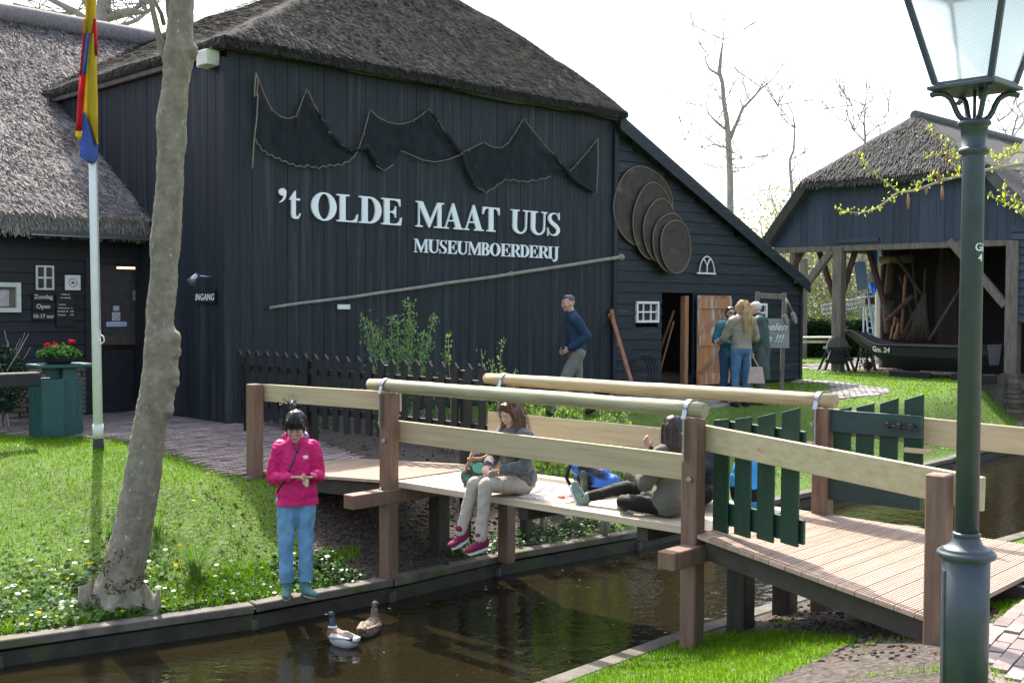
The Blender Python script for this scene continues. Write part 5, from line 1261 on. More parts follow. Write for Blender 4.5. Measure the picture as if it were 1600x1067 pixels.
gear(1404, 505, 1397, 530, 1.25, .03, 'rust', 'stick', 'right stick of the orange bundle standing behind the boat', 'stick', 'orange sticks behind the boat')
gear(1404, 497, 1403, 530, 1.5, .045, 'redwood', 'stake', 'short dark stake between the orange sticks and the net', 'stake')
gear(1426, 462, 1384, 503, 1.4, .06, 'redwood', 'timber', 'dark thick timber slanting across the stored gear', 'timber')
gear(1388, 470, 1390, 520, 1.8, .18, 'shadewood', 'sack', 'lumpy brown sack hanging at the left end of the shed gear', 'sack', None, .14)
gear(1392, 412, 1388, 460, 2.0, .10, 'redwood', 'oilskin', 'brown oilskin hanging on the left of the shed wall', 'coat', None, .13)
gear(1405, 430, 1428, 500, 1.95, .03, 'shadewood', 'pole', 'thin grey pole crossing behind the thick timber in the shed', 'pole', 'poles stored in the boat shed')
m_ = MB(); a = shp(1444, 458, 1.5)
for i in range(26):
    b = shp(lerp(1413, 1452, i/25), 530+rng.uniform(-4, 2), 1.5+rng.uniform(-.2, .2)); m_.tube([Sh(a[0]+rng.uniform(-.05, .05), 1.5, a[1]-rng.uniform(0, .2)), Sh(lerp(a[0], b[0], .5)+.04*math.sin(i), 1.45, lerp(a[1], b[1], .5)), Sh(b[0], 1.45, b[1])], .022, 5)
nb_ = m_.build('hanging_net', M['shadewood'], loc=Sh(a[0], 1.5, a[1])); tag(nb_, 'pale brown fan-shaped net hanging in the open boat shed', 'fishing net')
m_ = MB(); pts_ = []
w0_, w1_ = pxw(1462, 1.8), pxw(1512, 1.8); n = 24; vs = []
for i in range(n+1):
    w_ = lerp(w0_, w1_, i/n); q_ = 1.8+.07*math.sin(i*1.1)+.03*math.sin(i*2.3); vs += [Sh(w_, q_, .4), Sh(w_+.03*math.sin(i), q_-.05, 2.0), Sh(w_, q_+.05, 3.1)]
m_.add(vs, [(i*3+k, i*3+3+k, i*3+4+k, i*3+1+k) for i in range(n) for k in range(2)], 0, True)
tag(m_.build('brown_sail', mat('tanned_sail', (.065, .040, .036), (.04, .024, .022), rough=.9, sc_=5, bump=.3), loc=Sh(w0_, 1.8, .4)), 'dark brown sail hanging in folds at the back of the boat shed', 'sail')
# punt
boat = thing('punt', 'black tarred wooden punt with white registration letters resting under the boat shed', 'boat', tuple(Sh(1.8, -.35, 0)))
m_ = MB(); st = []
def hull(u):   # u 0 prow .. 1 stern: w, half beam, gunwale z, bottom z
    w_ = lerp(.46, 4.1, u); hb_ = .09+.46*sm(u*2.6)-.12*sm((u-.75)*4); gzz = lerp(1.04, .72, sm(u*3.2))+.05*sm((u-.8)*5); bz = lerp(.93, .13, min(1, u/.42)**.85)+.15*sm((u-.8)*5)
    return w_, hb_, gzz, bz
nu = 26; vs = []
for i in range(nu+1):
    w_, hb_, gzz, bz = hull(i/nu); q0 = -.35
    vs += [Sh(w_, q0-hb_, gzz), Sh(w_, q0-hb_*.96, (gzz*.55+bz*.45)), Sh(w_, q0-hb_*.62, bz), Sh(w_, q0+hb_*.62, bz), Sh(w_, q0+hb_*.96, (gzz*.55+bz*.45)), Sh(w_, q0+hb_, gzz),
           Sh(w_, q0+hb_-.03, gzz), Sh(w_, q0+hb_*.58, bz+.03), Sh(w_, q0-hb_*.58, bz+.03), Sh(w_, q0-hb_+.03, gzz)]
fs = [(i*10+k, i*10+(k+1) % 10, i*10+10+(k+1) % 10, i*10+10+k) for i in range(nu) for k in range(10)]+[tuple(range(10))[::-1], tuple(nu*10+k for k in range(10))]
m_.add(vs, fs); m_.build('hull', M['black'], boat, fixn=True)
m_ = MB()
for side in (-1, 1):
    m_.tube([Sh(hull(i/nu)[0], -.35+side*(hull(i/nu)[1]+.01), hull(i/nu)[2]-.02) for i in range(nu+1)], .025, 6)
m_.tube([Sh(.42, -.35, 1.02), Sh(.50, -.35, 1.12)], .04, 8)
m_.build('gunwale', M['black'], boat)
m_ = MB(); txt, tz_ = text_mesh('Gm. 24', .17, .002, bold=.004, font_shear=.1)
for (x, y, z) in [(0, 0, 0)]:
    out = []
    for vx, vy, vz in txt:
        w_ = 1.62+vx; u = (w_-.46)/3.64; hb_, gg = hull(u)[1], hull(u)[2]; out.append(Sh(w_, -.35-hb_-.012-vz, gg-.19+vy))
    m_.add(out, tz_)
m_.build('registration_mark', M['oldwhite'], boat)
for i, w_ in enumerate((2.1, 3.6)):
    m_ = MB(); m_.box(Sh(w_, -.5, .06), (.12, .45, .09), AS); m_.box(Sh(w_+.3, -.95, .02), (.5, .05, .10), AS)
    tag(m_.build('boat_block', M['black'], loc=Sh(w_, -.5, 0), bevel=.01), ('front' if i == 0 else 'rear')+' black timber block carrying the punt', 'block', 'blocks under the punt')
# grindstone
gp = atz(1306, 581, -.04); GX = lambda t, v, z: V((gp.x, gp.y, -.04))+V((1, 0, 0))*t+V((0, 1, 0))*v+UP*z
gs = thing('grindstone', 'round grindstone in a black four-legged frame on the paved strip', 'grindstone', tuple(GX(0, 0, 0)))
m_ = MB(); m_.tube([GX(.03, -.06, .62), GX(.03, .06, .62)], .27, 24); m_.build('stone', M['sand'], gs)
for sx in (-1, 1):
    for sy in (-.2, .2):
        m_ = MB(); m_.beam(GX(sx*.17+.02, sy, .60), GX(sx*.40+.02, sy*1.3, -.02), .06, .06); m_.build('leg', M['black'], gs)
m_ = MB()
for sy in (-.2, .2): m_.beam(GX(-.27, sy, .60), GX(.33, sy, .60), .07, .06)
for sx in (-.25, .31): m_.beam(GX(sx, -.2, .60), GX(sx, .2, .60), .06, .055)
m_.beam(GX(-.33, -.23, .28), GX(.37, -.23, .33), .05, .07); m_.box(GX(.03, 0, .38), (.2, .13, .16))
m_.build('frame', M['black'], gs)
# iron chain tripod and kettle
tp = thing('chain_tripod', 'rusty iron tripod hung with heavy chain between the grindstone and the punt', 'tripod', tuple(GX(.75, 0, 0)))
for dx, dy in ((-.18, .1), (.32, .0), (.05, -.25)):
    m_ = MB(); m_.tube([GX(.70, 0, .98), GX(.70+dx, dy, 0)], .03, 6); m_.build('leg', M['under'], tp)
for k, (x0, x1) in enumerate(((.62, .60), (.74, .70), (.84, .92))):
    m_ = MB()
    for i in range(13):
        z = .95-i*.068; x = lerp(x0, x1, i/12)+.02*math.sin(i*2)
        c = GX(x, -.08-.03*k, z); ax2 = V((1, 0, 0)) if i % 2 else V((0, 1, 0))
        m_.tube([c+ax2*.034*math.cos(a)+UP*.048*math.sin(a) for a in [2*math.pi*j/10 for j in range(11)]], .011, 5, cap=False)
    m_.build('chain', M['oldwood'], tp)
kp = aty(1356, 571, 29.5); kz = kp.z
m_ = MB(); m_.lathe([(.09, kz-.08), (.13, kz-.03), (.12, kz+.05), (.07, kz+.10), (.02, kz+.12)], (kp.x, kp.y, 0), 14); m_.tube([V((kp.x-.11, kp.y, kz+.05)), V((kp.x-.06, kp.y, kz+.2)), V((kp.x+.06, kp.y, kz+.2)), V((kp.x+.11, kp.y, kz+.05))], .01, 5)
tag(m_.build('kettle', M['under'], loc=(kp.x, kp.y, kz-.08)), 'small iron kettle on a low plank beside the punt prow', 'kettle')
m_ = MB(); m_.box(V((kp.x+.1, kp.y, kz-.13)), (.55, .15, .045)); m_.box(V((kp.x-.3, kp.y, kz-.22)), (.06, .12, .045)); m_.box(V((kp.x+.5, kp.y, kz-.22)), (.06, .12, .045))
tag(m_.build('low_plank', M['rust'], loc=(kp.x, kp.y, kz-.2)), 'low weathered plank under the small iron kettle', 'plank')
# long bench behind, hedge, model mill, second flagpole
ba, bb_ = aty(1180, 528, 33), aty(1306, 527, 34)
bch = thing('long_bench', 'long low pale bench in front of the dark hedge', 'bench', (bb_.x, bb_.y, -.03))
bz = bb_.z; m_ = MB(); m_.beam(V((ba.x, ba.y, bz)), V((bb_.x, bb_.y, bz)), .4, .05); m_.beam(V((ba.x, ba.y+.1, bz-.13)), V((bb_.x, bb_.y+.1, bz-.13)), .05, .08); m_.build('seat', M['oldwhite'], bch)
for u in (.05, .5, .95):
    c = V((ba.x, ba.y, 0)).lerp(V((bb_.x, bb_.y, 0)), u); m_ = MB(); m_.box(c+UP*((bz-.05)/2), (.06, .15, (bz)/2)); m_.build('leg', M['oldwood'], bch)
def leafblob(mb, n, sampler, s0, s1, mi=0, up=.2):
    for i in range(n):
        p = V(sampler()); s_ = rng.uniform(s0, s1); nn_ = V((rng.uniform(-1, 1), rng.uniform(-1, 1), rng.uniform(up-1, 1))).normalized(); x_, y_, _ = frame(nn_); y_ = y_*.6
        mb.add([p-x_*s_, p-y_*s_, p+x_*s_, p+y_*s_], [(0, 1, 2, 3)], mi)
M['hedge'] = leafmat('hedge_leaf', (.030, .070, .022), (.015, .038, .012), isl=.4, tr=.25)
M['brush'] = leafmat('spring_brush_leaf', (.30, .34, .13), (.18, .20, .09), isl=.4, tr=.55)
h0, h1 = aty(1150, 510, 37), aty(1420, 510, 38)
hz = aty(1300, 500, 37).z
m_ = MB(); m_.box((h0+h1)/2*1+UP*(hz/2-.1-(h0.z+h1.z)/2), ((h1.x-h0.x)/2, .45, hz/2-.08))
leafblob(m_, 16000, lambda: (rng.uniform(h0.x, h1.x), 37.5-.5+rng.uniform(-.12, .1)+(.0 if rng.random() < .7 else rng.uniform(0, 1.0)), rng.uniform(-.05, hz)+rng.uniform(-.08, .05)), .04, .08)
tag(m_.build('hedge', M['hedge'], loc=(h0.x, 37.5, -.03)), 'clipped dark green hedge behind the long bench', 'hedge')
ml = thing('model_windmill', 'small pale blue model windmill with lattice sails beside the boat shed', 'windmill', tuple(aty(1366, 525, 34.5)))
M['paleblue'] = mat('pale_blue_paint', (.42, .52, .66), (.34, .43, .56), rough=.5, bump=.05); M['midblue'] = mat('mid_blue_paint', (.16, .26, .42), (.12, .20, .34), rough=.5, bump=.05)
hubp = aty(1361, 466, 34.2); gy = aty(1366, 525, 34.5).z
m_ = MB()
for sx in (-1, 1):
    for sy in (-1, 1): m_.beam(V((hubp.x+sx*.09, 34.5+sy*.1, hubp.z-.25)), V((hubp.x+.16+sx*.2, 34.5+sy*.25, gy-.1)), .04, .04)
for k in range(5):
    z = lerp(gy+.05, hubp.z-.3, k/4); m_.beam(V((hubp.x+.1-.19+.02*k, 34.25, z)), V((hubp.x+.1+.19-.02*k, 34.25, z)), .03, .03)
m_.build('tower', M['paleblue'], ml)
m_ = MB(); m_.box(V((hubp.x+.03, 34.45, hubp.z-.02)), (.2, .25, .16)); m_.tube([V((hubp.x, 34.15, hubp.z)), V((hubp.x, 34.4, hubp.z))], .07, 8); m_.build('cap', M['under'], ml)
def sail(x1, y1, x0=1357, y0=464, wd=.20, solid=False, mt='paleblue'):
    a, b = aty(x0, y0, 34.1), aty(x1, y1, 34.0); d = (b-a).normalized(); n_ = d.cross(V((0, 1, 0))).normalized(); m_ = MB()
    m_.beam(a, b, .05, .05)
    L_ = (b-a).length
    for o_ in (.0, wd*.5, wd): m_.beam(a+d*.25+n_*o_*1.0, b+n_*o_, .03, .025)
    for k in range(9): c = a+d*lerp(.25, L_, k/8); m_.beam(c, c+n_*wd, .025, .02)
    if solid: m_.beam(a+d*.25+n_*wd*.5, b+n_*wd*.5, .012, wd, up=n_)
    m_.build('sail', M[mt], ml)
sail(1283, 478, wd=.26); sail(1350, 408, wd=.30, solid=True, mt='midblue'); sail(1368, 540, wd=.24); sail(1430, 452, wd=.24)
fp2 = thing('flagpole', 'white flagpole standing behind the boat shed posts', 'flagpole', tuple(aty(1371, 530, 33)))
m_ = MB(); m_.tube([V((*aty(1371, 530, 33).xy, -.1)), aty(1372, 380, 33), aty(1374, 200, 33)], [.075, .07, .05], 12); m_.build('pole', M['white'], fp2)
m_ = MB(); n = 8; vs = []
for (y, xl, xr) in ((330, 1360, 1371), (390, 1362, 1371), (420, 1361, 1370), (440, 1358, 1370), (455, 1361, 1369), (458, 1363, 1368)):
    for i in range(n+1): vs.append(aty(lerp(xl, xr, i/n), y, 32.9-.06*math.sin(i*1.3+y*.05)))
m_.add(vs, [(j*(n+1)+i, j*(n+1)+i+1, (j+1)*(n+1)+i+1, (j+1)*(n+1)+i) for j in range(5) for i in range(n)], 0, True)
for k in range(4): c = aty(1364+rng.uniform(-1.5, 1.5), 430+k*3, 32.80); m_.ell(c, (.05, .01, .05), n=8, mi=1)
tag(m_.build('flag', [leafmat('blue_flag', (.02, .13, .55), (.02, .10, .45), isl=0), fm[1]], loc=tuple(aty(1365, 430, 32.9))), 'blue flag with yellow marks hanging limp behind the boat shed posts', 'flag')

# ================================================================== foreground tree
TY = 9.25
prof = [(975, 186, 52), (945, 184, 45), (930, 184, 37), (905, 187, 34), (873, 196, 33), (830, 207, 30.5), (780, 216, 29), (720, 226, 27.5), (667, 234, 26), (640, 241, 26.5), (612, 246, 27), (590, 249, 28), (575, 250, 26.5), (550, 252, 27.5), (530, 254, 27), (510, 250, 22), (480, 251, 21.5), (440, 256, 21), (375, 258, 23), (300, 264, 21), (262, 266, 20.5), (225, 268, 22), (187, 268, 22.5), (150, 273, 21), (112, 277, 21), (85, 280, 24), (70, 281, 22), (40, 281, 19.5), (0, 284, 19), (-60, 287, 18), (-160, 290, 16), (-320, 296, 12), (-500, 300, 8)]
tb = atz(186, 945, gz(*aty(186, 945, TY).xy)); TY = aty(186, 945, TY).y
tree = thing('tree', 'leaning grey-barked tree trunk with pruned burls standing on the canal lawn', 'tree', tuple(aty(186, 950, TY)))
ys = [p[0] for p in prof][::-1]; n = 32; vs = []; rows = []
yy = 985.0
while yy > -500:
    cx = np.interp(yy, ys, [p[1] for p in prof][::-1]); hw = np.interp(yy, ys, [p[2] for p in prof][::-1]); rows.append((yy, cx, hw)); yy -= 7 if yy > 0 else 30
for (y, cx, hw) in rows:
    c = aty(cx, y, TY); r = hw/FPX*TY
    for k in range(n):
        a = 2*math.pi*k/n; d = V((math.cos(a), math.sin(a), 0)); p = c+d*r
        bl = 1+.05*noise.noise(V((d.x*2, d.y*2, c.z*3)))+.03*noise.noise(V((d.x*5, d.y*5, c.z*9)))
        if y > 880: bl += .22*sm((y-880)/60)*max(0, math.sin(a*4+1))
        vs.append(c+d*r*bl)
m_ = MB(); nR = len(rows); m_.add(vs, [(i*n+k, i*n+(k+1) % n, (i+1)*n+(k+1) % n, (i+1)*n+k) for i in range(nR-1) for k in range(n)]+[tuple(range(n))[::-1], tuple((nR-1)*n+k for k in range(n))], 0, True)
for (x, y, r) in ((271, 528, .06), (273, 550, .055), (270, 585, .055), (273, 598, .04), (253, 198, .045), (300, 80, .05), (252, 207, .035), (262, 640, .05), (260, 545, .07)):
    m_.ell(aty(x, y, TY-.03), (r, r*1.1, r*1.2), n=12)
for a in range(7):
    c = aty(186, 945, TY); d = V((math.cos(a*.9+.3), math.sin(a*.9+.3), 0)); m_.cone(c+d*.13+UP*.16, c+d*.30-UP*.06, .07, .035, n=10)
organic(m_, 'trunk', M['bark'], tree, .013, 3, .010, 9, .006, off=tree.location)
def limb(pts, rs, nm='branch', mt='bark', par=None):
    m_ = MB(); m_.tube(pts, rs, 8); return m_.build(nm, M[mt], par or tree)
limb([aty(272, 110, TY), aty(258, 88, TY), aty(250, 65, TY), aty(243, 35, TY+.05), aty(234, -5, TY+.1), aty(225, -60, TY+.2)], [.06, .032, .028, .025, .022, .018])
limb([aty(256, 38, TY+.1), aty(252, 22, TY), aty(243, 5, TY), aty(236, -20, TY), aty(230, -70, TY)], [.02, .018, .015, .012, .01])
limb([aty(272, 40, TY), aty(264, 22, TY), aty(262, 0, TY), aty(258, -40, TY)], [.04, .024, .022, .018])
def twigs(mb, p, d, L, r, depth, spread=.6, up_=.15):
    n = 4; pts = [p]; dd = V(d).normalized()
    for i in range(n):
        dd = (dd+V((rng.uniform(-.25, .25), rng.uniform(-.25, .25), rng.uniform(-.15, .2)+up_*.3))).normalized(); pts.append(pts[-1]+dd*L/n)
    mb.tube(pts, [lerp(r, r*.5, i/n) for i in range(n+1)], 5 if depth > 1 else 4, cap=False)
    if depth > 0:
        for k in range(rng.randint(3, 4)):
            q = pts[rng.randint(1, n)]; nd_ = (dd+V((rng.uniform(-1, 1), rng.uniform(-1, 1), rng.uniform(-.4, .8)))*spread*1.3).normalized()
            twigs(mb, q, nd_, L*rng.uniform(.45, .75), r*.5, depth-1, spread, up_)
m_ = MB()
for i in range(7):
    z = 2.6+i*.7+4; base = aty(290, -200-i*40, TY); twigs(m_, base, V((rng.uniform(-1, 1), rng.uniform(-1, 1), .8)), 2.2, .04, 3)
m_.build('crown', M['bark'], tree)
def stumplet(x, y, h, r, lab):
    p = aty(x, y, TY-.15); m_ = MB(); z0 = gz(p.x, p.y)-.05
    pts = [V((p.x, p.y, z0)), V((p.x+.01, p.y, z0+h*.5)), V((p.x-.01, p.y+.02, z0+h))]; m_.tube(pts, [r*1.4, r, r*.7], 9)
    m_.tube([V((p.x+.05, p.y, z0)), V((p.x+.06, p.y, z0+h*1.25))], [r*.5, r*.3], 7)
    tag(m_.build('stump', M['bark'], loc=(p.x, p.y, z0)), lab, 'stump')
stumplet(130, 925, .24, .05, 'broken old stump left of the leaning tree among the ground leaves'); stumplet(236, 925, .20, .06, 'dark broken stump right of the leaning tree foot')

# ================================================================== bare trees behind
def bare_tree(name_lab, pxs, lims, ntw=10, seedy=0, tl=2.0, Y=42):
    rng.seed(seedy); base = aty(pxs[0][0], pxs[0][1], Y)
    t = thing('bare_tree', name_lab, 'tree', (base.x, base.y, -.05), 'bare trees behind the buildings')
    m_ = MB(); pts = [V((base.x, base.y, -.1))]+[aty(x, y, Y) for x, y, r in pxs]; rs = [pxs[0][2]*1.3/FPX*Y]+[r/FPX*Y for x, y, r in pxs]; m_.tube(pts, rs, 8); m_.build('trunk', M['bark_d'], t)
    for lim in lims:
        m_ = MB(); pts = [aty(x, y, Y) for x, y, r in lim]; m_.tube(pts, [r/FPX*Y for x, y, r in lim], 6); m_.build('branch', M['bark_d'], t)
    m_ = MB()
    srcs = [(aty(x, y, Y), 1) for x, y, r in pxs[1:]]+[(aty(x, y, Y), 0) for lim in lims for x, y, r in lim[1:]]*2
    for i in range(ntw):
        p, _ = rng.choice(srcs); twigs(m_, p, V((rng.uniform(-1, 1), rng.uniform(-.6, .6), rng.uniform(-.1, .9))), tl*rng.uniform(.5, 1), .024, 3)
    m_.build('twigs', M['bark_d'], t)
bare_tree('tall bare tree with a forked top standing behind the barn wing', [(1141, 330, 5.5), (1141, 280, 5.2), (1138, 220, 4.8), (1136, 190, 4), (1131, 160, 3.6), (1129, 130, 3.2), (1124, 115, 3.6), (1126, 90, 2.4), (1130, 62, 1.2)],
          [[(1139, 218, 3.6), (1150, 195, 3), (1160, 170, 2.5), (1172, 158, 2.1), (1190, 138, 1.6), (1206, 126, 1)], [(1137, 205, 2), (1120, 192, 1.6), (1107, 178, 1.2), (1103, 165, .8)], [(1124, 118, 2), (1108, 108, 1.6), (1101, 92, 1.1), (1103, 82, .7)], [(1137, 232, 1.5), (1118, 226, 1.2), (1095, 230, .8), (1070, 220, .5)], [(1138, 250, 1.2), (1160, 248, .9), (1180, 246, .5)], [(1140, 270, 1.2), (1155, 268, .8), (1165, 262, .5)]], 34, 3, 1.6)
bare_tree('slender crooked bare tree between the barn wing and the boat shed', [(1239, 310, 2.4), (1235, 275, 2.2), (1234, 250, 2), (1240, 235, 1.8), (1242, 200, 1.4), (1238, 175, .8)], [[(1237, 290, 1.2), (1244, 282, .8)], [(1241, 200, 1), (1228, 180, .7), (1215, 165, .5)]], 12, 4, 1.3)
bare_tree('bare twiggy tree top showing above the boat shed roof', [(1350, 240, 2.5), (1352, 215, 2), (1350, 190, 1.5), (1352, 165, .8)], [[(1352, 222, 1.4), (1335, 205, 1), (1322, 190, .6)], [(1351, 215, 1.3), (1370, 198, 1), (1388, 175, .6)], [(1352, 200, 1), (1340, 180, .7), (1332, 165, .5)]], 16, 5, 1.5)
bare_tree('bare tree top at the right picture edge behind the boat shed', [(1580, 260, 2.5), (1582, 210, 2), (1590, 180, 1.2)], [[(1582, 230, 1.4), (1570, 205, 1), (1560, 190, .6)], [(1583, 215, 1.3), (1600, 190, 1)]], 14, 6, 1.5)
bare_tree('large bare tree with crooked limbs behind the farmhouse roof', [(150, 60, 14), (160, 30, 12), (165, -20, 11), (170, -100, 9)],
          [[(160, 30, 8), (205, 18, 7), (230, 20, 5), (215, -10, 4)], [(155, 50, 7), (120, 20, 6), (90, 5, 5), (60, -10, 4)], [(158, 40, 5), (175, 22, 5), (160, 2, 4), (165, -20, 3)], [(150, 50, 5), (185, 42, 4), (215, 32, 3), (240, 10, 2)], [(120, 20, 4), (95, 22, 3), (60, 15, 2), (20, 6, 1.5)], [(150, 30, 5), (130, 0, 4), (110, -30, 3)], [(205, 18, 4), (225, 5, 3), (240, -20, 2)]], 60, 8, 3.0, Y=34)
rng.seed(21)
# far brush and garden trees seen below the shed roof and beyond
for k, (px_, Y, h, wd, lab) in enumerate(((1262, 46, 4.2, 2.2, 'pale spring bush behind the hedge next to the barn wing'), (1300, 52, 6.5, 3.0, 'tall pale twiggy shrub behind the hedge, left of the big shed post'), (1345, 47, 4.6, 2.6, 'pale spring shrub behind the model windmill'), (1215, 56, 7.5, 3.0, 'tall pale tree mostly hidden behind the barn wing'), (1390, 54, 6.5, 3.0, 'pale shrub mostly hidden behind the boat shed wall'),
                                         (1480, 60, 5, 4, 'pale shrub hidden behind the boat shed'), (1650, 52, 6.5, 4, 'pale tree beyond the canal at the right edge'), (1560, 56, 5, 4, 'pale shrub beyond the canal behind the shed wing'))):
    c = V((*aty(px_, 480, Y).xy, -.05)); t = thing('far_shrub', lab, 'shrub', tuple(c), 'pale shrubs behind the hedge')
    m_ = MB()
    for i in range(16): twigs(m_, c+V((rng.uniform(-wd, wd)*.5, rng.uniform(-.8, .8), 0)), V((rng.uniform(-.4, .4), 0, 1)), h*rng.uniform(.6, .9), .045, 2, .5)
    m_.build('trunk', M['bark_d'], t)
    m_ = MB(); leafblob(m_, 4200, lambda: (c.x+rng.gauss(0, wd*.55), c.y+rng.gauss(0, .9), c.z+h*(rng.random()**1.4)), .04, .10); m_.build('foliage', M['brush'], t)
# distant tree line as one mass
m_ = MB()
for k in range(50):
    x = -60+k*4+rng.uniform(-2, 2); Y = 95+rng.uniform(-8, 8); h = rng.uniform(3.5, 7)
    leafblob(m_, 500, lambda: (x+rng.gauss(0, 2.6), Y+rng.gauss(0, 2), h*rng.random()**1.2), .2, .5)
tag(m_.build('distant_wood', M['brush']), kind='stuff')
# budding branch reaching in from the right, on its own tree beyond the frame
bt = thing('budding_tree', 'thin budding branches of a tree beyond the right edge, hanging behind the lamp post', 'tree', tuple(V((*aty(1790, 600, 6.6).xy, -.37))))
bx_, by_ = aty(1790, 600, 6.6).xy
m_ = MB(); m_.tube([V((bx_, by_, -.45)), V((bx_+.05, by_, 1.2)), aty(1780, 300, 6.6), aty(1770, 0, 6.7), aty(1740, -300, 6.8)], [.13, .10, .09, .08, .05], 12); m_.build('trunk', M['bark_d'], bt)
budm = leafmat('fresh_buds', (.50, .55, .06), (.36, .42, .05), tr=.5)
def bud_branch(P, rs, nb):
    m_ = MB(); pts = [aty(x, y, 6.5+.0*i) for i, (x, y) in enumerate(P)]; m_.tube(pts, rs, 6); bo_ = m_.build('branch', M['bark_d'], bt); lv = MB()
    for i in range(nb):
        u = (i+.5)/nb*(len(P)-1)*.98; k = int(u); p = pts[k].lerp(pts[k+1], u-k)
        for j in range(rng.randint(2, 5)):
            q = p+V((rng.gauss(0, .012), rng.gauss(0, .012), rng.gauss(.004, .012))); s_ = rng.uniform(.008, .016); nn_ = V((rng.uniform(-1, 1), rng.uniform(-1, 1), rng.uniform(-1, 1))).normalized(); x_, y_, _ = frame(nn_)
            lv.add([q-x_*s_*.6, q-y_*s_, q+x_*s_*.6, q+y_*s_], [(0, 1, 2, 3)])
    lv.build('leaf_buds', budm, bo_)
bud_branch([(1790, 225), (1700, 245), (1600, 256), (1545, 265), (1500, 275), (1470, 283), (1430, 298), (1403, 301), (1385, 315), (1367, 327), (1345, 333), (1325, 331), (1305, 324)], [.016, .013, .011, .009, .008, .0075, .007, .006, .005, .0045, .004, .003, .002], 34)
bud_branch([(1403, 301), (1392, 290), (1375, 278), (1358, 265), (1345, 252), (1334, 238)], [.005, .0045, .004, .003, .0025, .002], 14)
bud_branch([(1480, 280), (1460, 272), (1440, 285), (1425, 290)], [.005, .004, .003, .002], 8); bud_branch([(1500, 275), (1490, 250), (1480, 235), (1478, 220)], [.004, .003, .003, .002], 9)
bud_branch([(1700, 240), (1640, 240), (1590, 238), (1560, 250), (1548, 240), (1520, 245), (1490, 243), (1470, 240), (1432, 245)], [.008, .007, .006, .005, .004, .004, .003, .003, .002], 26)
bud_branch([(1790, 300), (1680, 320), (1620, 330), (1590, 315), (1570, 300), (1570, 285)], [.010, .008, .006, .005, .004, .003], 16)
bud_branch([(1620, 330), (1590, 328), (1570, 318), (1545, 305)], [.005, .004, .003, .002], 12); bud_branch([(1480, 235), (1455, 205), (1445, 195)], [.003, .002, .002], 5); bud_branch([(1560, 255), (1575, 235), (1590, 228)], [.003, .003, .002], 7)
for (x, y, l) in ((1447, 290, 14), (1472, 290, 22), (1419, 302, 24), (1466, 262, 22), (1480, 235, 20), (1468, 275, 12)):
    m_ = MB(); a = aty(x, y, 6.5); m_.tube([a, a-UP*l/FPX*6.5*.5+V((.002, 0, 0)), a-UP*l/FPX*6.5], [.003, .009, .006], 7); m_.build('catkin', M['rust'], bt)
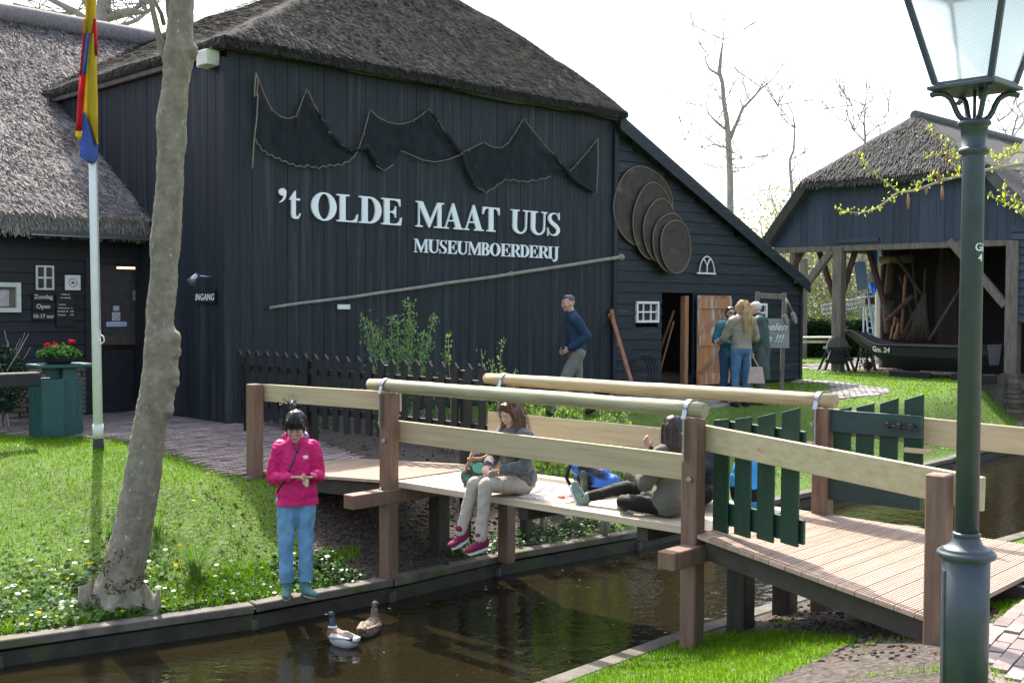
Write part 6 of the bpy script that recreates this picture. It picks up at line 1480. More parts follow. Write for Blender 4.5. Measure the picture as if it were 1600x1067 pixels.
# ================================================================== people
rng.seed(5)
Y1 = V((0, 1, 0))
M['skin'] = mat('skin', (.56, .33, .24), (.50, .28, .20), rough=.5, sc_=12, bump=.1, bd=.001, subs=.12)
M['skin_p'] = mat('pale_skin', (.62, .40, .32), (.56, .34, .27), rough=.5, sc_=12, bump=.1, bd=.001, subs=.12)
M['eye'] = mat('eye_dark', (.03, .02, .015), bump=0, rough=.3); M['eyew'] = mat('eye_white', (.6, .58, .55), bump=0, rough=.3); M['lip'] = mat('lip', (.42, .14, .12), bump=0, rough=.5)
def hairmat(n, c, c2): return mat(n, c, c2, rough=.35, sc_=5, st=(16, 16, 2), bump=.8, bd=.004, spec=.5)
def clothm(n, c, r=.85, d=.72, s=10, b=.35, sh=.0): return mat(n, c, tuple(x*d for x in c), rough=r, sc_=s, bump=b, bd=.006, sheen=sh)
class Fig:
    def __init__(s, label, loc, yaw, sc__=1.0, vox=.008, skin='skin'):
        s.loc = V(loc); s.R = Matrix.Rotation(yaw, 3, 'Z'); s.k = sc__; s.vox = vox
        s.root = thing('person', label, 'person', tuple(loc)); s.skin = M[skin]; s.J = {}; s.hs = 1.0
    def w(s, p): return s.loc+s.R@(V(p)*s.k)
    def off(s): return s.loc
    def stand(s):
        s.J = dict(P=(0, 0, .92), C=(0, 0, 1.24), N=(0, -.01, 1.43), H=(0, .03, 1.58), hp=0, hy=0, hr=0,
                   sR=(.175, -.01, 1.37), sL=(-.175, -.01, 1.37), eR=(.22, -.03, 1.10), eL=(-.22, -.03, 1.10), wR=(.24, .05, .87), wL=(-.24, .05, .87),
                   dR=(0, .2, -1), dL=(0, .2, -1), pR=(-1, 0, 0), pL=(1, 0, 0), hR=(.09, 0, .89), hL=(-.09, 0, .89), kR=(.10, .02, .49), kL=(-.10, .02, .49), aR=(.10, -.02, .09), aL=(-.10, -.02, .09),
                   tR=(.03, 1, 0), tL=(-.03, 1, 0), curl=.5)
        return s
    def set(s, **k): s.J.update(k); return s
    def HR(s): return Matrix.Rotation(s.J['hy'], 3, 'Z') @ Matrix.Rotation(-s.J['hp'], 3, 'X') @ Matrix.Rotation(s.J['hr'], 3, 'Y')
    def h(s, p): return s.w(V(s.J['H'])+s.HR()@(V(p)*s.hs))
    def fwd(s): return s.R@Y1
    def seg(s, mb, a, b, ra, rb, flat=1.0): 
        mb.cone(s.w(a), s.w(b), ra*s.k, rb*s.k, n=16, flat=flat, up=s.fwd())
    def legs(s, mb, inf=0, ank=0, kz=0, ha=None):
        for c in 'RL':
            h_, k_, a_ = (V(s.J[x+c]) for x in 'hka')
            s.seg(mb, h_, k_, .082+inf, .054+inf); s.seg(mb, k_, a_, .052+inf, .034+inf+ank)
            m = k_.lerp(a_, .3); mb.ell(s.w(m), ((.052+inf)*s.k,)*3, n=12)
    def torso(s, mb, inf=0, low=0):
        P, C, N = V(s.J['P']), V(s.J['C']), V(s.J['N']); k = s.k
        s.seg(mb, P+V((.05, 0, 0)), P-V((.05, 0, 0)), .105+inf, .105+inf)
        s.seg(mb, P, C, .135+inf, .145+inf, .74)
        s.seg(mb, C, N-V((0, 0, .06)), .15+inf, .115+inf, .70)
        for c in 'RL':
            s.seg(mb, N-V((0, 0, .05)), s.J['s'+c], .06+inf*.8, .055+inf*.8)
    def arms(s, mb, inf=0, cuff=1.0):
        for c in 'RL':
            a, b, e = V(s.J['s'+c]), V(s.J['e'+c]), V(s.J['w'+c])
            s.seg(mb, a, b, .052+inf, .040+inf); s.seg(mb, b, b.lerp(e, cuff), .040+inf, .028+inf*.8)
    def hand(s, mb, c):
        wv, d, pn = V(s.J['w'+c]), V(s.J['d'+c]).normalized(), V(s.J['p'+c]).normalized()
        pn = (pn-d*pn.dot(d)).normalized(); side = d.cross(pn)*(1 if c == 'R' else -1); k = s.k   # thumb side
        W_ = lambda p: s.w(p)
        for o_ in (-.024, -.008, .008, .024):
            mb.cone(W_(wv+d*.005+side*o_*.6), W_(wv+d*.082+side*o_), .013*k, .0115*k, n=8)
        cu = s.J['curl']*(s.J.get('c'+c, 1))
        for i, (o_, L) in enumerate(((-.028, .060), (-.010, .074), (.010, .080), (.028, .072))):
            p = wv+d*.085+side*o_; dd = d
            for j, f_ in enumerate((.45, .32, .23)):
                ang = cu*(.7+.3*j+.08*i); dd = (dd*math.cos(ang)+pn*math.sin(ang)).normalized() if j else (d*math.cos(ang*.6)+pn*math.sin(ang*.6)).normalized()
                pn2 = pn; q = p+dd*L*f_; mb.cone(W_(p), W_(q), (.0092-.0008*j)*k, (.0084-.0008*j)*k, n=8); p = q
                pn = (pn-dd*pn.dot(dd)).normalized() if abs(pn.dot(dd)) < .95 else pn
            pn = V(s.J['p'+c]).normalized(); pn = (pn-d*pn.dot(d)).normalized()
        p = wv+d*.022+side*.026; q = p+(d*.6+side*.7+pn*.35).normalized()*.036; r = q+(d*.9+side*.1+pn*.5).normalized()*.032
        mb.cone(W_(p), W_(q), .012*k, .0105*k, n=8); mb.cone(W_(q), W_(r), .0100*k, .0085*k, n=8)
    def head(s, mb):
        R = s.R@s.HR(); k = s.k*s.hs
        E_ = lambda c, r: mb.ell(s.h(c), tuple(x*k for x in r), R, n=16)
        E_((0, -.012, .028), (.076, .094, .090)); E_((0, .022, -.008), (.064, .070, .080)); E_((0, .030, -.062), (.044, .050, .046)); E_((0, .060, -.092), (.022, .022, .018))
        for x in (-1, 1):
            E_((x*.036, .058, -.022), (.024, .026, .028)); E_((x*.074, -.008, -.012), (.009, .018, .030)); E_((x*.028, .078, .026), (.024, .013, .010))
        mb.cone(s.h((0, .086, .012)), s.h((0, .103, -.024)), .008*k, .0125*k, n=8); E_((0, .086, -.052), (.022, .012, .010))
        s.seg(mb, V(s.J['N'])-V((0, 0, .03)), V(s.J['H'])+s.HR()@V((0, -.02, -.05)), .056, .050)
    def face(s, mb, lips=3, glasses=0):
        R = s.R@s.HR(); k = s.k*s.hs
        E_ = lambda c, r, mi: mb.ell(s.h(c), tuple(x*k for x in r), R, n=10, mi=mi)
        for x in (-1, 1):
            E_((x*.031, .0815, .006), (.014, .008, .0065), 1 if glasses != 2 else 2); E_((x*.031, .0875, .005), (.0065, .004, .0060), 2)
            mb.tube([s.h((x*.014, .0905, .026)), s.h((x*.031, .0905, .031)), s.h((x*.047, .080, .027))], [.003*k, .0038*k, .002*k], 6, mi=2)
        E_((0, .0955, -.053), (.020, .006, .0042), lips); E_((0, .093, -.060), (.016, .006, .0042), lips)
    def body(s, extra_mi=True, glasses=0):
        mb = MB(); s.legs(mb, -.012); s.torso(mb, -.014); s.arms(mb, -.010); s.head(mb)
        for c in 'RL':
            s.hand(mb, c); a_, t = V(s.J['a'+c]), V(s.J['t'+c]).normalized(); s.seg(mb, a_-V((0, 0, .02)), a_+t*.08-V(s.J.get('u'+c, (0, 0, 1)))*.045, .024, .014)
        ex = MB(); s.face(ex, 3, glasses)
        return organic(mb, 'body', [s.skin, M['eyew'], M['eye'], M['lip']], s.root, s.vox, 2, off=s.loc, extra=ex)
    def cloth(s, name, m_, fn, vox=None, amp=.008, fs=14, sm_=3, amp2=.002, cut=None):
        mb = MB(); fn(mb); o = organic(mb, name, m_, s.root, vox or max(s.vox, .009), sm_, amp, fs, amp2, off=s.loc)
        if cut is not None:
            b = bmesh.new(); b.from_mesh(o.data); bmesh.ops.bisect_plane(b, geom=b.verts[:]+b.edges[:]+b.faces[:], plane_co=(0, 0, cut*s.k), plane_no=(0, 0, 1), clear_inner=True); b.to_mesh(o.data); b.free()
            md = o.modifiers.new('thick', 'SOLIDIFY'); md.thickness = .006; md.offset = -1
        return o
    def shoe(s, c, m_, sole, h_=.05, soleth=.014, L=.17):
        a_, t = V(s.J['a'+c]), V(s.J['t'+c]).normalized(); up_ = V((0, 0, 1)); up_ = (up_-t*up_.dot(t)).normalized() if abs(t.z) < .9 else V((0, 1, 0))
        up_ = V(s.J.get('u'+c, up_)).normalized()
        mb = MB(); b0 = a_-up_*.055-t*.03
        s_ = lambda p, q, r0, r1, f_: mb.cone(s.w(p), s.w(q), r0*s.k, r1*s.k, n=14, flat=f_, up=s.R@up_)
        s_(b0, b0+t*.05, .042, .042, .9); s_(b0+t*.05, b0+t*L, .044, .040, .66); s_(b0+up_*.02, a_+up_*h_, .044, .046, 1); s_(b0+t*.02+up_*.025, b0+t*.12+up_*.006, .042, .034, .9)
        o = organic(mb, 'shoe', m_, s.root, .007, 3, .002, 30, off=s.loc)
        mb = MB(); x_ = t.cross(up_); pts = []
        for i in range(20):
            a = 2*math.pi*i/20; l = math.cos(a); pts.append(b0+t*((L-.035)/2+.005+l*(L/2+.022))+x_*math.sin(a)*(.040 if l > 0 else .036)*1.02-up_*.031)
        poly = [s.w(p) for p in pts]; mb.prism(poly, s.R@(up_*soleth*s.k)*-1); mb.build('sole', sole, o, fixn=True, bevel=.003)
        # sole parented to the shoe, whose origin is the person's root
        return o
BLACKH = hairmat('black_hair', (.022, .018, .018), (.008, .007, .007))
solew = mat('white_rubber', (.72, .70, .66), bump=0)
def strands(fig, m_, guides, n, sp0=.01, sp1=.02, wd=.0016, head=True, name='hair_strands'):
    """thin locks following guide lines given from scalp to tip (world points)"""
    mb = MB()
    for g_ in guides:
        for i in range(n):
            o0 = V((rng.gauss(0, 1), rng.gauss(0, 1), rng.gauss(0, .6)))*sp0; o1 = V((rng.gauss(0, 1), rng.gauss(0, 1), rng.gauss(0, .8)))*sp1; m = len(g_)-1; cut_ = rng.uniform(.75, 1.08)
            pts = []
            for j in range(m+1): u = j/m; p = g_[j] if u < 1 else g_[m-1].lerp(g_[m], cut_); pts.append(p+o0*(1-u)+o1*u+V((math.sin(j*2+i), math.cos(j*1.7+i), 0))*.002)
            vs = []
            ax = V((rng.uniform(-1, 1), rng.uniform(-1, 1), .1)).normalized()
            for j, p in enumerate(pts):
                w_ = wd*(1-.6*j/m); vs += [p-ax*w_, p+ax*w_]
            mb.add(vs, [(2*j, 2*j+1, 2*j+3, 2*j+2) for j in range(m)], 0, True)
    o = mb.build(name, m_, fig.root); return o
# ---------------- girl in the pink jacket
gp_ = atz(463, 929, -.86)
g1 = Fig('young woman in a pink hooded jacket and jeans standing on the canal kerb holding bread', (gp_.x, gp_.y, -.86), rad(190), .915, .0058).stand(); g1.hs = 1.15
g1.set(H=(.005, .060, 1.56), hp=.38, hy=-.12, sR=(.158, -.01, 1.36), sL=(-.158, -.01, 1.36), N=(0, .0, 1.42), P=(0, 0, .90), eR=(.215, -.02, 1.08), eL=(-.195, .0, 1.10), wR=(.045, .225, 1.125), wL=(-.185, .225, 1.13),
       dR=(-.9, .35, .05), dL=(.75, .35, -.10), pR=(-.1, .1, -1), pL=(.3, -.2, .9), curl=.55, aR=(.085, .015, .09), aL=(-.085, .0, .09), tR=(.05, 1, 0), tL=(-.55, .85, 0),
       kR=(.095, .03, .49), kL=(-.085, .03, .49), hR=(.085, 0, .88), hL=(-.085, 0, .88))
g1.body(glasses=1)
g1.cloth('jeans', clothm('light_blue_denim', (.17, .36, .56), d=.62, s=7), lambda mb: (g1.legs(mb, .016, .014), g1.seg(mb, (.05, 0, .92), (-.05, 0, .92), .118, .118), [g1.seg(mb, V(g1.J['a'+c])+V((0, 0, z)), V(g1.J['a'+c])+V((0, 0, z+.012)), .062, .064) for c in 'RL' for z in (.05, .09, .13)]), vox=.0075, amp=.014, fs=20, cut=.13)
PINK = mat('pink_shell_jacket', (.64, .014, .15), (.50, .010, .115), rough=.55, sc_=4, bump=.2, spec=.25)
def jk(mb):
    g1.torso(mb, .020); g1.arms(mb, .020, .96); g1.seg(mb, (.065, .0, .84), (-.065, 0, .84), .150, .150, .95); g1.seg(mb, (.06, .0, .94), (-.06, 0, .94), .145, .145, .9); g1.seg(mb, (0, 0, .78), (0, 0, 1.2), .180, .155, .82)
    for i in range(12):
        a = math.pi*(.08+.84*i/11)+math.pi; mb.ell(g1.w((.088*math.cos(a), -.012+.085*math.sin(a)*1.0, 1.455+.02*math.sin(-a))), (.038, .038, .042), n=10)
g1.cloth('jacket', PINK, jk, vox=.0075, amp=.020, fs=12, amp2=.005, cut=.845)
mb = MB()
ring = [g1.w((.082*math.cos(a), .0+.078*math.sin(a), 1.475-.025*math.sin(a))) for a in [math.pi*(-.12-1.0*i/20*1.0)+rad(10) for i in range(21)]]
mb.tube(ring, .022, 8); o = mb.build('hood_lining', mat('blue_white_lining', (.10, .22, .62), (.55, .62, .75), rough=.8, sc_=22, bump=0, ramp=(.45, .55)), g1.root)
def hair1(mb):
    R = g1.R@g1.HR()
    mb.ell(g1.h((0, -.018, .040)), (.094, .108, .101), R, n=18); mb.ell(g1.h((0, .040, .066)), (.076, .05, .041), R, n=16)
    for i in range(9):
        x = -.056+.014*i; mb.cone(g1.h((x, .062-.3*x*x*10, .075)), g1.h((x*1.02, .088-x*x*7, .046)), .014, .008, n=8)
    for x in (-1, 1): mb.cone(g1.h((x*.068, .025, .04)), g1.h((x*.068, .030, -.045)), .016, .008, n=8); mb.cone(g1.h((x*.06, -.03, .0)), g1.h((x*.05, -.04, -.06)), .028, .018, n=8)
    mb.cone(g1.h((.03, -.085, .085)), g1.h((.05, -.125, .125)), .022, .030, n=10)
    for i in range(7): a = i*.9; mb.cone(g1.h((.05, -.125, .13)), g1.h((.05+.05*math.cos(a), -.14+.04*math.sin(a), .145+.03*math.sin(a*2))), .014, .005, n=6)
g1.cloth('hair', BLACKH, hair1, vox=.0065, amp=.006, fs=40)
HS = lambda n_, c: mat(n_, c, tuple(x*.5 for x in c), rough=.35, bump=0, isl=.6, spec=.5)
gd = [[g1.h((x*.3, .03, .122)), g1.h((x*.8, .085, .088)), g1.h((x*1.1, .104-x*x*8, .040)), g1.h((x*1.15, .100-x*x*8, .020))] for x in [-.06+.012*i for i in range(11)]]
gd += [[g1.h((0, 0, .128)), g1.h((x*.07, 0, .10)), g1.h((x*.092, -.01, .03)), g1.h((x*.088, -.01, -.04))] for x in (-1, -.9, .9, 1)]
strands(g1, HS('black_locks', (.03, .024, .024)), gd, 14, .010, .008, .0016)
gd = [[g1.h((.05, -.125, .13)), g1.h((.05+.05*math.cos(a), -.13+.05*math.sin(a), .15+.03*math.sin(a))), g1.h((.05+.085*math.cos(a), -.13+.07*math.sin(a), .155+.05*math.sin(a*1.7)))] for a in [i*.5 for i in range(12)]]
strands(g1, HS('black_locks_b', (.035, .022, .020)), gd, 7, .012, .018, .0016)
for c in 'RL': g1.shoe(c, clothm('sea_green_boot', (.11, .25, .23), r=.9), mat('tan_sole', (.45, .36, .27), bump=0), h_=.10, L=.185)
mb = MB(); mb.tube([g1.w((-.01, .185, 1.36)), g1.w((.02, .196, 1.27)), g1.w((.10, .196, 1.10)), g1.w((.17, .16, .98))], .008, 6); mb.tube([g1.w((.03, .14, 1.42)), g1.w((.01, .17, 1.38)), g1.w((-.02, .186, 1.34))], .009, 6); mb.tube([g1.w((-.04, .14, 1.42)), g1.w((-.02, .175, 1.37))], .008, 6)
mb.build('strap', M['blackmat'], g1.root)
mb = MB()
for x in (-1, 1): mb.tube([g1.h((x*.032+.019*math.cos(a), .102, .004+.015*math.sin(a))) for a in [2*math.pi*i/14 for i in range(15)]], .0010, 5, cap=False)
mb.tube([g1.h((-.013, .103, .006)), g1.h((.013, .103, .006))], .0010, 5)
mb.build('glasses', M['zinc'], g1.root)
mb = MB(); mb.ell(g1.w((-.085, .183, 1.305)), (.026, .004, .008), g1.R, n=10); mb.ell(g1.w((-.085, .184, 1.288)), (.022, .004, .005), g1.R, n=8); mb.build('emblem', M['white'], g1.root)
mb = MB(); c_ = g1.w((-.085, .262, 1.09)); mb.ell(c_, (.026, .02, .036)); mb.ell(c_+V((.008, 0, -.028)), (.018, .014, .02)); mb.ell(c_+V((-.012, 0, .02)), (.02, .016, .016), mi=1)
br_ = mb.build('bread', [mat('bread_crumb', (.72, .62, .44), (.6, .48, .32), sc_=60, bump=.5), mat('bread_crust', (.45, .22, .08), sc_=40, bump=.4)], loc=tuple(c_)); tag(br_, 'torn piece of white bread in the hands of the woman in pink', 'bread')
# ---------------- seated girl with long brown hair
hp_ = abp(1.27, .30, 0); f_ = V((-.76, -.65, 0)).normalized(); yaw2 = math.atan2(-f_.x, f_.y)
g2_ = Fig('young woman with long brown hair, grey sweater and beige trousers sitting on the bridge edge', (hp_.x, hp_.y, 0), yaw2, .93, .0062, 'skin_p').stand()
g2_.set(P=(0, 0, .12), C=(0, .035, .40), N=(0, .05, .60), H=(0, .105, .735), hp=.42, hy=.10, sR=(.165, .06, .53), sL=(-.165, .06, .53), eR=(.235, .12, .29), eL=(-.235, .12, .29), wR=(.09, .30, .27), wL=(-.12, .30, .26),
        dR=(-.6, .6, -.1), dL=(.6, .6, -.1), pR=(0, 0, -1), pL=(0, 0, -1), hR=(.09, .02, .10), hL=(-.09, .02, .10), kR=(.085, .45, .125), kL=(-.065, .44, .13), aR=(.135, .56, -.30), aL=(-.075, .50, -.335), tR=(-.1, .9, -.30), tL=(.15, .9, -.22), curl=.6)
g2_.body()
g2_.cloth('trousers', clothm('beige_trousers', (.43, .37, .31), d=.8, s=6), lambda mb: (g2_.legs(mb, .010, .006), g2_.seg(mb, (.06, 0, .11), (-.06, 0, .11), .115, .115)), vox=.0075, amp=.007, fs=24)
def sw2(mb):
    g2_.torso(mb, .030); g2_.arms(mb, .022, .95); g2_.seg(mb, (.07, 0, .17), (-.07, 0, .17), .145, .145, .9); mb.ell(g2_.w((0, .03, .62)), (.09, .08, .035), g2_.R, n=14)
g2_.cloth('sweater', mat('charcoal_mohair', (.15, .15, .16), (.06, .06, .065), rough=.95, sc_=26, bump=.9, bd=.01, sheen=.2), sw2, vox=.0085, amp=.012, fs=13, amp2=.006)
BROWNH = hairmat('brown_hair', (.13, .060, .035), (.045, .022, .014))
def hair2(mb):
    R = g2_.R@g2_.HR(); mb.ell(g2_.h((0, -.022, .040)), (.081, .092, .088), R, n=18)
    for x in (-1, 1):
        for j in range(4):
            y = .035-.03*j; mb.cone(g2_.h((x*.066, y, .05)), g2_.h((x*.080, y-.005, -.06)), .024, .024, n=8)
            b = V(g2_.J['N']); mb.cone(g2_.h((x*.080, y-.005, -.06)), g2_.w(b+V((x*(.10), .06-.03*j, -.12-.03*j))), .024, .018, n=8)
            mb.cone(g2_.w(b+V((x*.10, .06-.03*j, -.12-.03*j))), g2_.w(b+V((x*.11, .085-.025*j, -.24))), .020, .010, n=8)
    for j in range(5): mb.cone(g2_.h((-.05+.025*j, -.09, .02)), g2_.w(V(g2_.J['N'])+V((-.07+.035*j, -.085, -.16))), .034, .022, n=8)
    for j in range(5): x = -.05+.025*j; mb.cone(g2_.h((x*.5, .045, .105)), g2_.h((x*1.35, .062, .07)), .016, .012, n=7)
g2_.cloth('hair', BROWNH, hair2, vox=.007, amp=.006, fs=35)
nb2 = V(g2_.J['N'])
gd = [[g2_.h((x*.02, -.0, .128)), g2_.h((x*.065, y*.7, .095)), g2_.h((x*.093, y, .0)), g2_.h((x*.098, y-.01, -.08)), g2_.w(nb2+V((x*.125, .07+y*.6, -.14))), g2_.w(nb2+V((x*.13, .10+y*.6, -.27)))] for x in (-1, 1) for y in (.05, .03, 0, -.03, -.06)]
gd += [[g2_.h((0, -.03, .128)), g2_.h((x, -.10, .07)), g2_.h((x*1.2, -.115, -.04)), g2_.w(nb2+V((x*1.6, -.115, -.10))), g2_.w(nb2+V((x*1.8, -.13, -.22)))] for x in (-.06, -.03, 0, .03, .06)]
strands(g2_, HS('brown_locks', (.20, .095, .055)), gd, 16, .008, .016, .0018)
for c in 'RL': g2_.shoe(c, clothm('magenta_canvas', (.20, .012, .06), r=.9), solew, h_=.035, soleth=.022, L=.17)
for c in 'RL':
    a_, t = V(g2_.J['a'+c]), V(g2_.J['t'+c]).normalized(); mb = MB()
    for i in range(4): p = a_+t*(.045+.018*i)+V((0, 0, -.022-.008*i)); mb.tube([g2_.w(p+V((-.022, 0, .0))), g2_.w(p+V((0, .004, .012))), g2_.w(p+V((.022, 0, .0)))], .004, 5)
    mb.tube([g2_.w(a_+t*.05+V((.0, 0, -.01))), g2_.w(a_+t*.04+V((.03, 0, .02))), g2_.w(a_+t*.05+V((.05, 0, -.005)))], .003, 4); mb.tube([g2_.w(a_+t*.05+V((.0, 0, -.01))), g2_.w(a_+t*.06+V((-.035, 0, .012))), g2_.w(a_+t*.05+V((-.05, 0, -.012)))], .003, 4)
    mb.build('laces', solew, g2_.root)
# ---------------- seated girl in khaki
hp3 = abp(2.80, .34, 0); f_ = V((-.80, .60, 0)).normalized(); yaw3 = math.atan2(-f_.x, f_.y)
g3 = Fig('dark-haired woman in a khaki jacket and black leggings sitting with legs along the bridge deck', (hp3.x, hp3.y, 0), yaw3, .93, .007).stand()
g3.set(P=(0, 0, .13), C=(0, .02, .40), N=(0, .0, .585), H=(0, -.01, .705), hp=.15, hy=-.9, sR=(.165, 0, .52), sL=(-.165, .02, .52), eR=(.22, .12, .28), eL=(-.23, .12, .29), wR=(.12, .33, .33), wL=(-.13, .33, .34),
       dR=(-.3, .8, .3), dL=(.3, .8, .3), pR=(-1, 0, 0), pL=(1, 0, 0), hR=(.09, .03, .11), hL=(-.10, .03, .10), kR=(.06, .44, .19), kL=(-.17, .36, .10), aR=(.0, .84, .065), aL=(.02, .48, .05), tR=(-.06, .42, .92), tL=(.9, .35, .1), curl=.8)
g3.J['uR'] = (0, -.9, .4)
g3.body()
LEG = mat('black_leggings', (.008, .008, .009), (.005, .005, .006), rough=.7, sc_=20, bump=.1, spec=.25)
g3.cloth('leggings', LEG, lambda mb: (g3.legs(mb, .008, .002), g3.seg(mb, (.06, 0, .12), (-.06, 0, .12), .112, .112)), vox=.008, amp=.004)
KH = clothm('khaki_parka', (.125, .122, .098), d=.7, s=5)
def jk3(mb):
    g3.torso(mb, .030); g3.arms(mb, .026, .95); g3.seg(mb, (.08, -.01, .16), (-.08, -.01, .16), .155, .155, .95); mb.ell(g3.w((-.05, .10, .14)), (.14, .10, .11), n=14)
    for i in range(8): a = math.pi+math.pi*i/7; mb.ell(g3.w((.085*math.cos(a), -.02+.085*math.sin(a), .60)), (.036, .036, .036), n=8)
g3.cloth('jacket', KH, jk3, vox=.0085, amp=.016, fs=12, amp2=.005)
DBH = hairmat('dark_brown_hair', (.040, .022, .022), (.012, .008, .008))
def hair3(mb):
    R = g3.R@g3.HR(); mb.ell(g3.h((0, -.020, .036)), (.083, .094, .090), R, n=18)
    for j in range(11):
        a = math.pi*(.93+1.14*j/10); x, y = .072*math.cos(a), -.015+.078*math.sin(a)
        mb.cone(g3.h((x, y, .04)), g3.h((x*1.12, y*1.10, -.13)), .030, .026, n=8); mb.cone(g3.h((x*1.12, y*1.10, -.13)), g3.h((x*1.22, y*1.10-.005, -.235)), .026, .014, n=8)
g3.cloth('hair', DBH, hair3, vox=.007, amp=.005, fs=35)
gd = []
for j in range(14):
    a = math.pi*(.93+1.14*j/13); x, y = .092*math.cos(a), -.015+.100*math.sin(a); gd.append([g3.h((x*.2, -.02, .127)), g3.h((x*.85, y*.85, .085)), g3.h((x*1.05, y*1.05, .0)), g3.h((x*1.1, y*1.08, -.12)), g3.h((x*1.18, y*1.08, -.245))])
strands(g3, HS('dark_locks', (.070, .036, .034)), gd, 16, .006, .010, .0018)
g3.shoe('R', clothm('grey_green_trainer', (.17, .24, .21), s=30), mat('pale_sole', (.50, .58, .64), bump=0), h_=.03, soleth=.022, L=.17); g3.shoe('L', clothm('grey_green_trainer_b', (.17, .24, .21), s=30), solew, h_=.03, soleth=.02, L=.17)
mb = MB(); c_ = g3.w((.02, .40, .37)); mb.box(c_, (.05, .035, .03), (g3.R@V((1, 0, 0)), g3.R@Y1, UP)); mb.tube([c_, c_+g3.fwd()*.07], .026, 12)
tag(mb.build('camera', M['blackmat'], loc=tuple(c_), bevel=.005), 'small black camera in the hands of the woman in khaki', 'camera')
# ---------------- third seated person beyond
hp4 = abp(2.60, .98, 0); f_ = V((-.62, -.78, 0)).normalized()
g4 = Fig('dark-haired person in dark clothes sitting beyond the woman in khaki, mostly hidden by her', (hp4.x, hp4.y, 0), math.atan2(-f_.x, f_.y), .95, .009).stand()
g4.set(P=(0, 0, .12), C=(0, .03, .40), N=(0, .04, .60), H=(0, .06, .74), hp=.15, hy=-.3, sR=(.17, .04, .53), sL=(-.17, .04, .53), eR=(.22, .16, .33), eL=(-.22, .14, .33), wR=(.26, .34, .46), wL=(-.12, .32, .36), dR=(.1, .5, .8), dL=(.3, .7, .2), pR=(-1, 0, 0), pL=(1, 0, 0),
       hR=(.09, .03, .10), hL=(-.09, .03, .10), kR=(.26, .30, .14), kL=(-.26, .30, .14), aR=(-.08, .36, .08), aL=(.10, .44, .08), tR=(-.9, .3, 0), tL=(.9, .3, 0), curl=.4)
g4.body()
g4.cloth('trousers', LEG, lambda mb: (g4.legs(mb, .014, .01), g4.seg(mb, (.06, 0, .11), (-.06, 0, .11), .12, .12)), amp=.006)
g4.cloth('jacket', clothm('dark_navy_top', (.02, .022, .035)), lambda mb: (g4.torso(mb, .028), g4.arms(mb, .022, .95), mb.ell(g4.w((0, .03, .60)), (.09, .08, .045), g4.R, n=12)), amp=.01)
def hair4(mb):
    R = g4.R@g4.HR(); mb.ell(g4.h((0, -.020, .038)), (.083, .094, .090), R, n=16); mb.ell(g4.h((0, .035, .075)), (.062, .05, .03), R, n=12)
    for x in (-1, 1): mb.cone(g4.h((x*.07, .0, .04)), g4.h((x*.075, -.01, -.06)), .026, .02, n=8)
g4.cloth('hair', BLACKH, hair4)
for c in 'RL': g4.shoe(c, M['blackmat'], solew)
# ---------------- walking man
mp = V((.96, 17.0, gz(.96, 17.0))); f_ = V((-.97, -.22, 0)).normalized()
g5 = Fig('man in a dark blue fleece and grey trousers walking along the barn front', tuple(mp), math.atan2(-f_.x, f_.y), 1.04, .010, 'skin').stand()
g5.set(H=(0, .135, 1.59), N=(0, .07, 1.43), hp=.12, hy=.25, sR=(.175, .06, 1.36), sL=(-.175, .06, 1.36), C=(0, .045, 1.24), eR=(.24, -.06, 1.12), eL=(-.235, -.08, 1.12), wR=(.18, .16, .94), wL=(-.16, .16, .96), dR=(-.6, .5, -.6), dL=(.5, .6, -.5), pR=(-.8, -.4, 0), pL=(.8, -.4, 0),
       kR=(.10, -.04, .50), aR=(.10, -.28, .16), tR=(0, .8, -.5), kL=(-.09, .20, .52), aL=(-.09, .30, .10), tL=(0, 1, .1), curl=.7)
g5.body()
g5.cloth('trousers', clothm('grey_trousers', (.20, .19, .175)), lambda mb: (g5.legs(mb, .026, .028), g5.seg(mb, (.05, 0, .92), (-.05, 0, .92), .125, .125)), amp=.012, fs=12)
g5.cloth('fleece', clothm('navy_fleece', (.018, .045, .095), r=.95, s=12), lambda mb: (g5.torso(mb, .032), g5.arms(mb, .026, .95), g5.seg(mb, (0, 0, .90), (0, 0, 1.2), .150, .16, .8), mb.ell(g5.w((0, .06, 1.445)), (.075, .072, .05), g5.R, n=12)), amp=.016, fs=10, cut=.92)
def hair5(mb, f=g5):
    R = f.R@f.HR(); mb.ell(f.h((0, -.022, .042)), (.079, .088, .082), R, n=16); mb.ell(f.h((0, .025, .085)), (.055, .05, .032), R, n=12)
g5.cloth('hair', hairmat('grey_brown_hair', (.10, .085, .075), (.04, .035, .03)), hair5)
for c in 'RL': g5.shoe(c, M['blackmat'], M['under'])
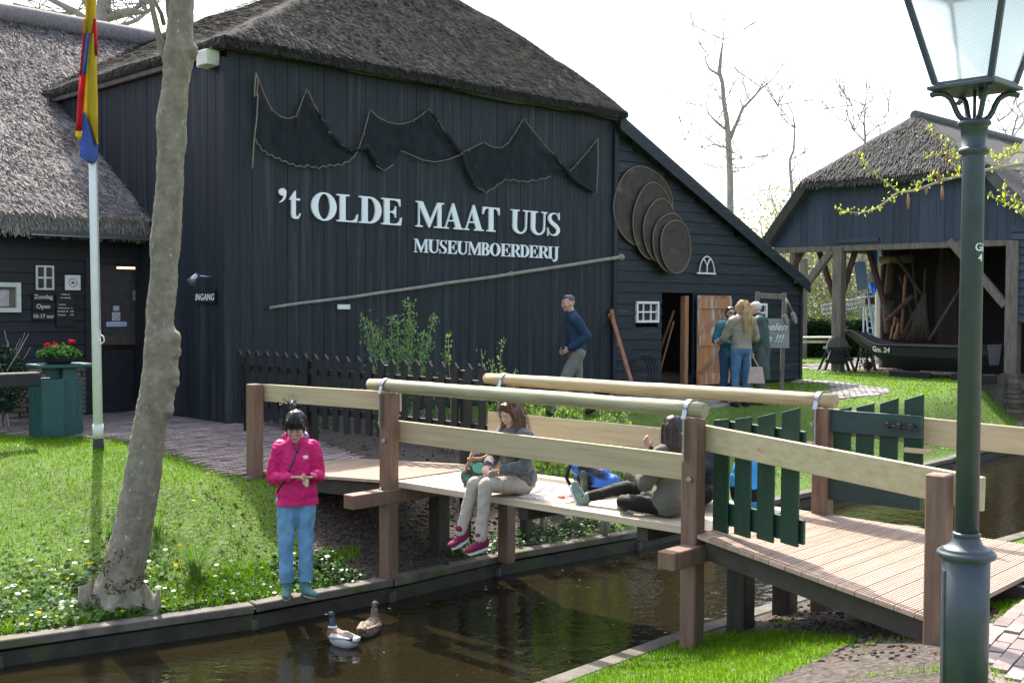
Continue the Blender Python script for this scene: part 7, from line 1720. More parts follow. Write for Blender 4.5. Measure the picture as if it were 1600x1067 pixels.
# ---------------- group by the wing door
def gfig(lab, px_, Yd, f_, k_, skin='skin'):
    x = aty(px_, 600, Yd).x; return Fig(lab, (x, Yd, gz(x, Yd)), math.atan2(-f_[0], f_[1]), k_, .0105, skin).stand()
g6 = gfig('blonde woman with a long ponytail, beige jacket and blue jeans seen from behind', 1158, 18.7, (-.35, .94), 1.01, 'skin_p')
g6.set(wL=(-.20, .34, 1.02), eL=(-.25, .10, 1.10), wR=(.16, .24, 1.0), eR=(.26, -.02, 1.10), dL=(-.3, .9, 0), dR=(-.3, .6, -.5), hy=.5, H=(0, .03, 1.585), curl=.6)
g6.body(); g6.cloth('jeans', clothm('blue_denim', (.075, .19, .36), d=.6), lambda mb: (g6.legs(mb, .014, .010), g6.seg(mb, (.055, -.01, .92), (-.055, -.01, .92), .122, .122)), amp=.008)
g6.cloth('jacket', clothm('beige_quilted_jacket', (.30, .26, .19), r=.6, s=7, b=.6), lambda mb: (g6.torso(mb, .034), g6.arms(mb, .026, .95), g6.seg(mb, (0, 0, .90), (0, 0, 1.2), .155, .16, .85), mb.ell(g6.w((0, 0, 1.46)), (.08, .08, .05), n=12)), amp=.014, fs=14, cut=.93)
BL = hairmat('blonde_hair', (.50, .34, .15), (.28, .17, .07))
def hair6(mb):
    R = g6.R@g6.HR(); mb.ell(g6.h((0, -.02, .04)), (.083, .095, .088), R, n=16); mb.ell(g6.h((0, -.085, .075)), (.045, .05, .04), n=10)
    for i in range(5): mb.cone(g6.h((-.03+.015*i, -.11, .06)), g6.w((-.05+.03*i, -.155, 1.43)), .028, .034, n=8); mb.cone(g6.w((-.05+.03*i, -.155, 1.43)), g6.w((-.04+.03*i, -.165, 1.22)), .034, .014, n=8)
    for x in (-1, 1): mb.cone(g6.h((x*.07, 0, .04)), g6.h((x*.08, -.02, -.07)), .026, .02, n=8)
g6.cloth('hair', BL, hair6, amp=.008, fs=30)
strands(g6, HS('blonde_locks', (.62, .43, .19)), [[g6.h((x*.5, -.07, .12)), g6.h((x*.6, -.135, .06)), g6.w((x, -.185, 1.44)), g6.w((x*1.1, -.195, 1.30)), g6.w((x, -.185, 1.16))] for x in (-.06, -.03, 0, .03, .06)], 14, .01, .02, .003)
for c in 'RL': g6.shoe(c, M['blackmat'], M['under'])
g7 = gfig('smiling person in sunglasses and a teal jacket facing the blonde woman', 1139, 19.3, (.25, -.97), .95, 'skin')
g7.set(eL=(-.25, .0, 1.10), wL=(-.10, .24, 1.08), eR=(.26, -.02, 1.10), wR=(.08, .25, 1.05), dL=(.8, .5, 0), dR=(-.8, .5, 0), curl=.6)
g7.body(glasses=2); g7.cloth('trousers', clothm('dark_blue_trousers', (.03, .07, .15)), lambda mb: (g7.legs(mb, .022, .022), g7.seg(mb, (.055, 0, .92), (-.055, 0, .92), .125, .125)), amp=.01)
g7.cloth('jacket', clothm('teal_jacket', (.018, .15, .19), r=.6), lambda mb: (g7.torso(mb, .036), g7.arms(mb, .028, .95), g7.seg(mb, (0, 0, .80), (0, 0, 1.2), .165, .165, .85), mb.ell(g7.w((0, 0, 1.46)), (.085, .085, .05), n=12)), amp=.014, fs=12, cut=.82)
g7.cloth('hair', hairmat('auburn_hair', (.10, .045, .035), (.04, .02, .016)), lambda mb: (hair5(mb, g7), mb.ell(g7.h((0, -.03, .01)), (.084, .085, .09), g7.R, n=14)))
mb = MB()
for x in (-1, 1): mb.ell(g7.h((x*.032, .097, .006)), (.024, .008, .017), g7.R, n=10)
mb.tube([g7.h((-.07, .05, .012)), g7.h((-.05, .09, .012)), g7.h((.05, .09, .012)), g7.h((.07, .05, .012))], .004, 5); mb.build('sunglasses', M['blackmat'], g7.root)
for c in 'RL': g7.shoe(c, M['blackmat'], M['under'])
g8 = gfig('old man with white hair in a long dark green raincoat beside the sign', 1187, 19.1, (-.93, .36), 1.02, 'skin_p')
g8.set(N=(0, .03, 1.43), H=(0, .085, 1.56), hp=.15, C=(0, .01, 1.24), eR=(.23, -.04, 1.10), wR=(.20, .02, .86), eL=(-.22, .0, 1.1), wL=(-.20, .08, .88), curl=.7)
g8.body(); g8.cloth('trousers', clothm('brown_grey_trousers', (.10, .09, .08)), lambda mb: (g8.legs(mb, .024, .024),), amp=.01)
g8.cloth('coat', clothm('dark_green_raincoat', (.030, .060, .060), r=.6), lambda mb: (g8.torso(mb, .038), g8.arms(mb, .032, .97), g8.seg(mb, (0, .0, .46), (0, 0, 1.15), .185, .165, .9), g8.seg(mb, (0, .0, .42), (0, 0, .7), .20, .18, .85), mb.ell(g8.w((0, .0, 1.45)), (.085, .085, .05), n=12)), amp=.018, fs=8, cut=.42)
g8.cloth('hair', hairmat('white_hair', (.62, .60, .56), (.45, .43, .40)), lambda mb: (mb.ell(g8.h((0, -.028, .03)), (.081, .086, .082), g8.R, n=14),))
for c in 'RL': g8.shoe(c, M['blackmat'], M['under'])
# handbag
hb_ = aty(1181, 586, 18.5); mb = MB(); ux = V((1, 0, 0))
mb.prism([hb_+V((-.14, -.04, -.13)), hb_+V((.14, -.04, -.13)), hb_+V((.10, -.03, .13)), hb_+V((-.10, -.03, .13))], (0, .10, 0))
mb.tube([hb_+V((-.08, 0, .12)), hb_+V((-.10, 0, .26)), hb_+V((-.08, .0, .42)), hb_+V((-.03, 0, .26)), hb_+V((.05, 0, .12))], .010, 6)
tag(mb.build('handbag', clothm('pale_pink_leather', (.52, .38, .35), r=.5), loc=tuple(hb_), bevel=.02, seg=2, fixn=True), 'pale pink handbag hanging between the blonde woman and the old man', 'handbag')

# ================================================================== bags on the bridge
def bag(name, label, loc, prims, mats, colf=None, amp=.012, fs=14, vox=.008, extra=None):
    mb = MB(); t = thing(name, label, 'backpack' if 'pack' in name else 'bag', tuple(loc)); prims(mb); o = organic(mb, 'bag_body', mats, t, vox, 3, amp, fs, .003, colf=colf, off=V(loc)); return t
c1 = abp(.72, .42, 0)
M['bag1'] = mat('multicolour_canvas', (.03, .16, .12), (.02, .035, .03), rough=.7, sc_=5, bump=.3, c3=(.40, .14, .05), s3=6, t3=.53, ramp=(.42, .5))
b1 = bag('backpack', 'green, orange and black patterned backpack beside the seated brown-haired woman', c1, lambda mb: (mb.ell(c1+V((0, 0, .13)), (.15, .12, .15)), mb.ell(c1+V((.05, .02, .22)), (.14, .11, .13)), mb.ell(c1+V((-.10, -.03, .08)), (.09, .09, .10))), [M['bag1']])
m_ = MB(); m_.ell(c1+V((-.02, -.125, .17)), (.055, .02, .05), n=14); m_.build('patch', mat('mint_patch', (.13, .42, .34), bump=0), b1)
m_ = MB(); m_.tube([c1+V((-.12, -.1, .24)), c1+V((0, -.13, .25)), c1+V((.12, -.1, .30)), c1+V((.2, -.04, .33))], .016, 8); m_.tube([c1+V((-.08, -.1, .30)), c1+V((-.13, -.1, .16)), c1+V((-.15, -.06, .04))], .012, 8); m_.build('strap', M['rust'], b1)
c2 = abp(1.74, .72, 0)
M['bag2'] = mat('blue_nylon', (.02, .14, .55), (.008, .012, .03), rough=.5, sc_=5, bump=.3, ramp=(.44, .52))
b2_ = bag('backpack', 'blue and black rucksack lying on the bridge deck left of the woman in khaki', c2, lambda mb: (mb.ell(c2+V((.0, 0, .13)), (.17, .13, .13)), mb.ell(c2+V((.12, 0, .09)), (.13, .12, .10)), mb.ell(c2+V((-.08, 0, .22)), (.12, .10, .08)), mb.ell(c2+V((.03, -.1, .09)), (.08, .06, .07))), [M['bag2'], LEG], colf=lambda c: 1 if c.z < .085 else 0)
m_ = MB()
for dy in (-.05, .05): m_.tube([c2+V((-.08, dy-.05, .29)), c2+V((-.20, dy-.06, .27)), c2+V((-.23, dy-.08, .15)), c2+V((-.16, dy-.08, .02))], .014, 8)
m_.tube([c2+V((-.12, -.02, .29)), c2+V((-.05, -.02, .33)), c2+V((.02, -.02, .30))], .01, 6); m_.build('strap', LEG, b2_)
m_ = MB(); m_.tube([c2+V((-.07, -.13, .04)), c2+V((-.09, -.13, .19)), c2+V((-.095, -.13, .22))], [.032, .032, .014], 12); m_.build('bottle', mat('dark_bottle', (.05, .08, .06), rough=.2, bump=0), b2_)
c3_ = abp(3.12, .92, 0)
b3 = bag('backpack', 'light blue and black rucksack standing on the deck behind the near green gate', c3_, lambda mb: (mb.ell(c3_+V((0, 0, .20)), (.15, .12, .20)), mb.ell(c3_+V((0, .0, .33)), (.13, .10, .12)), mb.ell(c3_+V((.0, -.08, .14)), (.12, .08, .12))), [mat('sky_blue_nylon', (.03, .33, .72), (.02, .24, .58), rough=.5, bump=.2), LEG], colf=lambda c: 1 if .10 < c.z < .20 else 0)
c4 = abp(1.66, .28, 0); m_ = MB()
vs = []; n = 14
for j in range(n+1):
    for i in range(n+1):
        u, v = i/n-.5, j/n-.5; h_ = .10*math.exp(-(u*u+v*v)*9)*(1+.5*noise.noise(V((i*.7, j*.7, 0))))+.012*(1+noise.noise(V((i*1.3, j*1.3, 5)))); vs.append(c4+A*u*.50+B*v*.30+UP*h_)
m_.add(vs, [(j*(n+1)+i, j*(n+1)+i+1, (j+1)*(n+1)+i+1, (j+1)*(n+1)+i) for j in range(n) for i in range(n)], 0)
pl = mat('thin_plastic_bag', (.85, .86, .88), rough=.15, bump=0, alpha=.55)
po = m_.build('plastic_bag', pl, loc=tuple(c4)); tag(po, 'crumpled clear plastic bag on the deck between the two seated women', 'plastic bag')
m_ = MB()
for i in range(5): m_.ell(c4+A*(.14+.03*rng.uniform(-1, 1))+B*(rng.uniform(-.05, .05)-.02)+UP*.035, (.035, .03, .026), n=8)
tag(m_.build('fruit', mat('orange_red_fruit', (.70, .20, .10), (.62, .14, .07), rough=.5, bump=0), loc=tuple(c4)), 'orange red snacks in the clear plastic bag beside the trainer', 'food')

# ================================================================== ducks
def duck(label, px_, py_, yaw_, male):
    p = atz(px_, py_, WZ); R = Matrix.Rotation(yaw_, 3, 'Z'); t = thing('duck', label, 'duck', (p.x, p.y, WZ)); w_ = lambda x, y, z: p+R@V((x, y, z))*.9; k = 1.0
    mb = MB(); E_ = lambda c, r, pitch=0: mb.ell(w_(*c), tuple(x*.9 for x in r), R@Matrix.Rotation(pitch, 3, 'X'), n=16)
    E_((0, -.02, .045), (.088, .17, .075)); E_((0, .08, .055), (.075, .10, .070), .2); E_((0, -.14, .07), (.05, .10, .035), -.25); mb.cone(w_(0, -.18, .085), w_(0, -.235, .105), .030, .014, n=10, flat=.5)
    hx, hy_ = (.0, .135) if male else (.0, .115); hz = .235
    mb.cone(w_(0, .125, .08), w_(hx, hy_, hz-.04), .046 if male else .042, .026, n=12); E_((hx, hy_+.012, hz), (.029, .041, .031))
    G_, N_, BR, GY, BK, WH = range(6)
    def cf(c):
        l = R.transposed()@V(c)/.9
        if male:
            if l.z > .145 and l.y > .05: return 0
            if l.z > .128 and l.y > .08: return 1
            if l.y > .075: return 2
            if l.y < -.13 and l.z > .07: return 4 if l.y > -.19 else 1
            if l.z > .088 and abs(l.x) < .035: return 4 if l.y < -.05 else 3
            if l.z > .085: return 2 if abs(l.x) < .055 else 5
            return 5
        return 3 if (noise.noise(V((l.x*60, l.y*45, l.z*60))) > .0) else 2
    if male: ms = [mat('drake_head', (.010, .05, .035), (.015, .02, .06), rough=.3, bump=0), M['white'], mat('drake_breast', (.13, .06, .04), bump=.2), mat('drake_back', (.22, .17, .15), bump=.2), mat('drake_black', (.012, .012, .012), bump=0), mat('drake_flank', (.46, .45, .44), (.36, .35, .34), sc_=60, bump=.2)]
    else: ms = [M['white'], M['white'], mat('hen_dark', (.09, .065, .045), bump=.2), mat('hen_tan', (.27, .20, .14), bump=.2), M['white'], M['white']]
    organic(mb, 'body', ms, t, .006, 3, .0015, 60, colf=cf, off=p)
    mb = MB(); mb.cone(w_(hx, hy_+.045, hz-.004), w_(hx, hy_+.088, hz-.014), .014, .010, n=10, flat=.45); mb.build('bill', mat('duck_bill_'+('m' if male else 'f'), (.55, .42, .05) if male else (.22, .15, .07), bump=0, rough=.4), t)
    for s_ in (-1, 1): mb = MB(); mb.ell(w_(hx+s_*.027, hy_+.022, hz+.008), (.004, .005, .005)); mb.build('eye', M['eye'], t)
    for s_ in (-1, 1):
        mb = MB(); mb.cone(w_(s_*.07, .04, .075), w_(s_*.045, -.15, .085), .034, .012, n=10, flat=.55); mb.build('wing', ms[5] if male else ms[3], t)
duck('green-headed drake with white and grey sides swimming left below the woman in pink', 534, 1006, rad(48), True)
duck('brown speckled female duck swimming beside the drake with her head turned right', 577, 989, rad(-16), False)
# ================================================================== sign with clogs, planks by the wing
sg = aty(1222, 612, 19.6); zs = gz(sg.x, sg.y); SX = V((1, -.12, 0)).normalized(); SY = V((.12, 1, 0)).normalized()
sgt = thing('clog_sign', 'grey board sign with white writing on a wooden stand with hanging clogs', 'sign', (sg.x, sg.y, zs))
def spx(px_, py_, o_=0): return atplane(px_, py_, V((sg.x, sg.y, 0))+SY*o_, SY)
def spost2(x0, y0, x1, y1, w_=.06, o_=0, nm='post'):
    m_ = MB(); m_.beam(spx(x0, y0, o_), spx(x1, y1, o_), w_, .05, up=SY); m_.build(nm, M['oldwood'], sgt, bevel=.004)
spost2(1226, 458, 1221, 612, .07, .06); spost2(1184, 456, 1180, 612, .08, .06)
spost2(1188, 462, 1226, 464, .09, .055, 'crossbar')
a, b = spx(1173, 543), spx(1233, 543); m_ = MB(); zt_ = spx(1200, 498).z; zb_2 = spx(1200, 543.5).z
m_.prism([V((a.x, a.y, zb_2)), V((b.x, b.y, zb_2)), V((b.x, b.y, zt_)), V((a.x, a.y, zt_))], SY*.025)
m_.build('board', mat('grey_sign_board', (.27, .285, .29), (.23, .245, .25), rough=.6, bump=.1), sgt, fixn=True)
for s_, px_, py_ in (('voelen', 1229, 516), ('en !!!', 1223, 534)):
    m_ = MB(); o_ = spx(px_, py_, -.012); put_text(m_, s_, .175, o_, SX, UP, font_shear=.35, bold=.003, align='RIGHT', ext=.003)
    m_.build('writing', M['white'], sgt)
for i, (x, y) in enumerate(((1227, 500), (1240, 497))):
    c = spx(x, y, -.12); mb = MB(); dn = V((.15, 0, -1)).normalized()
    mb.cone(c+V((-.01, 0, .06)), c+V((.02, -.02, -.04)), .045, .042, n=12); mb.cone(c+V((.02, -.02, -.04)), c+V((.03, -.05, -.08)), .04, .022, n=10)
    cg = organic(mb, 'clog', mat('old_clog_%d' % i, (.28, .26, .22), (.14, .13, .11), sc_=20, bump=.3), None, .01, 2, off=c); cg.parent = None; cg.location = c
    mb = MB(); mb.tube([c+V((-.01, 0, .08)), spx(1228, 466, -.04)], .006, 5); mb.tube([c+V((.03, 0, .05)), spx(1229, 466, -.05)], .006, 5)
    mb.build('cord', M['rope'], cg)
    tag(cg, ('left' if i == 0 else 'right')+' old wooden clog hanging by cords from the grey sign stand', 'clog', 'clogs hanging from the sign stand')
for i, (x0, x1, lab) in enumerate(((953, 966, 'shorter raw plank leaning on the wing wall, leftmost of three'), (955, 980, 'tallest raw plank leaning on the wing wall beside the small window'), (957, 995, 'rightmost raw plank leaning on the wing wall'))):
    ta, za = fac(x0, 484+6*(i == 0)+14*(i == 2), -.08); p = atz(x1, 606+8*i, -.02)
    m_ = MB(); m_.beam(p+V((0, 0, -.04)), F(ta, za, -.08), .035, .09, up=D); tag(m_.build('plank', M['rust'], loc=tuple(p), bevel=.004), lab, 'plank', 'planks leaning on the wing wall')
m_ = MB()
for k in range(4):
    c = F(fac(997, 590, -.2)[0]+.02*k, .33, -.2-.04*k); m_.tube([c+D*(.30+.02*k)*math.cos(a)+UP*(.34+.015*k)*math.sin(a) for a in [2*math.pi*i/28 for i in range(29)]], .012, 6, cap=False)
tag(m_.build('hose_coil', M['blackmat'], loc=tuple(F(fac(997, 590, -.2)[0], 0, -.2))), 'coil of black hose standing against the wing wall beside the planks', 'hose')
# ================================================================== grass and plants
M['grass'] = leafmat('grass_blade', (.19, .33, .014), (.11, .235, .008), isl=.35, tr=.45, rough=.8, sc_=1.2)
M['cover'] = leafmat('ground_leaf', (.060, .135, .030), (.030, .080, .018), isl=.4, tr=.35, rough=.4)
M['palel'] = leafmat('pale_tip', (.20, .30, .11), (.13, .20, .07), isl=.3, tr=.3, rough=.6)
M['bush'] = leafmat('spring_leaf', (.22, .34, .05), (.12, .22, .03), isl=.3, tr=.5)
M['dead'] = leafmat('dead_leaf', (.16, .095, .055), (.08, .05, .03), isl=.4, tr=.1)
M['mulch'] = leafmat('red_brown_litter', (.17, .075, .045), (.07, .04, .028), isl=.5, tr=.05)
M['petal'] = leafmat('yellow_petal', (.85, .62, .02), (.8, .5, .02), isl=.1, tr=.3); M['daisy'] = leafmat('white_petal', (.75, .75, .72), (.7, .7, .7), isl=.05, tr=.3)
nr_ = np.random.default_rng(3)
def infr(x, y, z, mx=60):
    q = proj((x, y, z)); return q is not None and -mx < q[0] < 1600+mx and -40 < q[1] < 1067+120
occl = [inside for inside in ()]
BODY = [fe(-.1, -.05), fe(LT+.1, -.05), fe(LT+.1, 9), fe(-9, 9), fe(-9, 2.4), fe(-.1, 2.4)]
def grass_field(n, samp, hmin, hmax, wd, name, label=None, lean=.5):
    vs = []; fs = []; c = 0
    for i in range(n):
        x, y = samp()
        q = polydist(LK, x, y)[0]; 
        if q > 0:
            if q < .14: continue
        else:
            q2 = -polydist(RK, x, y)[0]
            if q2 < .15: continue
        if not infr(x, y, -.4) or inpoly(BODY, x, y): continue
        k = cover(x, y)
        nzv = noise.noise(V((x*2.2, y*2.2, 1)))+.5*noise.noise(V((x*7, y*7, 2)))
        if k == 'path': continue
        if k == 'soil' and rng.random() > max(0, (nzv-.25)*1.2): continue
        if k == 'grass' and nzv < -.52 and rng.random() < .7: continue
        z = gz(x, y)-.004; dens = .5+.5*noise.noise(V((x*.8, y*.8, 7)))
        h = rng.uniform(hmin, hmax)*(.75+.8*dens); a = rng.uniform(0, 6.283); w_ = wd*rng.uniform(.6, 1.3); lx, ly = rng.gauss(0, lean)*h, rng.gauss(0, lean)*h
        ca, sa = math.cos(a)*w_, math.sin(a)*w_
        vs += [(x-ca, y-sa, z), (x+ca, y+sa, z), (x+ca*.6+lx*.45, y+sa*.6+ly*.45, z+h*.62), (x-ca*.6+lx*.45, y-sa*.6+ly*.45, z+h*.62), (x+lx, y+ly, z+h)]
        fs += [(c, c+1, c+2, c+3), (c+3, c+2, c+4)]; c += 5
    mb = MB(); mb.v = vs; mb.f = fs; mb.m = [0]*len(fs); mb.sm = [False]*len(fs)
    o = mb.build(name, M['grass']); tag(o, kind='stuff'); return o
cdir = V((.735, .678, 0)); mdir = V((-.678, .735, 0))
K0 = LK[3]
def band(s0, s1, q0, q1, base=K0, sgn=1, pw=1.0):
    def f():
        s_ = rng.uniform(s0, s1); q_ = q0+(q1-q0)*rng.random()**pw
        p = base+cdir*s_+mdir*(q_*sgn); return p.x, p.y
    return f
grass_field(62000, band(-5.5, 1.0, .05, 6.0), .025, .055, .0035, 'lawn_grass')
grass_field(20000, band(-5.5, 1.0, .13, .75), .03, .075, .004, 'lawn_grass')
grass_field(95000, band(1.5, 24, .1, 11), .015, .035, .007, 'lawn_grass')
grass_field(20000, band(12, 40, .1, 16), .02, .04, .014, 'lawn_grass')
grass_field(52000, band(-2.0, 2.6, .15, 3.4, RK[2], -1), .02, .045, .0035, 'bank_grass')
grass_field(16000, band(2.6, 14, .05, 6, RK[2], -1), .03, .06, .006, 'bank_grass')
def leafscatter(n, samp, s0, s1, mats, name, weights=None, zj=.03, soil_ok=True, up=.75, qmin=.13, parent=None, path_ok=False):
    mb = MB()
    for i in range(n):
        x, y = samp()
        q = polydist(LK, x, y)[0]
        if (0 < q < qmin) or (q <= 0 and -polydist(RK, x, y)[0] < qmin): continue
        if not infr(x, y, -.4) or (not path_ok and cover(x, y) == 'path') or inpoly(BODY, x, y): continue
        z = gz(x, y)+rng.uniform(.002, zj); s_ = rng.uniform(s0, s1)
        nn_ = V((rng.uniform(-1, 1), rng.uniform(-1, 1), rng.uniform(up, 1.6))).normalized(); x_, y_, _ = frame(nn_); k = rng.randint(5, 6); a0_ = rng.random()*6
        mi = 0 if not weights else (rng.choices(range(len(weights)), weights)[0])
        mb.add([V((x, y, z))+(x_*math.cos(a0_+j*6.283/k)+y_*math.sin(a0_+j*6.283/k)*.8)*s_ for j in range(k)], [tuple(range(k))], mi)
    o = mb.build(name, mats); tag(o, kind='stuff'); return o
tbp = V((*aty(186, 950, TY-.1).xy, 0))
def around(c, sx, sy): return lambda: (c.x+rng.gauss(0, sx)*cdir.x+rng.gauss(0, sy)*mdir.x, c.y+rng.gauss(0, sx)*cdir.y+rng.gauss(0, sy)*mdir.y)
leafscatter(5200, around(tbp-cdir*.2, .85, .22), .012, .030, [M['cover'], M['palel'], M['petal']], 'ground_cover', [60, 7, 1.2], .07)
leafscatter(2600, band(-5, -.6, .1, .55), .010, .024, [M['cover'], M['palel'], M['petal']], 'ground_cover', [60, 7, 1], .05)
leafscatter(1300, band(-5, .8, .2, 5.6), .005, .009, [M['cover'], M['palel'], M['daisy'], M['petal']], 'lawn_weeds', [30, 6, 2, 1], .045)
leafscatter(900, band(-.9, -.2, .05, .7), .014, .028, [M['cover']], 'ground_cover', None, .08)
leafscatter(1500, band(.9, 3.2, .05, .55), .012, .028, [M['cover'], M['palel']], 'ground_cover', [80, 8], .09)
leafscatter(1300, band(-.9, 2.6, .1, 2.2), .008, .022, [M['dead'], M['cover']], 'fallen_leaves', [80, 12], .012)
leafscatter(1300, band(-1.2, 3.0, .2, 4.2, RK[2], -1), .008, .022, [M['dead'], M['cover']], 'fallen_leaves', [80, 10], .012)
leafscatter(500, band(1, 2.4, 1.4, 3.2, RK[2], -1), .006, .014, [M['dead']], 'fallen_leaves', None, .012, path_ok=True)
leafscatter(350, band(8, 30, .3, 9), .008, .014, [M['daisy']], 'lawn_daisies', None, .06)
leafscatter(400, around(V((*aty(1285, 540, 31).xy, 0)), 1.6, 1.2), .02, .035, [M['daisy']], 'lawn_daisies', None, .05)
# crumbs of soil
mb = MB()
for smp, n in ((band(-.9, 2.3, .1, 2.0), 1400), (band(-1.2, 3.2, .15, 3.6, RK[2], -1), 1500), (lambda: (rng.uniform(-3, 3), rng.uniform(11, 17)), 1500)):
    for i in range(n):
        x, y = smp()
        if cover(x, y) != 'soil' or gz(x, y) <= WZ+.05: continue
        r = rng.uniform(.005, .022)*(1.5 if rng.random() < .1 else 1); mb.ell((x, y, gz(x, y)+r*.3), (r, r*rng.uniform(.6, 1), r*.6), Matrix.Rotation(rng.random()*6, 3, 'Z'), n=6)
tag(mb.build('soil_clods', mat('soil_clod', (.10, .08, .062), (.035, .028, .022), rough=.95, sc_=10, isl=.4)), kind='stuff')
# moss and litter clinging to the foot of the leaning tree
M['moss'] = leafmat('trunk_moss', (.10, .105, .028), (.05, .05, .018), isl=.5, tr=.1)
tr_ = [c for c in tree.children if c.name.startswith('trunk')][0]; vz = [v for v in tr_.data.vertices]; zmin = gz(tree.location.x, tree.location.y)-tree.location.z
mb = MB()
for i in range(26000):
    v = vz[rng.randrange(len(vz))]; h_ = v.co.z-zmin
    if h_ > .62 or rng.random() < h_/.62 or noise.noise(v.co*6) < -.05+h_*.5: continue
    p = v.co+tree.location+v.normal*.003; s_ = rng.uniform(.004, .012); n_ = (v.normal+V((rng.uniform(-.6, .6), rng.uniform(-.6, .6), rng.uniform(-.2, .8)))).normalized(); x_, y_, _ = frame(n_)
    mb.add([p-x_*s_, p-y_*s_, p+x_*s_, p+y_*s_], [(0, 1, 2, 3)])
mb.build('moss', M['moss'], tree)
# tufts of striped grass in the lawn
def tuft(px_, py_, z_, n, L, label, mt='palel', grp='pale grass tufts on the lawn'):
    p = V((*gnd(px_, py_), 0)); p.z = gz(p.x, p.y); mb = MB()
    for i in range(n):
        a = rng.uniform(0, 6.283); d = V((math.cos(a), math.sin(a), 0)); l = L*rng.uniform(.6, 1.1); sp = rng.uniform(.2, .9); pts = []
        sd__ = V((-d.y, d.x, 0))*.005; k = 5; b = p+d*rng.uniform(0, .05); vs = []
        for j in range(k+1):
            u = j/k; c = b+d*l*sp*u*u*.9+UP*l*(u-.42*sp*u*u); w_ = sd__*(1-u*.85); vs += [c-w_, c+w_]
        mb.add(vs, [(2*j, 2*j+1, 2*j+3, 2*j+2) for j in range(k)], 1 if rng.random() < .5 else 0)
    tag(mb.build('grass_tuft', [M[mt], M['grass']], loc=tuple(p)), label, 'plant', grp)
tuft(305, 908, -.62, 170, .42, 'largest pale striped grass tuft, on the lawn right of the leaning tree')
tuft(245, 840, -.5, 60, .26, 'small pale grass tuft on the lawn just right of the tree trunk')
tuft(172, 838, -.5, 30, .22, 'smallest pale grass tuft just left of the tree trunk')
# leafy shrubs
def shrub(name, label, base, stems, leaf, n, s0, s1, h, sprd, grp=None, wood='bark_d', top=.2):
    t = thing(name, label, 'shrub', tuple(base), grp); lm = MB()
    for i in range(stems):
        a = rng.uniform(0, 6.283); r = sprd*rng.random()**.6; d = V((math.cos(a)*r, math.sin(a)*r, h*rng.uniform(.6, 1.0))); pts = [base+V((math.cos(a), math.sin(a), 0))*.04*rng.random()+V((0, 0, -.03))]
        for j in range(1, 7): u = j/6; pts.append(base+d*u+V((rng.gauss(0, .02), rng.gauss(0, .02), 0)))
        mb = MB(); mb.tube(pts, [.010*(1-.8*j/6) for j in range(7)], 5); mb.build('stem', M[wood], t)
        for j in range(n//stems):
            u = top+(1-top)*rng.random(); f_ = u*6; k = min(5, int(f_)); p = pts[k].lerp(pts[k+1], f_-k)+V((rng.gauss(0, .028), rng.gauss(0, .028), rng.gauss(0, .02)))
            s_ = rng.uniform(s0, s1); nn_ = V((rng.uniform(-1, 1), rng.uniform(-1, 1), rng.uniform(-.2, 1))).normalized(); x_, y_, _ = frame(nn_)
            lm.add([p-x_*s_*.55, p-y_*s_, p+x_*s_*.55, p+y_*s_], [(0, 1, 2, 3)])
    lm.build('leaves', M[leaf], t); return t
M['bushd'] = leafmat('pale_green_leaf', (.22, .36, .12), (.12, .22, .07), isl=.35, tr=.45)  # slightly bluer green than the spring leaf
def gb(px_, Yd): x = aty(px_, 650, Yd).x; return V((x, Yd, gz(x, Yd)))
def topz(py_, Yd, px_=800): return aty(px_, py_, Yd).z
# tall currant-like shoots behind the picket fence: each stem placed by its tip
t = thing('currant_shrub', 'tall leafy green shoots of a shrub rising behind the black picket fence', 'shrub', tuple(gb(625, 14.3)))
lm = MB(); b0 = gb(625, 14.3)
for (tx, ty, dens) in ((565, 487, 70), (578, 500, 50), (592, 510, 60), (610, 492, 60), (622, 496, 60), (640, 470, 110), (645, 505, 70), (662, 520, 60), (676, 492, 80), (668, 530, 50), (600, 530, 60), (704, 540, 40), (630, 540, 70)):
    tip = aty(tx, ty, 14.3+rng.uniform(-.3, .3)); bs = b0+V((rng.uniform(-.12, .12), rng.uniform(-.1, .1), -.03)); pts = []
    for j in range(8): u = j/7; pts.append(V((lerp(bs.x, tip.x, u**.7), lerp(bs.y, tip.y, u), lerp(bs.z, tip.z, u)))+V((rng.gauss(0, .012), rng.gauss(0, .012), 0)))
    mb = MB(); mb.tube(pts, [.010*(1-.8*j/7) for j in range(8)], 5); mb.build('stem', M['bark_d'], t)
    for j in range(dens*3):
        u = .30+.70*rng.random(); f_ = u*7; k = min(6, int(f_)); p = pts[k].lerp(pts[k+1], f_-k)+V((rng.gauss(0, .04), rng.gauss(0, .04), rng.gauss(0, .02)))
        s_ = rng.uniform(.012, .028); nn_ = V((rng.uniform(-1, 1), rng.uniform(-1, 1), rng.uniform(-.2, 1))).normalized(); x_, y_, _ = frame(nn_); lm.add([p-x_*s_*.7, p-y_*s_, p+x_*s_*.7, p+y_*s_], [(0, 1, 2, 3)])
lm.build('leaves', M['bushd'], t)
t = thing('young_shrub', 'two thin yellow-green shoots of a young shrub behind the right end of the picket fence', 'shrub', tuple(gb(768, 13.4)))
lm = MB(); b0 = gb(768, 13.4)
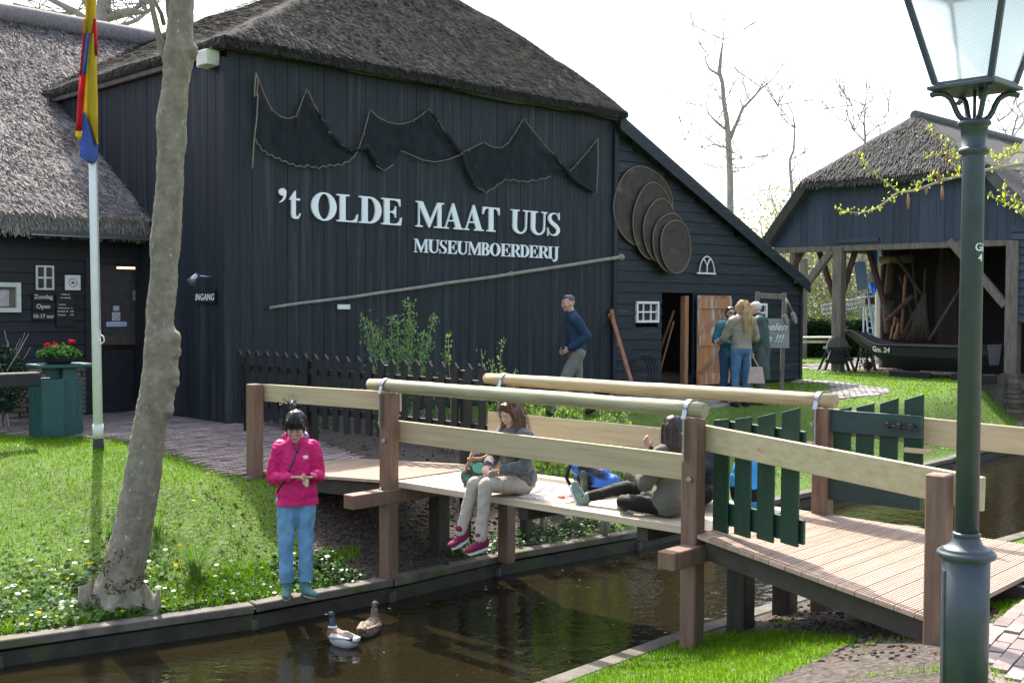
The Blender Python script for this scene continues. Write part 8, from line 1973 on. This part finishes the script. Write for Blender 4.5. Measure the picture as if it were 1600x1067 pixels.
for (tx, ty) in ((752, 545), (784, 532), (770, 560), (806, 575), (700, 520)):
    if tx == 700: b0 = gb(708, 14)
    tip = aty(tx, ty, 13.4); pts = []
    for j in range(8): u = j/7; pts.append(V((lerp(b0.x, tip.x, u**.8), lerp(b0.y, tip.y, u), lerp(b0.z, tip.z, u))))
    mb = MB(); mb.tube(pts, [.008*(1-.8*j/7) for j in range(8)], 5); mb.build('stem', M['bark_d'], t)
    for j in range(90):
        u = .2+.8*rng.random(); f_ = u*7; k = min(6, int(f_)); p = pts[k].lerp(pts[k+1], f_-k)+V((rng.gauss(0, .03), rng.gauss(0, .03), rng.gauss(0, .02))); s_ = rng.uniform(.012, .024); nn_ = V((rng.uniform(-1, 1), rng.uniform(-1, 1), rng.uniform(-.2, 1))).normalized(); x_, y_, _ = frame(nn_); lm.add([p-x_*s_*.7, p-y_*s_, p+x_*s_*.7, p+y_*s_], [(0, 1, 2, 3)])
lm.build('leaves', M['bush'], t)
for k, (px_, Yd, py_) in enumerate(((842, 13.2, 607), (868, 12.9, 605), (893, 13.3, 608), (925, 13.1, 612), (956, 13.4, 605), (975, 12.8, 640), (815, 12.6, 640), (905, 12.4, 650), (850, 12.2, 665), (945, 12.3, 655))):
    lab = ['leftmost tall shoot of the yellow-green border shrubs behind the far log rail', 'second tall yellow-green border shrub from the left behind the far log rail', 'third yellow-green border shrub behind the far log rail', 'fourth yellow-green border shrub behind the far log rail', 'rightmost tall yellow-green border shrub behind the far log rail',
           'low border shrub at the right end of the row behind the bridge', 'low border shrub at the left end of the row beside the fence end', 'low border shrub in front of the middle of the row', 'low border shrub behind the brown-haired woman', 'low border shrub between the rucksack and the lawn'][k]
    b = gb(px_, Yd); shrub('border_shrub', lab, b, 8, 'bush', 640, .014, .034, topz(py_, Yd)-b.z, .22, 'yellow-green shrubs in the border behind the bridge')
b = gb(640, 14.6); 
for k, (px_, Yd) in enumerate(((590, 14.9), (700, 13.9), (745, 13.6))):
    b = gb(px_, Yd); shrub('low_shrub', ['low green plant behind the fence pickets, left of the tall shoots', 'low green plant behind the fence pickets, right of the tall shoots', 'low green plant behind the last pickets of the fence'][k], b, 6, 'bushd', 420, .014, .030, .55, .28, 'low plants behind the picket fence')
# dark evergreen shrub at the left edge
c = aty(0, 600, 14.7); bz = gz(c.x, c.y); t = thing('evergreen_shrub', 'dark glossy evergreen shrub at the left edge in front of the brick plinth', 'shrub', (c.x, c.y, bz))
mb = MB()
for i in range(9): twigs(mb, V((c.x+rng.gauss(0, .05), c.y, bz)), V((rng.uniform(-.5, .5), rng.uniform(-.3, .3), 1)), .8, .014, 1)
mb.build('stem', M['bark_d'], t)
lm = MB(); leafblob(lm, 3800, lambda: (lambda a, b_, r: (c.x+.36*r*math.cos(a)*math.cos(b_), c.y+.3*r*math.sin(a)*math.cos(b_), bz+.62+.44*r*math.sin(b_)))(rng.uniform(0, 6.28), rng.uniform(-1.4, 1.5), rng.random()**.35), .016, .030)
lm.build('leaves', leafmat('glossy_leaf', (.035, .075, .030), (.018, .045, .018), isl=.4, tr=.1, rough=.2), t)

# bits floating on the canal
mb = MB()
for i in range(170):
    u = rng.random(); a_ = LK[2].lerp(LK[6], rng.random()); q_ = rng.choice([rng.uniform(.12, .5), rng.uniform(.3, 2.6)])
    x, y = a_.x+.678*q_, a_.y-.735*q_
    if polydist(LK, x, y)[0] > -.1 or -polydist(RK, x, y)[0] > -.1 and False: continue
    if polydist(RK, x, y)[0] < .08: continue
    r = rng.uniform(.003, .008)*(2 if rng.random() < .06 else 1); k = rng.randint(4, 6); a0_ = rng.random()*6
    mb.add([V((x+r*math.cos(a0_+j*6.283/k), y+r*.7*math.sin(a0_+j*6.283/k), WZ+.0025)) for j in range(k)], [tuple(range(k))], 0 if rng.random() < .6 else 1)
tag(mb.build('floating_debris', [M['dead'], M['daisy']]), kind='stuff')

mb = MB()
for i in range(9000):
    x, y = band(-1.8, 3.2, .25, 4.6, RK[2], -1)() if i % 3 else band(-.9, 2.4, .2, 2.0)()
    if cover(x, y) != 'soil' or not infr(x, y, -.4) or gz(x, y) <= WZ+.05: continue
    if noise.noise(V((x*3, y*3, 9))) < -.12 and rng.random() < .75: continue
    s_ = rng.uniform(.004, .018); a = rng.random()*6.28; z = gz(x, y)+rng.uniform(.002, .012); d = V((math.cos(a), math.sin(a), rng.uniform(-.3, .3)))*s_; e_ = V((-math.sin(a), math.cos(a), rng.uniform(-.4, .4)))*s_*rng.uniform(.2, .5)
    c_ = V((x, y, z)); mb.add([c_-d, c_-e_, c_+d, c_+e_], [(0, 1, 2, 3)], 0 if rng.random() < .5 else 1)
tag(mb.build('bark_litter', [M['mulch'], M['dead']]), kind='stuff')
